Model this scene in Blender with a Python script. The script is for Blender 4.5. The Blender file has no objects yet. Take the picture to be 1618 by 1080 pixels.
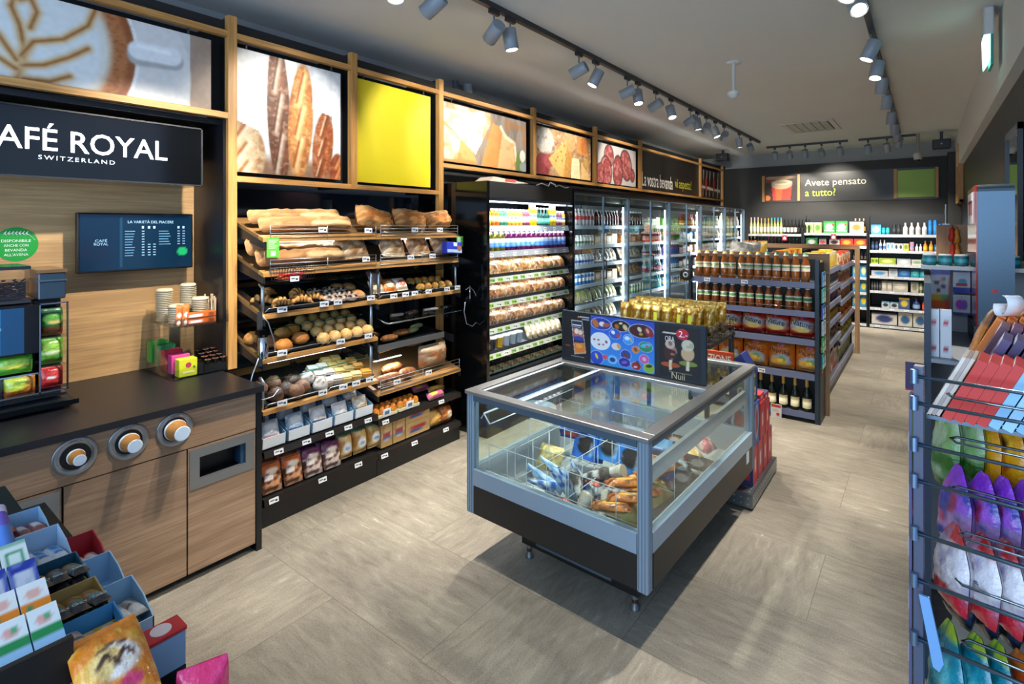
import bpy, math, random
import numpy as np
from mathutils import Vector, Matrix, Euler
random.seed(7)
R_ = math.radians
scene = bpy.context.scene
COL = scene.collection

# ------------------------------------------------------------------ camera
cam_d = bpy.data.cameras.new('camera')
cam = bpy.data.objects.new('camera', cam_d); COL.objects.link(cam)
cam_d.sensor_fit = 'HORIZONTAL'; cam_d.sensor_width = 36.0
cam_d.lens = 36.0 * 846.0 / 1618.0
cam_d.shift_y = -(540.0 - 357.0) / 1618.0
cam.location = (0.0, 0.0, 1.75)
cam.rotation_euler = (R_(90), 0, R_(37.578))
cam_d.clip_start = 0.05
scene.camera = cam

# ------------------------------------------------------------------ view, sky, daylight
vs = scene.view_settings
vs.view_transform = 'Standard'; vs.look = 'None'; vs.gamma = 1.0; vs.use_curve_mapping = False
vs.exposure = 0.3
scene.cycles.max_bounces = 8; scene.cycles.diffuse_bounces = 4; scene.cycles.glossy_bounces = 4
scene.cycles.transparent_max_bounces = 20; scene.cycles.sample_clamp_indirect = 6.0
scene.cycles.caustics_reflective = False; scene.cycles.caustics_refractive = False
scene.cycles.use_denoising = True
w = bpy.data.worlds.new('sky'); scene.world = w; w.use_nodes = True
w.node_tree.nodes['Background'].inputs[0].default_value = (0.42, 0.62, 1.0, 1)
w.node_tree.nodes['Background'].inputs[1].default_value = 0.7

def area(name, loc, rot, sx, sy, power, col):
    l = bpy.data.lights.new(name, 'AREA'); l.shape = 'RECTANGLE'; l.size = sx; l.size_y = sy
    l.energy = power; l.color = col
    o = bpy.data.objects.new(name, l); COL.objects.link(o); o.location = loc; o.rotation_euler = rot
    return o
# daylight through the shop front behind the camera
area('storefront_daylight', (-0.6, -2.6, 1.7), (R_(90), 0, 0), 4.6, 2.6, 175, (0.55, 0.75, 1.0))
SPOT_W = 175
SPOT_C = (1.0, 0.92, 0.80)

# ------------------------------------------------------------------ colours and materials
def lin(c):
    if isinstance(c, str):
        c = c.lstrip('#'); c = ''.join(q * 2 for q in c) if len(c) == 3 else c; c = [int(c[i:i + 2], 16) / 255 for i in (0, 2, 4)]
    return tuple(x / 12.92 if x <= 0.04045 else ((x + 0.055) / 1.055) ** 2.4 for x in c[:3])
def srgb(c):
    c = c.lstrip('#'); return np.array([int(c[i:i + 2], 16) / 255 for i in (0, 2, 4)])
def lina(a):
    return np.where(a <= 0.04045, a / 12.92, ((np.maximum(a, 0) + 0.055) / 1.055) ** 2.4)

MATS = {}
def new_mat(name):
    m = bpy.data.materials.new(name); m.use_nodes = True
    nt = m.node_tree; b = nt.nodes['Principled BSDF']; MATS[name] = m
    return m, nt, b
def paint(name, rough, metal=0.0, coat=0.0, bump=0.0, bscale=60):
    m, nt, b = new_mat(name)
    a = nt.nodes.new('ShaderNodeAttribute'); a.attribute_name = 'Col'
    nt.links.new(a.outputs['Color'], b.inputs['Base Color'])
    b.inputs['Roughness'].default_value = rough; b.inputs['Metallic'].default_value = metal
    b.inputs['Coat Weight'].default_value = coat; b.inputs['Coat Roughness'].default_value = 0.12
    if bump:
        t = nt.nodes.new('ShaderNodeTexCoord'); n = nt.nodes.new('ShaderNodeTexNoise'); n.inputs['Scale'].default_value = bscale
        n.inputs['Detail'].default_value = 3
        bp = nt.nodes.new('ShaderNodeBump'); bp.inputs['Strength'].default_value = bump; bp.inputs['Distance'].default_value = 0.01
        nt.links.new(t.outputs['Object'], n.inputs['Vector']); nt.links.new(n.outputs['Fac'], bp.inputs['Height'])
        nt.links.new(bp.outputs['Normal'], b.inputs['Normal'])
    return m
paint('matte', 0.75); paint('satin', 0.42); paint('gloss', 0.16)
paint('print', 0.5); paint('foil', 0.3, 0.15, 0.35, 0.5, 45); paint('crinkle', 0.28, 0.0, 0.4, 0.55, 55)
paint('goldfoil', 0.25, 0.55, 0.3, 0.8, 30); paint('crust', 0.6, 0, 0.1, 0.5, 90)
paint('paper', 0.8, 0, 0, 0.35, 40)
paint('metal', 0.32, 0.9); paint('chrome', 0.1, 1.0); paint('brushed', 0.38, 0.85, 0, 0.05, 200)
paint('lamgloss', 0.1, 0, 0.3); paint('frame_grey', 0.35, 0.25)

def wood(name, c1, c2, axis, rough=0.5):
    m, nt, b = new_mat(name)
    t = nt.nodes.new('ShaderNodeTexCoord'); mp = nt.nodes.new('ShaderNodeMapping')
    s = [28, 28, 28]; s[axis] = 1.1; mp.inputs['Scale'].default_value = s
    n = nt.nodes.new('ShaderNodeTexNoise'); n.inputs['Scale'].default_value = 3.0; n.inputs['Detail'].default_value = 7; n.inputs['Roughness'].default_value = 0.62
    n2 = nt.nodes.new('ShaderNodeTexNoise'); n2.inputs['Scale'].default_value = 0.35; n2.inputs['Detail'].default_value = 2
    mx = nt.nodes.new('ShaderNodeMath'); mx.operation = 'ADD'
    r = nt.nodes.new('ShaderNodeValToRGB')
    r.color_ramp.elements[0].position = 0.75; r.color_ramp.elements[0].color = (*lin(c1), 1)
    r.color_ramp.elements[1].position = 1.22; r.color_ramp.elements[1].color = (*lin(c2), 1)
    r.color_ramp.elements[1].position = 1.0
    mul = nt.nodes.new('ShaderNodeMath'); mul.operation = 'MULTIPLY'; mul.inputs[1].default_value = 0.85
    nt.links.new(t.outputs['Object'], mp.inputs['Vector']); nt.links.new(mp.outputs['Vector'], n.inputs['Vector'])
    nt.links.new(mp.outputs['Vector'], n2.inputs['Vector'])
    nt.links.new(n.outputs['Fac'], mx.inputs[0]); nt.links.new(n2.outputs['Fac'], mx.inputs[1])
    nt.links.new(mx.outputs[0], mul.inputs[0]); nt.links.new(mul.outputs[0], r.inputs['Fac'])
    nt.links.new(r.outputs['Color'], b.inputs['Base Color']); b.inputs['Roughness'].default_value = rough
    return m
wood('oak_y', '#a8793f', '#cf9a58', 0); wood('oak_z', '#a8793f', '#cf9a58', 2)
wood('cab_y', '#93765c', '#b59679', 0, 0.45); wood('pale_y', '#b28c5e', '#d2a873', 0, 0.45)
wood('gond_z', '#9a7753', '#ba9069', 2); wood('gond_x', '#9a7753', '#ba9069', 0)

def emit(name, col, s):
    m = bpy.data.materials.new(name); m.use_nodes = True; nt = m.node_tree
    b = nt.nodes['Principled BSDF']
    b.inputs['Base Color'].default_value = (*lin(col), 1)
    b.inputs['Emission Color'].default_value = (*lin(col), 1); b.inputs['Emission Strength'].default_value = s
    MATS[name] = m; return m
emit('led', '#e8f2ff', 4); emit('ledwarm', '#fff0d8', 6); emit('lamp', '#fff3dc', 14)
emit('sign_white', '#f4f8ff', 2.2); emit('exit_light', '#b8fff0', 2.4); emit('sign_soft', '#e4ecf4', 0.9)
def ink(col):
    k = 'ink_' + col.strip('#')
    if k not in MATS:
        m, nt, b = new_mat(k); b.inputs['Base Color'].default_value = (*lin(col), 1); b.inputs['Roughness'].default_value = 0.5
    return k
# print that glows like a screen: the colours of the attribute, partly emitted
def screen(name, s):
    m, nt, b = new_mat(name)
    a = nt.nodes.new('ShaderNodeAttribute'); a.attribute_name = 'Col'
    nt.links.new(a.outputs['Color'], b.inputs['Base Color']); nt.links.new(a.outputs['Color'], b.inputs['Emission Color'])
    b.inputs['Emission Strength'].default_value = s; b.inputs['Roughness'].default_value = 0.12
screen('screen', 0.45)

def glass(name, tint, ior=1.45, extra=0.0, rough=0.01):
    m = bpy.data.materials.new(name); m.use_nodes = True; nt = m.node_tree
    nt.nodes.remove(nt.nodes['Principled BSDF']); out = nt.nodes['Material Output']
    f = nt.nodes.new('ShaderNodeFresnel'); gm = nt.nodes.new('ShaderNodeNewGeometry'); mr = nt.nodes.new('ShaderNodeMapRange')
    mr.inputs['To Min'].default_value = ior; mr.inputs['To Max'].default_value = 1 / ior   # the far face of a thin pane bends the ray back
    nt.links.new(gm.outputs['Backfacing'], mr.inputs['Value']); nt.links.new(mr.outputs['Result'], f.inputs['IOR'])
    ad = nt.nodes.new('ShaderNodeMath'); ad.operation = 'ADD'; ad.inputs[1].default_value = extra; ad.use_clamp = True
    t = nt.nodes.new('ShaderNodeBsdfTransparent'); t.inputs['Color'].default_value = (*tint, 1)
    g = nt.nodes.new('ShaderNodeBsdfGlossy'); g.inputs['Roughness'].default_value = rough
    mx = nt.nodes.new('ShaderNodeMixShader')
    nt.links.new(f.outputs[0], ad.inputs[0]); nt.links.new(ad.outputs[0], mx.inputs[0])
    nt.links.new(t.outputs[0], mx.inputs[1]); nt.links.new(g.outputs[0], mx.inputs[2]); nt.links.new(mx.outputs[0], out.inputs[0])
    MATS[name] = m
glass('glass', (0.93, 0.98, 0.97)); glass('acrylic', (0.93, 0.94, 0.95), 1.4); glass('glass_edge', (0.25, 0.75, 0.68), 1.6, 0.05)
glass('liquid_brown', (0.42, 0.16, 0.05), 1.4, 0.02)
def mirror():
    m, nt, b = new_mat('mirror'); b.inputs['Base Color'].default_value = (0.75, 0.85, 0.95, 1); b.inputs['Metallic'].default_value = 1; b.inputs['Roughness'].default_value = 0.03
mirror()

def floor_mat():
    m, nt, b = new_mat('stone_tiles'); N = nt.nodes.new; L = nt.links.new
    tc = N('ShaderNodeTexCoord'); sep = N('ShaderNodeSeparateXYZ'); L(tc.outputs['Object'], sep.inputs[0])
    def math_(op, a, bv):
        n = N('ShaderNodeMath'); n.operation = op
        for i, v in enumerate((a, bv)):
            if v is None: continue
            if isinstance(v, (int, float)): n.inputs[i].default_value = v
            else: L(v, n.inputs[i])
        return n.outputs[0]
    y = math_('DIVIDE', math_('ADD', sep.outputs[1], 11.95 - .8875), .5975)
    row = math_('FLOOR', y, None); off = math_('MULTIPLY', math_('MODULO', row, 2.0), .5)
    x = math_('ADD', math_('DIVIDE', math_('ADD', sep.outputs[0], 11.95 + 1.61), 1.195), math_('ADD', off, .5))
    ix = math_('FLOOR', x, None); iy = math_('FLOOR', y, None); fx = math_('FRACT', x, None); fy = math_('FRACT', y, None)
    cmb = N('ShaderNodeCombineXYZ'); L(ix, cmb.inputs[0]); L(iy, cmb.inputs[1])
    wn = N('ShaderNodeTexWhiteNoise'); wn.noise_dimensions = '2D'; L(cmb.outputs[0], wn.inputs['Vector'])
    swap = math_('GREATER_THAN', wn.outputs['Value'], 0.5)
    # streaks: noise stretched along x or along y, chosen per tile
    def streak(sx, sy):
        mp = N('ShaderNodeMapping'); mp.inputs['Scale'].default_value = (sx, sy, 1); L(tc.outputs['Object'], mp.inputs['Vector'])
        ad = N('ShaderNodeVectorMath'); ad.operation = 'MULTIPLY_ADD'; L(wn.outputs['Color'], ad.inputs[0]); ad.inputs[1].default_value = (37, 53, 11); L(mp.outputs[0], ad.inputs[2])
        n = N('ShaderNodeTexNoise'); n.inputs['Scale'].default_value = 1.0; n.inputs['Detail'].default_value = 8; n.inputs['Roughness'].default_value = 0.68; n.inputs['Distortion'].default_value = 0.6
        L(ad.outputs[0], n.inputs['Vector']); return n.outputs['Fac']
    a1 = streak(6, 26); a2 = streak(26, 6); c1 = streak(7, 55); c2 = streak(55, 7)
    mx = N('ShaderNodeMix'); L(swap, mx.inputs['Factor']); L(a1, mx.inputs['A']); L(a2, mx.inputs['B'])
    mv = N('ShaderNodeMix'); L(swap, mv.inputs['Factor']); L(c2, mv.inputs['A']); L(c1, mv.inputs['B'])
    gn = N('ShaderNodeTexNoise'); gn.inputs['Scale'].default_value = 150; gn.inputs['Detail'].default_value = 4; L(tc.outputs['Object'], gn.inputs['Vector'])
    bn = N('ShaderNodeTexNoise'); bn.inputs['Scale'].default_value = 1.7; bn.inputs['Detail'].default_value = 3; L(tc.outputs['Object'], bn.inputs['Vector'])
    sm = math_('ADD', math_('MULTIPLY', mx.outputs['Result'], .42), math_('ADD', math_('MULTIPLY', gn.outputs['Fac'], .3), math_('MULTIPLY', bn.outputs['Fac'], .28)))
    rp0 = N('ShaderNodeValToRGB'); e = rp0.color_ramp.elements
    e[0].position = 0.36; e[0].color = (*lin('#686258'), 1); e[1].position = 0.66; e[1].color = (*lin('#a8a091'), 1)
    L(sm, rp0.inputs['Fac'])
    # pale scratch-like veins along the grain, only here and there
    vn = N('ShaderNodeMapRange'); vn.inputs['From Min'].default_value = .60; vn.inputs['From Max'].default_value = .70; L(mx.outputs['Result'], vn.inputs['Value'])
    vm = N('ShaderNodeMapRange'); vm.inputs['From Min'].default_value = .50; vm.inputs['From Max'].default_value = .62; L(bn.outputs['Fac'], vm.inputs['Value'])
    vv = math_('MULTIPLY', math_('MULTIPLY', vn.outputs[0], vm.outputs[0]), .6)
    rp = N('ShaderNodeMix'); rp.data_type = 'RGBA'; L(vv, rp.inputs['Factor']); L(rp0.outputs['Color'], rp.inputs[6]); rp.inputs[7].default_value = (*lin('#cfc9ba'), 1)
    tone = math_('MULTIPLY_ADD', wn.outputs['Value'], 0.16); tone.node.inputs[2].default_value = 0.92
    g1 = math_('LESS_THAN', math_('MINIMUM', fx, math_('SUBTRACT', 1.0, fx)), 0.0014); g2 = math_('LESS_THAN', math_('MINIMUM', fy, math_('SUBTRACT', 1.0, fy)), 0.0028)
    gr = math_('MAXIMUM', g1, g2)
    tone2 = math_('MULTIPLY', tone, math_('SUBTRACT', 1.0, math_('MULTIPLY', gr, 0.45)))
    sc = N('ShaderNodeVectorMath'); sc.operation = 'SCALE'; L(rp.outputs[2], sc.inputs[0]); L(tone2, sc.inputs['Scale'])
    L(sc.outputs[0], b.inputs['Base Color']); b.inputs['Roughness'].default_value = 0.42
    bp = N('ShaderNodeBump'); bp.inputs['Strength'].default_value = 0.12; bp.inputs['Distance'].default_value = 0.01
    L(mx.outputs['Result'], bp.inputs['Height']); L(bp.outputs['Normal'], b.inputs['Normal'])
floor_mat()
def plaster(name, col, rough=0.9):
    m, nt, b = new_mat(name)
    t = nt.nodes.new('ShaderNodeTexCoord'); n = nt.nodes.new('ShaderNodeTexNoise'); n.inputs['Scale'].default_value = 0.8; n.inputs['Detail'].default_value = 4
    r = nt.nodes.new('ShaderNodeValToRGB'); c = np.array(lin(col))
    r.color_ramp.elements[0].color = (*(c * 0.93), 1); r.color_ramp.elements[1].color = (*(c * 1.05), 1)
    nt.links.new(t.outputs['Object'], n.inputs['Vector']); nt.links.new(n.outputs['Fac'], r.inputs['Fac']); nt.links.new(r.outputs['Color'], b.inputs['Base Color'])
    b.inputs['Roughness'].default_value = rough
plaster('ceiling_paint', '#d2d1cc'); plaster('wall_paint', '#96999b'); plaster('dark_paint', '#1a1916', 0.6); plaster('black_wall', '#121214', 0.35)
plaster('laminate', '#15161a', 0.35); plaster('worktop', '#1b1b1e', 0.38)

# ------------------------------------------------------------------ mesh builder
class B:
    def __init__(s): s.v = []; s.f = []; s.c = []; s.sm = []
    def add(s, vs, fs, col, smooth=False):
        o = len(s.v); s.v += [tuple(p) for p in vs]
        for i, f in enumerate(fs):
            s.f.append(tuple(o + k for k in f)); s.sm.append(smooth)
            c = col[i] if isinstance(col, list) else col
            s.c.append([c] * len(f) if not (isinstance(c, list)) else c)
        return s
    def box(s, a, b, col='#808080', ch=0.0):
        x0, y0, z0 = a; x1, y1, z1 = b; c = lin(col) if isinstance(col, str) else col
        if ch <= 0:
            vs = [(x0, y0, z0), (x1, y0, z0), (x1, y1, z0), (x0, y1, z0), (x0, y0, z1), (x1, y0, z1), (x1, y1, z1), (x0, y1, z1)]
            return s.add(vs, [(0, 3, 2, 1), (4, 5, 6, 7), (0, 1, 5, 4), (1, 2, 6, 5), (2, 3, 7, 6), (3, 0, 4, 7)], c)
        # chamfered box (edges and corners cut)
        vs = []; idx = {}
        for i, x in enumerate((x0, x1)):
            for j, y in enumerate((y0, y1)):
                for k, z in enumerate((z0, z1)):
                    sx, sy, sz = (1 - 2 * i), (1 - 2 * j), (1 - 2 * k)
                    for ax in range(3):
                        p = [x + sx * ch, y + sy * ch, z + sz * ch]; p[ax] = (x, y, z)[ax]
                        idx[(i, j, k, ax)] = len(vs); vs.append(p)
        fs = []
        for ax in range(3):
            o = [q for q in range(3) if q != ax]
            for side in (0, 1):
                ring = []
                for (p, q) in ((0, 0), (1, 0), (1, 1), (0, 1)):
                    ijk = [0, 0, 0]; ijk[ax] = side; ijk[o[0]] = p; ijk[o[1]] = q; ring.append(idx[(*ijk, ax)])
                fs.append(tuple(ring))
            for (p, q) in ((0, 0), (1, 0), (1, 1), (0, 1)):
                e = []
                for side in (0, 1):
                    ijk = [0, 0, 0]; ijk[ax] = side; ijk[o[0]] = p; ijk[o[1]] = q
                    e.append((idx[(*ijk, o[0])], idx[(*ijk, o[1])]))
                fs.append((e[0][0], e[1][0], e[1][1], e[0][1]))
        for i in (0, 1):
            for j in (0, 1):
                for k in (0, 1): fs.append((idx[(i, j, k, 0)], idx[(i, j, k, 1)], idx[(i, j, k, 2)]))
        return s.add(vs, fs, c)
    def cyl(s, p0, p1, r0, r1=None, col='#808080', n=12, cap=True):
        r1 = r0 if r1 is None else r1; p0 = Vector(p0); p1 = Vector(p1); d = (p1 - p0).normalized()
        a = d.orthogonal().normalized(); b = d.cross(a); c = lin(col) if isinstance(col, str) else col
        vs = []
        for p, r in ((p0, r0), (p1, r1)):
            for i in range(n):
                t = 2 * math.pi * i / n; vs.append(p + (a * math.cos(t) + b * math.sin(t)) * r)
        s.add(vs, [(i, (i + 1) % n, n + (i + 1) % n, n + i) for i in range(n)], c, True)
        if cap: s.add(vs, [tuple(range(n))[::-1], tuple(range(n, 2 * n))], c)
        return s
    def tube(s, pts, r, col='#a8b0b6', n=6):
        pts = [Vector(p) for p in pts]; c = lin(col) if isinstance(col, str) else col
        vs = []; prev = None
        for i, p in enumerate(pts):
            d = (pts[min(i + 1, len(pts) - 1)] - pts[max(i - 1, 0)]).normalized()
            a = d.orthogonal().normalized() if prev is None else (prev - d * prev.dot(d)).normalized()
            prev = a; b = d.cross(a)
            for k in range(n):
                t = 2 * math.pi * k / n; vs.append(p + (a * math.cos(t) + b * math.sin(t)) * r)
        fs = [(i * n + k, i * n + (k + 1) % n, (i + 1) * n + (k + 1) % n, (i + 1) * n + k) for i in range(len(pts) - 1) for k in range(n)]
        fs += [tuple(range(n))[::-1], tuple(range((len(pts) - 1) * n, len(pts) * n))]
        return s.add(vs, fs, c, True)
    def lathe(s, prof, n=14, c0=(0, 0, 0), ax='z'):
        # prof: (radius, height, colour of the band that starts here)
        vs = []; fs = []; cs = []
        for (r, z, *_) in prof:
            for k in range(n):
                t = 2 * math.pi * k / n; x, y = r * math.cos(t), r * math.sin(t)
                p = (x, y, z) if ax == 'z' else ((z, x, y) if ax == 'x' else (x, -z, y))
                vs.append((c0[0] + p[0], c0[1] + p[1], c0[2] + p[2]))
        for i in range(len(prof) - 1):
            col = prof[i][2] if len(prof[i]) > 2 else prof[0][2]; col = lin(col) if isinstance(col, str) else col
            for k in range(n):
                fs.append((i * n + k, i * n + (k + 1) % n, (i + 1) * n + (k + 1) % n, (i + 1) * n + k)); cs.append(col)
        s.add(vs, fs, cs, True)
        lc = lin(prof[-1][2] if len(prof[-1]) > 2 else prof[-2][2]) if True else None
        m = (len(prof) - 1) * n
        s.add(vs, [tuple(range(n))[::-1]], lin(prof[0][2])); s.add(vs, [tuple(range(m, m + n))], lc)
        return s
    def grid(s, P, C, smooth=True):
        nu = len(P); nv = len(P[0]); vs = [p for row in P for p in row]; fs = []; cs = []
        for i in range(nu - 1):
            for j in range(nv - 1):
                fs.append((i * nv + j, (i + 1) * nv + j, (i + 1) * nv + j + 1, i * nv + j + 1))
                cs.append([C[i][j], C[i + 1][j], C[i + 1][j + 1], C[i][j + 1]])
        return s.add(vs, fs, cs, smooth)
    def prism(s, poly, y0, y1, col='#808080', axis='y'):
        # poly in (x,z), pushed along y (or (y,z) along x)
        c = lin(col) if isinstance(col, str) else col; n = len(poly)
        f = (lambda p, t: (p[0], t, p[1])) if axis == 'y' else ((lambda p, t: (t, p[0], p[1])) if axis == 'x' else (lambda p, t: (p[0], p[1], t)))
        vs = [f(p, y0) for p in poly] + [f(p, y1) for p in poly]
        return s.add(vs, [tuple(range(n))[::-1], tuple(range(n, 2 * n))] + [(i, (i + 1) % n, n + (i + 1) % n, n + i) for i in range(n)], c)
    def mesh(s, name, mat):
        me = bpy.data.meshes.new(name); me.from_pydata(s.v, [], s.f)
        at = me.color_attributes.new('Col', 'FLOAT_COLOR', 'CORNER')
        flat = np.ones((sum(len(f) for f in s.f), 4), dtype=np.float32); k = 0
        for cl in s.c:
            for c in cl: flat[k, :3] = c[:3]; k += 1
        at.data.foreach_set('color', flat.ravel())
        me.polygons.foreach_set('use_smooth', s.sm)
        me.materials.append(MATS[mat] if isinstance(mat, str) else mat); me.update()
        return me

# ------------------------------------------------------------------ a small painter for printed surfaces
class Cv:
    def __init__(s, W, H, base, asp=None):
        s.W, s.H = W, H; s.a = asp if asp else W / H
        s.im = np.zeros((W, H, 3)) + srgb(base)
        s.U, s.V = np.meshgrid(np.linspace(0, 1, W), np.linspace(0, 1, H), indexing='ij')
    def _mix(s, m, col):
        c = srgb(col) if isinstance(col, str) else col
        s.im = s.im * (1 - m[..., None]) + c * m[..., None]; return s
    def _ed(s, cx, cy, rx, ry, ang):
        dx = (s.U - cx) * s.a; dy = s.V - cy; t = R_(ang)
        x = dx * math.cos(t) + dy * math.sin(t); y = -dx * math.sin(t) + dy * math.cos(t)
        return np.sqrt((x / (rx * s.a)) ** 2 + (y / ry) ** 2)
    def ell(s, cx, cy, rx, ry, col, ang=0, soft=0.12):
        return s._mix(np.clip((1 + soft / 2 - s._ed(cx, cy, rx, ry, ang)) / soft, 0, 1), col)
    def rect(s, u0, v0, u1, v1, col):
        return s._mix(((s.U >= u0) & (s.U <= u1) & (s.V >= v0) & (s.V <= v1)).astype(float), col)
    def poly(s, pts, col):
        m = np.zeros_like(s.U, bool); n = len(pts)
        for i in range(n):
            x0, y0 = pts[i]; x1, y1 = pts[(i + 1) % n]
            if y0 == y1: continue
            m ^= ((s.V < y0) != (s.V < y1)) & (s.U < (x1 - x0) * (s.V - y0) / (y1 - y0) + x0)
        return s._mix(m.astype(float), col)
    def line(s, pts, wd, col, soft=0.5):
        d = np.full_like(s.U, 9.0)
        for (x0, y0), (x1, y1) in zip(pts[:-1], pts[1:]):
            ax, ay = (x1 - x0) * s.a, y1 - y0; L = ax * ax + ay * ay + 1e-12
            t = np.clip(((s.U - x0) * s.a * ax + (s.V - y0) * ay) / L, 0, 1)
            d = np.minimum(d, np.hypot((s.U - x0) * s.a - t * ax, s.V - y0 - t * ay))
        return s._mix(np.clip((wd - d) / (wd * soft), 0, 1), col)
    def fn(s, nx, ny, seed):
        r = np.random.RandomState(seed); g = r.rand(nx + 2, ny + 2)
        x = s.U * nx; y = s.V * ny; i = x.astype(int); j = y.astype(int); fx = x - i; fy = y - j
        fx = fx * fx * (3 - 2 * fx); fy = fy * fy * (3 - 2 * fy)
        return (g[i, j] * (1 - fx) + g[i + 1, j] * fx) * (1 - fy) + (g[i, j + 1] * (1 - fx) + g[i + 1, j + 1] * fx) * fy
    def noise(s, amp, nx, ny, seed=1, col=None, thr=0.55):
        n = s.fn(nx, ny, seed)
        if col is None: s.im = np.clip(s.im + (n - 0.5)[..., None] * 2 * amp, 0, 1); return s
        return s._mix(np.clip((n - thr) / 0.15, 0, 1) * amp, col)
    def inside(s, cx, cy, rx, ry, ang, f):
        m = np.clip((1.05 - s._ed(cx, cy, rx, ry, ang)) / 0.1, 0, 1)[..., None]; old = s.im.copy(); f(s)
        s.im = old * (1 - m) + s.im * m; return s
    def at(s, u, v):
        i = min(int(u * (s.W - 1) + .5), s.W - 1); j = min(int(v * (s.H - 1) + .5), s.H - 1)
        return tuple(lina(s.im[i, j]))

def canvas_mesh(cv, wd, ht, mat, name):
    # a printed sheet, facing -y, centred
    W, H = cv.W, cv.H
    co = np.zeros((W * H, 3), dtype=np.float32); co[:, 0] = ((cv.U - 0.5) * wd).ravel(); co[:, 2] = ((cv.V - 0.5) * ht).ravel()
    i, j = np.meshgrid(np.arange(W - 1), np.arange(H - 1), indexing='ij'); a = (i * H + j).ravel()
    f = np.stack([a, a + H, a + H + 1, a + 1], 1)
    me = bpy.data.meshes.new(name); me.from_pydata(co.tolist(), [], f.tolist())
    at = me.color_attributes.new('Col', 'FLOAT_COLOR', 'POINT')
    c = np.ones((W * H, 4), dtype=np.float32); c[:, :3] = lina(cv.im).reshape(-1, 3); at.data.foreach_set('color', c.ravel())
    me.materials.append(MATS[mat]); return me

def text_mesh(txt, wd=None, ht=None, mat='sign_white', ext=0.001, off=0.0, align='CENTER', space=1.0):
    cu = bpy.data.curves.new('lettering', 'FONT'); cu.body = txt; cu.align_x = align; cu.extrude = 0.0; cu.offset = off; cu.resolution_u = 3
    cu.space_character = space; cu.space_line = 1.0
    o = bpy.data.objects.new('lettering', cu); COL.objects.link(o); bpy.context.view_layer.update()
    me = bpy.data.meshes.new_from_object(o.evaluated_get(bpy.context.evaluated_depsgraph_get()))
    bpy.data.objects.remove(o); bpy.data.curves.remove(cu)
    co = np.zeros(len(me.vertices) * 3); me.vertices.foreach_get('co', co); co = co.reshape(-1, 3)
    lo, hi = co.min(0), co.max(0); s = hi - lo; c = (lo + hi) / 2
    kx = wd / s[0] if wd else None; ky = ht / s[1] if ht else None
    kx = kx or ky; ky = ky or kx
    out = np.zeros_like(co); out[:, 0] = (co[:, 0] - c[0]) * kx; out[:, 2] = (co[:, 1] - c[1]) * ky
    me.vertices.foreach_set('co', out.ravel()); me.materials.clear(); me.materials.append(MATS[mat]); me.name = 'lettering'; me.update()
    return me

# ------------------------------------------------------------------ objects
def link(name, me, loc=(0, 0, 0), rot=(0, 0, 0), parent=None, scale=None):
    o = bpy.data.objects.new(name, me); COL.objects.link(o); o.location = loc; o.rotation_euler = rot
    if scale: o.scale = (scale,) * 3 if isinstance(scale, (int, float)) else scale
    if parent: o.parent = parent
    return o
def tag(o, label, cat, group=None):
    o['label'] = label; o['category'] = cat
    if group: o['group'] = group
    return o
def thing(name, label, cat, loc=(0, 0, 0), rz=0, group=None, me=None):
    return tag(link(name, me, loc, (0, 0, R_(rz))), label, cat, group)
def part(name, b, mat, parent, loc=(0, 0, 0), rot=(0, 0, 0), label=None):
    me = b.mesh(name, mat) if isinstance(b, B) else b
    o = link(name, me, loc, rot, parent)
    if label: o['label'] = label
    return o
def struct(name, b, mat, parent=None, loc=(0, 0, 0), rot=(0, 0, 0)):
    o = link(name, b.mesh(name, mat) if isinstance(b, B) else b, loc, rot, parent)
    o['kind'] = 'structure'; return o

ORD = ['first', 'second', 'third', 'fourth', 'fifth', 'sixth', 'seventh', 'eighth', 'ninth', 'tenth', 'eleventh', 'twelfth', 'thirteenth', 'fourteenth',
       'fifteenth', 'sixteenth', 'seventeenth', 'eighteenth', 'nineteenth', 'twentieth'] + ['twenty-' + q for q in
       ('first', 'second', 'third', 'fourth', 'fifth', 'sixth', 'seventh', 'eighth', 'ninth')] + ['thirtieth'] + ['thirty-' + q for q in
       ('first', 'second', 'third', 'fourth', 'fifth', 'sixth', 'seventh', 'eighth', 'ninth')] + ['fortieth']
ROWS = {}
def place(proto, loc, rz, desc, where, cat, group, name, rx=0, ry=0, scale=None, side='from the left', lead=True):
    """a copy of one product: its own mesh plus the meshes of its parts; labelled by its place in its row"""
    me, parts = proto
    o = link(name, me, loc, (R_(rx), R_(ry), R_(rz)), None, scale)
    for (pn, pm) in parts: link(pn, pm, (0, 0, 0), (0, 0, 0), o)
    o['category'] = cat; o['group'] = group
    ROWS.setdefault((desc, where, side), []).append(o)
    return o
def finish_labels():
    for (desc, where, side), os_ in ROWS.items():
        for k, o in enumerate(os_):
            t = f'{desc} {where}' if len(os_) == 1 else f'{ORD[k]} {desc} {side} {where}'
            while len(t.split()) > 16 and ' the ' in t: i = t.rindex(' the '); t = t[:i] + t[i + 4:]
            o['label'] = t
def wallL(Xf, u, dep, z):   # a place on the left wall's units: along the wall, depth behind the front, height
    return (Xf - dep, u, z)
# ------------------------------------------------------------------ product prototypes (shared meshes)
CACHE = {}
def cached(fn):
    def g(*a):
        k = (fn.__name__,) + tuple(str(x) for x in a)
        if k not in CACHE: CACHE[k] = fn(*a)
        return CACHE[k]
    return g

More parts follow.
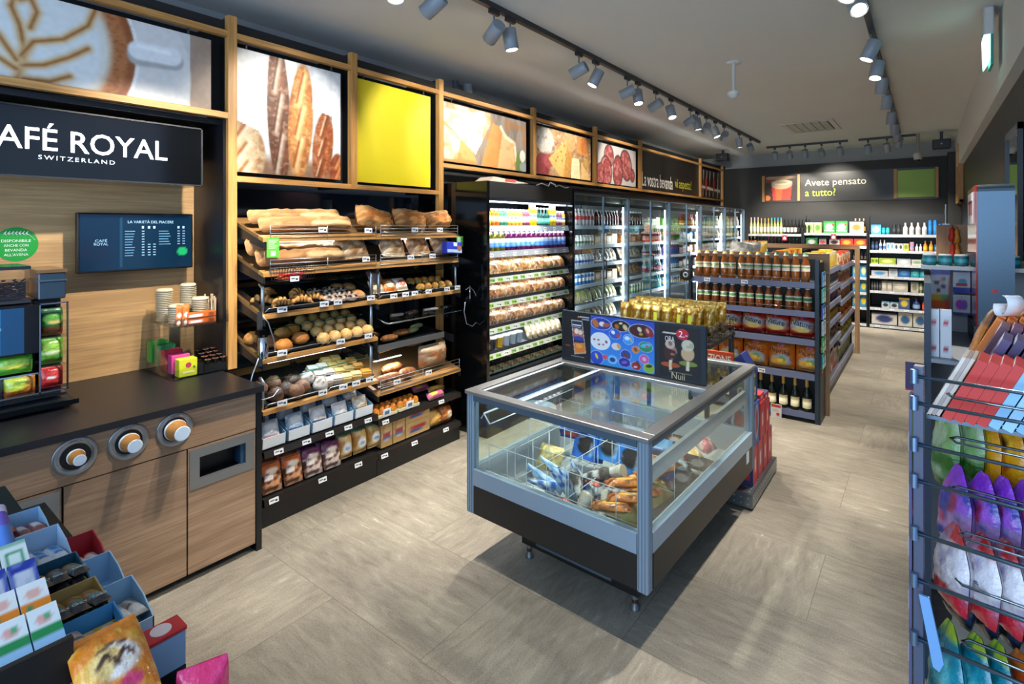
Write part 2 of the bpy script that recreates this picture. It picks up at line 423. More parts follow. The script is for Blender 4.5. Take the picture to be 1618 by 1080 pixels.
@cached
def bottle(h, r, body, label, cap, style='pet', n=14):
    """front bottle: body, label sleeve and cap"""
    b = B()
    if style == 'pet':
        b.lathe([(r * .86, 0, body), (r, h * .03, body), (r, h * .30, body), (r * .93, h * .34, body), (r, h * .38, body), (r, h * .60, body), (r * .8, h * .70, body), (r * .5, h * .82, body), (r * .45, h * .9, body)], n)
        l0, l1, rr = .36, .58, r * 1.012
    elif style == 'sleeve':
        b.lathe([(r * .9, 0, body), (r, h * .03, body), (r, h * .72, body), (r * .72, h * .82, body), (r * .55, h * .92, body)], n)
        l0, l1, rr = .22, .66, r * 1.01
    elif style == 'wine':
        b.lathe([(r * .95, 0, body), (r, h * .02, body), (r, h * .48, body), (r * .8, h * .58, body), (r * .4, h * .70, body), (r * .36, h * .95, body)], n)
        l0, l1, rr = .10, .40, r * 1.01
    else:
        b.lathe([(r * .9, 0, body), (r, h * .03, body), (r, h * .5, body), (r * .85, h * .62, body), (r * .36, h * .75, body), (r * .33, h * .95, body)], n)
        l0, l1, rr = .14, .46, r * 1.01
    lb = B(); cols = label.split('/'); k = len(cols); pr = []
    for i, c in enumerate(cols): pr += [(rr, h * (l0 + (l1 - l0) * i / k), c), (rr, h * (l0 + (l1 - l0) * (i + 1) / k), c)]
    vs = lb.lathe(pr, n)
    cp = B(); cr = r * (.58 if style == 'pet' else .46 if style != 'sleeve' else .6); c0 = .90
    if style == 'wine': cp.lathe([(r * .40, h * .74, cap), (r * .385, h, cap)], n)
    elif style == 'pet': cp.lathe([(cr * 1.05, h * .88, '#dfe2dc'), (cr * 1.05, h * .93, '#dfe2dc'), (cr * .8, h * .93, cap), (cr * .72, h * .99, cap), (cr * .5, h, cap)], n)
    else: cp.lathe([(cr, h * c0, cap), (cr, h * .985, cap), (cr * .8, h, cap)], n)
    mt = {'pet': 'gloss', 'sleeve': 'gloss', 'wine': 'gloss', 'beer': 'gloss'}[style]
    return b.mesh('bottle', mt), [('label', lb.mesh('label', 'print')), ('cap', cp.mesh('cap', 'satin' if style != 'wine' else 'foil'))]

@cached
def far_bottle(h, r, body, label, cap, n=8):
    b = B()
    b.lathe([(r * .92, 0, body), (r, h * .04, body), (r * 1.0, h * .14, label), (r * 1.0, h * .45, body), (r * .9, h * .58, body), (r * .4, h * .74, body), (r * .38, h * .84, cap), (r * .38, h, cap)], n)
    return b.mesh('bottle', 'gloss'), []
@cached
def far_can(h, r, body, band, cap, n=8):
    b = B(); b.lathe([(r * .9, 0, body), (r, h * .05, body), (r, h * .3, band), (r, h * .62, body), (r, h * .88, cap), (r * .85, h, cap)], n)
    return b.mesh('can', 'satin'), []

def pack_canvas(w, h, base, art, seed=1, W=14, H=18):
    cv = Cv(W, H, base, w / h)
    for a in art:
        k = a[0]
        if k == 'band': cv.rect(-.01, a[1], 1.01, a[2], a[3])
        elif k == 'vband': cv.rect(a[1], -.01, a[2], 1.01, a[3])
        elif k == 'ell': cv.ell(*a[1:6], soft=.3)
        elif k == 'rect': cv.rect(*a[1:6])
        elif k == 'noise': cv.noise(a[1], a[2], a[3], a[4] if len(a) > 4 else seed)
        elif k == 'spot': cv.noise(a[1], a[2], a[3], a[4] if len(a) > 4 else seed, a[5], a[6] if len(a) > 6 else .55)
        elif k == 'poly': cv.poly(a[1], a[2])
        elif k == 'line': cv.line(a[1], a[2], a[3])
    return cv

def pillow_mesh(w, h, d, cv, back=None, p=2.6, seal=.06, seed=1, mat='crinkle', name='bag', wob=.0, gusset=False):
    """a filled bag: printed front bulging to -y, plain back, flat seals at top and bottom; stands on z=0"""
    rs = np.random.RandomState(seed); nu, nv = cv.W, cv.H; b = B()
    wv = rs.rand(nu, nv) * wob
    F = []; Bk = []; CF = []; CB = []
    bc = lina(srgb(back)) if back else None
    for i in range(nu):
        rF = []; rB = []; cF = []; cB = []
        u = i / (nu - 1)
        for j in range(nv):
            v = j / (nv - 1); vv = min(max((v - seal) / (1 - 2 * seal), 0), 1)
            e = max(0, (1 - abs(2 * u - 1) ** p)) * max(0, (1 - abs(2 * vv - 1) ** p)); e = e ** .6
            if gusset: e = max(0, 1 - abs(2 * u - 1) ** 4) ** .5 * min(1, (1 - v) * 1.9) ** .8 * min(1, .35 + v * 5)
            pin = 1 - .06 * (1 - (1 - abs(2 * v - 1) ** 4))
            x = (u - .5) * w * pin * (min(1, .22 + .78 * ((1 - v) * 2.3) ** .8) if gusset else 1); z = v * h; y = e * d / 2
            q = wv[i, j] * (1 if 0 < i < nu - 1 else 0)
            rF.append((x, -y - .0008 - q * e, z)); rB.append((x, y + .0008, z)); c = cv.at(u, v)
            cF.append(c); cB.append(tuple(bc) if back else c)
        F.append(rF); Bk.append(rB); CF.append(cF); CB.append(cB)
    b.grid(F, CF); b.grid(Bk[::-1], CB[::-1])
    return b.mesh(name, mat)

@cached
def bag(w, h, d, base, art, mat='crinkle', seed=1, W=14, H=18):
    art = eval(art) if isinstance(art, str) else art
    return pillow_mesh(w, h, d, pack_canvas(w, h, base, art, seed, W, H), seed=seed, mat=mat, wob=d * (.3 if mat == 'paper' else .12), p=6 if mat == 'paper' else 2.6), []

@cached
def pouch(w, h, d, base, art, seed=1):
    # hanging bag: pinched pointed top, full rounded bottom
    return pillow_mesh(w, h, d, pack_canvas(w, h, base, eval(art), seed), seed=seed, wob=d * .25, gusset=True), []

@cached
def carton(w, h, d, base, art='[]', side=None, mat='print', W=10, H=12):
    """a box with a printed front; stands on z=0, front at y=0"""
    art = eval(art); cv = pack_canvas(w, h, base, art, 1, W, H); b = B()
    P = [[((i / (W - 1) - .5) * w, 0, j / (H - 1) * h) for j in range(H)] for i in range(W)]
    b.grid(P, [[cv.at(i / (W - 1), j / (H - 1)) for j in range(H)] for i in range(W)], False)
    c = side or base
    x0, x1 = -w / 2, w / 2
    b.add([(x0, 0, 0), (x1, 0, 0), (x1, d, 0), (x0, d, 0), (x0, 0, h), (x1, 0, h), (x1, d, h), (x0, d, h)], [(0, 3, 2, 1), (4, 5, 6, 7), (1, 2, 6, 5), (2, 3, 7, 6), (3, 0, 4, 7)], lin(c))
    return b.mesh('carton', mat), []

def blob_mesh(rx, ry, rz, c1, c2, seed=1, bump=.08, n=12, m=8, mat='crust', flat=.0, top=None, name='bun'):
    """a baked lump on z=0: ellipsoid with a flattened underside and patchy crust"""
    rs = np.random.RandomState(seed); b = B(); a1 = lina(srgb(c1)); a2 = lina(srgb(c2)); tp = lina(srgb(top)) if top else None
    g = rs.rand(n, m + 1); P = []; C = []
    for i in range(n + 1):
        row = []; cr = []
        for j in range(m + 1):
            t = 2 * math.pi * i / n; ph = -math.pi / 2 + math.pi * j / m
            q = 1 + bump * (g[i % n, j] - .5) * (0 if j in (0, m) else 1)
            z = math.sin(ph); z = max(z, -flat) if flat else z
            row.append((rx * math.cos(ph) * math.cos(t) * q, ry * math.cos(ph) * math.sin(t) * q, rz * (z + (flat or 1)) * (q if z > 0 else 1)))
            k = g[i % n, (j * 3) % (m + 1)] if j not in (0, m) else .5
            c = a1 * (1 - k) + a2 * k
            if tp is not None and z > .35 and k > .25: c = tp
            cr.append(tuple(c))
        P.append(row); C.append(cr)
    b.grid(P, C)
    return b.mesh(name, mat)
@cached
def bun(rx, ry, rz, c1, c2, seed=1, bump=.08, mat='crust', top=None): return blob_mesh(rx, ry, rz, c1, c2, seed, bump, 14, 8, mat, .5, top), []
@cached
def croissant(L, seed=1):
    b = B(); N = 22; n = 10; P = []; C = []; a1 = lina(srgb('#8a4a1c')); a2 = lina(srgb('#d79a4e'))
    for i in range(N + 1):
        t = i / N; ang = (t - .5) * 2.2; R = L * .55
        r = L * .2 * (math.sin(math.pi * min(max(t, .03), .97)) ** .7) * (1 + .13 * (1 if (i // 2) % 2 else -1) * (0 if i in (0, N) else 1))
        cx, cy = R * math.sin(ang), R * math.cos(ang) - R * .8; row = []; cr = []
        for k in range(n + 1):
            p = 2 * math.pi * k / n
            row.append((cx + r * math.cos(p) * math.sin(ang), cy + r * math.cos(p) * math.cos(ang), max(0, r * .8 + r * math.sin(p))))
            q = .3 + .5 * ((i // 2) % 2) + .2 * math.sin(p); q = min(max(q, 0), 1); cr.append(tuple(a1 * (1 - q) + a2 * q))
        P.append(row); C.append(cr)
    b.grid(P, C); return b.mesh('croissant', 'crust'), []
@cached
def ring_donut(R, r, c1, c2, seed=1, mat='gloss'):
    b = B(); N = 16; n = 8; P = []; C = []
    for i in range(N + 1):
        t = 2 * math.pi * i / N; row = []; cr = []
        for k in range(n + 1):
            p = 2 * math.pi * k / n
            row.append(((R + r * math.cos(p)) * math.cos(t), (R + r * math.cos(p)) * math.sin(t), r + r * math.sin(p)))
            cr.append(lin(c1) if math.sin(p) > .1 and (i % 3) else lin(c2))
        P.append(row); C.append(cr)
    b.grid(P, C); return b.mesh('donut', mat), []
@cached
def loaf(L, W, Hh, c1, c2, seed=1, slash=True):
    """a long loaf along x, resting on z=0"""
    b = B(); N = 18; n = 10; P = []; C = []; a1 = lina(srgb(c1)); a2 = lina(srgb(c2)); rs = np.random.RandomState(seed)
    for i in range(N + 1):
        t = i / N; e = max(.05, (1 - abs(2 * t - 1) ** 3.2)) ** .6; row = []; cr = []
        for k in range(n + 1):
            p = 2 * math.pi * k / n; q = 1 + .06 * (rs.rand() - .5)
            row.append(((t - .5) * L, W / 2 * e * math.cos(p) * q, max(0, Hh / 2 + Hh / 2 * e * math.sin(p) * q)))
            s = rs.rand() * .5 + (.5 if slash and (i + k) % 4 == 0 else 0); cr.append(tuple(a1 * (1 - s) + a2 * s))
        row[-1] = row[0]; P.append(row); C.append(cr)
    b.grid(P, C); return b.mesh('loaf', 'crust'), []
@cached
def cup_stack(r0, r1, pitch, n, lidcol='#d8cdbb'):
    """a column of nested cups: only the rims show under the top lid"""
    b = B(); pr = []
    for i in range(n):
        z = i * pitch; pr += [(r0, z, '#a89a80'), (r0, z + pitch * .5, '#d6c7a8'), (r1, z + pitch * .58, '#d0c09e'), (r1, z + pitch * .95, '#8f8268')]
    b.lathe(pr, 18); return b, n * pitch
@cached
def wrap_bar(L, W, D, base, art='[]'):
    """a wrapped bar lying along x with crimped ends, printed side up"""
    art = eval(art); cv = pack_canvas(L, W, base, art, 1, 16, 8); b = B(); nu, nv = 16, 8
    T = []; U = []; CT = []
    for i in range(nu):
        u = i / (nu - 1); rT = []; rU = []; c = []
        for j in range(nv):
            v = j / (nv - 1); uu = min(max((u - .07) / .86, 0), 1); e = (max(0, 1 - abs(2 * uu - 1) ** 6) * max(0, 1 - abs(2 * v - 1) ** 2.2)) ** .5
            wd = W * (1 if .06 < u < .94 else 1.05)
            rT.append(((u - .5) * L, (v - .5) * wd, D / 2 + e * D / 2 + .0005)); rU.append(((u - .5) * L, (v - .5) * wd, D / 2 - e * D / 2 - .0005)); c.append(cv.at(u, v))
        T.append(rT); U.append(rU); CT.append(c)
    b.grid(T, CT); b.grid(U[::-1], CT[::-1])
    return b.mesh('bar', 'crinkle'), []
@cached
def open_box(w, d, h, inner, outer, front, hf=.45):
    """a shelf-ready tray: back high, front low, sloped sides; front at y=0"""
    b = B(); t = .003; f = h * hf
    b.box((-w / 2, 0, 0), (w / 2, d, t), inner); b.box((-w / 2, 0, 0), (w / 2, t, f), front); b.box((-w / 2, d - t, 0), (w / 2, d, h), inner)
    for x in (-w / 2, w / 2 - t): b.prism([(0, 0), (d, 0), (d, h), (d * .45, h * .85), (0, f)], x, x + t, outer, 'x')
    return b.mesh('tray', 'print'), []
@cached
def ice_cone(L, r, base, tip, seed=1):
    """a wrapped cornet lying along x"""
    b = B(); rs = np.random.RandomState(seed); N = 10; n = 12; P = []; C = []
    for i in range(N + 1):
        t = i / N; rr = r * (1 - t * .82); row = []; cr = []
        for k in range(n + 1):
            p = 2 * math.pi * (k % n) / n; row.append(((t - .5) * L, rr * math.cos(p), r + rr * math.sin(p)))
            cr.append(lin(base if (i // 2 + k // 3) % 2 else tip) if i > 1 else lin(tip))
        P.append(row); C.append(cr)
    b.grid(P, C); b.cyl((-.5 * L, 0, r), (-.5 * L - .012, 0, r), r, r * .92, tip, n)
    return b.mesh('cornet', 'crinkle'), []

def wire_fence(b, x0, x1, y, z0, z1, rows=3, col='#b4b8bc', r=.0022, ends=True, drop=.0):
    for k in range(rows): z = z0 + (z1 - z0) * k / max(1, rows - 1); b.tube([(x0, y, z), (x1, y, z)], r, col, 5)
    if ends:
        for x in (x0, (x0 + x1) / 2, x1): b.tube([(x, y, z0 - .012), (x, y, z1)], r, col, 5)
def price_tags(parent, xs, y, z, w=.05, h=.03, tilt=0, cols=('#e4e8ec',), name='price_tag'):
    for k, x in enumerate(xs):
        c = cols[k % len(cols)]; key = ('tag', w, h, c)
        if key not in CACHE:
            b = B(); b.box((-w / 2, -.002, -h / 2), (w / 2, 0, h / 2), c)
            b.box((-w * .38, -.0025, -h * .05), (w * .05, -.002, h * .2), '#6a6f78'); b.box((w * .12, -.0025, -h * .25), (w * .36, -.002, h * .1), '#30343a')
            CACHE[key] = b.mesh(name, 'print')
        link(name, CACHE[key], (x, y, z), (R_(tilt), 0, 0), parent)
# ------------------------------------------------------------------ the room
b = B(); b.box((-3.9, -2.6, -.05), (1.6, 11.7, 0)); struct('floor', b, 'stone_tiles')
b = B(); b.box((-3.9, -2.6, 3.18), (1.6, 11.7, 3.25)); struct('ceiling', b, 'ceiling_paint')
b = B(); b.box((-3.85, -2.6, 0), (-3.75, 11.7, 3.18)); struct('wall_left', b, 'wall_paint')
b = B(); b.box((-3.75, 11.62, 0), (.45, 11.7, 3.18)); struct('wall_back', b, 'wall_paint')
b = B(); b.box((-3.3, 11.55, 0), (.45, 11.62, 2.93)); struct('trim_1', b, 'dark_paint')
b = B(); b.box((-3.75, 11.5, 0), (-3.3, 11.62, 2.99)); struct('trim_4', b, 'dark_paint')
b = B(); b.box((.46, 2.6, 0), (.62, 11.7, 3.18)); struct('wall_right', b, 'black_wall')
b = B(); b.box((.40, 3.0, 2.66), (.46, 11.6, 3.18)); struct('trim_2', b, 'ceiling_paint')
b = B(); b.box((.30, 11.0, 0), (.46, 11.62, 2.93)); struct('trim_3', b, 'dark_paint')
# mirrored glass panel in a black frame on the right wall
m1 = thing('mirror_panel', 'tall narrow mirrored glass panel in black metal frame on the right wall', 'mirror', (.455, 4.62, 0), -90)
b = B(); b.box((-.3, -.008, .9), (.3, 0, 2.32)); part('glass', b, 'mirror', m1)
b = B()
for x in (-.33, .3): b.box((x, -.02, .9), (x + .03, .003, 2.36), '#1a1b1d')
b.box((-.33, -.02, 2.32), (.33, .003, 2.36), '#6a737a'); part('frame', b, 'satin', m1)
# wooden slats of the frame on the right wall at the back
sl = thing('slat_frame', 'upright wooden slat frame high on the right wall at the back', 'frame', (.44, 10.9, 0), -90)
for x in (-.62, .1, .72):
    b = B(); b.box((x, -.05, 2.1), (x + .05, .012, 2.95)); part('slat', b, 'oak_z', sl)
for z in (2.1, 2.9): b = B(); b.box((-.62, -.035, z), (.77, .01, z + .04)); part('rail', b, 'oak_y', sl)
# conduits over the left wall frame
for k, (y, r, c, nm) in enumerate(((3.84, .028, '#4f565c', 'thin dark grey pipe stub standing behind the wooden frame top'), (4.02, .05, '#8e969c', 'thick pale grey pipe stub standing behind the wooden frame top'))):
    b = B(); b.lathe([(r, 2.93, c), (r, 3.18, c)], 14)
    if k: b.lathe([(r * 1.12, 2.96, c), (r * 1.12, 3.0, c)], 14)
    thing('pipe', nm, 'pipe', (-3.66, y, 0), 0, None, b.mesh('pipe', 'satin'))

# ------------------------------------------------------------------ wooden picture frame along the left wall (front at x=-3.30)
fr = thing('picture_frame_rack', 'long oak frame of posts and beams with black fins along the left wall', 'frame', (-3.30, 0, 0), 90)
for y, z0 in ((.0, .9), (1.53, .89), (2.40, 2.03), (3.29, 0), (4.69, 2.29), (6.05, 2.29), (7.42, 2.29), (10.1, 2.29), (11.48, 2.12)):
    b = B(); b.box((y - .026, 0, z0), (y + .026, .045, 3.016)); part('post', b, 'oak_z', fr)
    b = B(); b.box((y - .02, .045, 2.27 if y > 3.4 else 2.03), (y + .02, .44, 3.01), '#131416'); part('fin', b, 'satin', fr)
for (x0, x1, z0, z1) in ((.026, 1.504, 2.885, 2.92), (1.556, 2.374, 2.885, 2.92), (2.426, 3.264, 2.885, 2.92), (3.316, 4.664, 2.885, 2.92), (4.716, 6.024, 2.885, 2.92), (6.076, 7.394, 2.885, 2.92), (7.446, 10.074, 2.885, 2.92), (10.126, 11.454, 2.885, 2.92),
                         (.026, 1.504, 2.395, 2.43), (1.556, 3.264, 2.02, 2.055), (3.316, 11.454, 2.262, 2.297)):
    b = B(); b.box((x0, .002, z0), (x1, .043, z1)); part('beam', b, 'oak_y', fr)
b = B()
b.box((.02, .12, 2.40), (1.51, .14, 2.9), '#0e0f11'); b.box((1.55, .12, 2.03), (3.27, .14, 2.9), '#0e0f11'); b.box((3.31, .12, 2.27), (11.46, .14, 2.9), '#0e0f11')
b.box((.02, .045, 2.922), (11.46, .1, 2.99), '#151618')
part('backboard', b, 'matte', fr)
b = B(); b.box((3.31, .16, 2.135), (11.46, .43, 2.262), '#1a1b1d'); part('fascia', b, 'satin', fr)

# ---- posters (printed sheets hung in the frame)
def poster(cv, y0, y1, z0, z1, name, label, cat='poster', mat='print', X=-3.345):
    me = canvas_mesh(cv, y1 - y0, z1 - z0, mat, 'print')
    o = thing(name, label, cat, (X, (y0 + y1) / 2, (z0 + z1) / 2), 90)
    b = B(); w, h = y1 - y0, z1 - z0; b.box((-w / 2, .001, -h / 2), (w / 2, .012, h / 2), '#c8c8c8'); part('board', b, 'satin', o)
    part('print', me, mat, o)
    for x in (-w * .4, w * .4): b = B(); b.box((x - .006, 0, h / 2), (x + .006, .006, h / 2 + .035), '#5a5e62'); part('hanger', b, 'metal', o)
    return o
# latte
cv = Cv(190, 64, '#c5c8c9', 2.96)
cv.rect(.905, 0, 1, 1, '#9d8878'); cv.ell(.55, .35, .36, 1.25, '#d3d3d2', 0, .02)
cv.ell(.33, .5, .372, 1.22, '#e7e9e8', 0, .01); cv.ell(.33, .5, .358, 1.18, '#8a4d26', 0, .02); cv.ell(.325, .5, .335, 1.1, '#a9683a', 0, .05)
cv.inside(.33, .5, .355, 1.15, 0, lambda c: c.noise(.35, 90, 40, 3, '#6a3a1c', .62))
cv.ell(.315, .5, .285, .95, '#cfc6b4', 0, .12); cv.ell(.31, .5, .27, .9, '#d4dadb', 0, .2)
for p in ([(.30, -.05), (.325, .3), (.31, .6), (.285, .8), (.30, .98)], [(.31, .25), (.35, .45), (.44, .55), (.52, .78), (.55, 1.05)], [(.31, .15), (.38, .2), (.46, .35), (.52, .5)], [(.30, .2), (.25, .45), (.19, .6), (.16, .95)], [(.30, .1), (.22, .25), (.15, .45), (.12, .7)], [(.32, 0), (.40, .02), (.46, .12)], [(.34, .6), (.36, .8), (.34, .95), (.31, .9)]):
    cv.line(p, .085, '#d0b48a', 1.0); cv.line(p, .05, '#b98a52', 1.0); cv.line(p, .022, '#96602c', 1.0)
cv.line([(.70, .55), (.835, .58)], .15, '#a4a7a8', .25); cv.line([(.70, .62), (.83, .63)], .14, '#dfe3e6', .25); cv.line([(.70, .68), (.82, .67)], .05, '#f2f5f7', .9)
cv.noise(.02, 60, 20, 5)
poster(cv, .2, 1.425, 2.44, 2.85, 'poster', 'wide picture of latte art in a white coffee cup above the coffee corner')
# baguettes
def bread(cv, cx, cy, rx, ry, ang, c1, c2, c3, seed):
    def f(c):
        c._mix(np.ones_like(c.U), c1); c.noise(.5, 13, 20, seed, c2, .5); c.noise(.4, 40, 48, seed + 1, c3, .6); c.noise(.3, 50, 60, seed + 2, c2, .6)
        t = R_(ang)
        for k in range(-1, 2):
            o = k * ry * .55; x = cx - math.sin(t) * o; y = cy + math.cos(t) * o
            c.line([(x - rx * .25, y - ry * .26), (x + rx * .25, y + ry * .26)], rx * .38, c3, 1.0); c.line([(x - rx * .45, y - ry * .22), (x + rx * .08, y + ry * .3)], rx * .13, c2, .9)
        c.im *= (1 - .28 * np.clip(np.abs(c._ed(cx, cy, rx, ry, ang)) - .45, 0, .6))[..., None]
    return cv.inside(cx, cy, rx, ry, ang, f)
cv = Cv(110, 112, '#dfe1e0', .98); cv.rect(.55, .3, .78, 1, '#bfc6cd'); cv.rect(.88, 0, 1, 1, '#d5dade'); cv.line([(.9, .3), (.9, 1)], .008, '#6a6a70')
cv.ell(.5, 0, .7, .14, '#8a6a52', 0, .6)
bread(cv, .08, .16, .18, .27, 4, '#d9b98c', '#a05c2c', '#f0ddbd', 3)
bread(cv, .38, .52, .105, .62, 2, '#7a4427', '#4f2915', '#cdb9a6', 5)
bread(cv, .585, .48, .12, .52, -3, '#d08a44', '#a3541f', '#f1cf94', 8)
bread(cv, .81, .28, .105, .34, -6, '#a65322', '#d9c3a4', '#7a3714', 11)
bread(cv, .97, .06, .09, .18, 0, '#a4532a', '#7a3416', '#d08d56', 13)
cv.poly([(0, .42), (.24, .34), (.27, .5), (.26, 1), (0, 1)], '#e4e6e4'); cv.poly([(.7, .62), (.9, .58), (.9, 1), (.7, 1)], '#c9d0d6')
cv.noise(.05, 30, 30, 2)
poster(cv, 1.56, 2.313, 2.085, 2.85, 'poster', 'square picture of upright baguettes above the bakery shelves')
cv = Cv(12, 12, '#e3d01f', .98)
poster(cv, 2.438, 3.203, 2.08, 2.853, 'poster', 'plain square yellow panel above the bakery shelves', 'panel')
cv = Cv(130, 54, '#8a8078', 2.43); cv.noise(.06, 50, 6, 4); cv.poly([(0, 1), (.53, 1), (.53, .78), (.36, .18), (0, .72)], '#e6d3bd'); cv.noise(.04, 40, 4, 4)
cv.poly([(0, .74), (.3, .35), (.38, .02), (0, 0)], '#d9a15c'); cv.poly([(.03, .6), (.2, .45), (.16, .05), (.03, .05)], '#f2e2c0'); cv.noise(.5, 12, 7, 6, '#b87432', .6)
cv.poly([(.0, .9), (.0, .72), (.36, .18), (.50, .9)], '#e6d3bd')
cv.poly([(.42, 0), (.56, .82), (.66, .78), (.84, .5), (.86, 0)], '#d98e4a'); cv.poly([(.62, 0), (.68, .7), (.82, .5), (.85, 0)], '#efc58c'); cv.line([(.66, .78), (.72, .62), (.84, .52), (.86, .2)], .05, '#f4e4c6')
cv.noise(.25, 20, 10, 9, '#c0742f', .66); cv.ell(.92, .18, .06, .2, '#6a8a3a'); cv.ell(.95, .3, .04, .12, '#e6e6dc'); cv.ell(.96, .08, .05, .1, '#9aa3a5')
poster(cv, 3.335, 4.591, 2.325, 2.85, 'poster', 'wide picture of rustic loaves on paper above the open cooler')
cv = Cv(120, 54, '#b08a5e', 2.3); cv.noise(.1, 10, 6, 3); cv.ell(.14, .72, .15, .28, '#d8d3c6'); cv.noise(.4, 30, 16, 4, '#efece2', .6); cv.ell(.1, .15, .12, .3, '#8c2f35'); cv.ell(.2, .3, .08, .15, '#a84a4c'); cv.noise(.3, 30, 18, 8, '#5e1f2a', .7)
cv.poly([(.2, .35), (.55, .9), (.46, .02), (.4, .0)], '#ddb56a'); cv.poly([(.46, .0), (.56, .9), (.62, .45), (.58, 0)], '#c48f47'); cv.poly([(.6, 0), (.62, .46), (.76, .46), (.78, 0)], '#efdcae')
cv.poly([(.72, .98), (.86, .98), (.96, .55), (.72, .6)], '#d98f4d'); cv.ell(.86, .8, .08, .2, '#c87a3c'); cv.poly([(.8, .0), (.8, .4), (1, .05), (1, 0)], '#e6b877'); cv.ell(.92, .4, .06, .12, '#c59a4e'); cv.ell(.6, .8, .09, .2, '#caa26c'); cv.noise(.05, 50, 25, 5)
for (x, y) in ((.36, .42), (.42, .55), (.48, .7), (.33, .33), (.44, .35), (.5, .5)): cv.ell(x, y, .012, .03, '#b06f35')
poster(cv, 4.779, 5.981, 2.325, 2.85, 'poster', 'wide picture of cheeses and sausages above the glass fridges')
cv = Cv(100, 50, '#c9c6c4', 2.2)
def meat(cv, cx, cy, rx, ry, a, sd):
    def f(c): c._mix(np.ones_like(c.U), '#9c4a4a'); c.noise(.7, 25, 12, sd, '#c98a84', .5); c.noise(.6, 40, 20, sd + 1, '#6e2626', .66)
    cv.ell(cx, cy, rx * 1.1, ry * 1.08, '#2b1614', a); cv.inside(cx, cy, rx, ry, a, f)
for k, q in enumerate(((.72, .55, .13, .5, 52, 0), (.27, .7, .1, .36, 25, 2), (.5, .35, .11, .5, 28, 4), (.2, .3, .12, .46, 40, 6), (.05, .2, .08, .35, 20, 8), (.9, .3, .06, .22, 30, 9))): meat(cv, q[0], q[1], q[2] * 1.1, q[3] * .8, q[4] - 30, 20 + q[5])
poster(cv, 6.164, 7.317, 2.32, 2.84, 'poster', 'wide picture of sliced red meat above the glass fridges')
cv = Cv(70, 26, '#1c1715', 2.6)
for x in (.1, .26, .42, .62, .85):
    cv.line([(x, .02), (x + .04, .95)], .05, '#e2ded6'); cv.line([(x + .02, .2), (x + .03, .6)], .06, '#c0322b' if int(x * 50) % 2 else '#ded8cc')
cv.line([(0, .35), (1, .28)], .07, '#e8e4da'); cv.ell(.26, .5, .05, .25, '#c8402f'); cv.ell(.66, .5, .05, .25, '#c8402f')
poster(cv, 10.2, 11.4, 2.32, 2.84, 'poster', 'small picture of cutlery and red peppers at the far end of the frame')
sg = thing('slogan_board', 'black board reading La vostra bevanda vi aspetta! above the glass fridges', 'sign', (-3.34, 0, 0), 90)
b = B(); b.box((7.45, 0, 2.30), (10.07, .012, 2.88), '#171513'); part('board', b, 'satin', sg)
part('lettering', text_mesh('La vostra bevanda', 1.22, .21, ink('#e9e6df')), 'x', sg, (8.14, -.003, 2.46))
part('lettering', text_mesh('vi aspetta!', .80, .21, ink('#d9d23a')), 'x', sg, (9.26, -.003, 2.455), label='yellow lettering')

# ------------------------------------------------------------------ coffee corner
cs = thing('illuminated_sign', 'black sign box with glowing white café lettering over the coffee corner', 'sign', (-3.40, 0, 0), 90)
b = B(); b.box((.03, 0, 1.985), (1.40, .3, 2.328), '#0b0d10'); part('box', b, 'lamgloss', cs)
b = B()
for (x0, z0, x1, z1) in ((.03, 1.985, 1.4, 1.993), (.03, 2.32, 1.4, 2.328), (1.392, 1.985, 1.4, 2.328)): b.box((x0, -.006, z0), (x1, 0, z1), '#23262a')
part('rim', b, 'satin', cs)
part('lettering', text_mesh('CAFÉ ROYAL', .80, .135, 'sign_white', off=.006), 'x', cs, (.812, -.004, 2.186))
part('lettering', text_mesh('SWITZERLAND', .31, .021, 'sign_soft', space=1.35), 'x', cs, (.81, -.004, 2.085), label='small white lettering')
b = B(); b.box((-.4, .0, .89), (1.485, .02, 2.35)); struct('trim_5', b, 'pale_y', None, (-3.73, 0, 0), (0, 0, R_(90)))
b = B(); b.box((1.487, -.4, .89), (1.504, .02, 2.4)); struct('trim_6', b, 'laminate', None, (-3.73, 0, 0), (0, 0, R_(90)))
b = B(); b.box((-.4, -.35, 2.36), (1.5, .0, 2.39)); struct('trim_7', b, 'laminate', None, (-3.72, 0, 0), (0, 0, R_(90)))
# sticker
st = thing('round_sticker', 'round green sticker on the oak panel about an oat drink', 'sticker', (-3.731, .632, 1.656), 90)
b = B(); b.cyl((0, 0, 0), (0, -.003, 0), .088, None, '#1d9a3a', 32); part('disc', b, 'satin', st)
for k, t in enumerate(('DISPONIBILE', 'ANCHE CON', 'BEVANDA', "ALL'AVENA")):
    part('lettering', text_mesh(t, (.115, .095, .085, .095)[k], .0135, ink('#f4f8f0')), 'x', st, (0, -.0045, .018 - k * .024))
b = B(); b.tube([(-.05, -.004, .052), (0, -.004, .06), (.05, -.004, .05), (.075, -.004, .02)], .0012, '#f4f8f0', 5)
for k in range(7):
    x = -.045 + k * .014; b.cyl((x, -.004, .056), (x + .008, -.004, .068), .0035, .001, '#f4f8f0', 6); b.cyl((x, -.004, .056), (x + .008, -.004, .048), .0035, .001, '#f4f8f0', 6)
part('wheat_ear', b, 'satin', st)
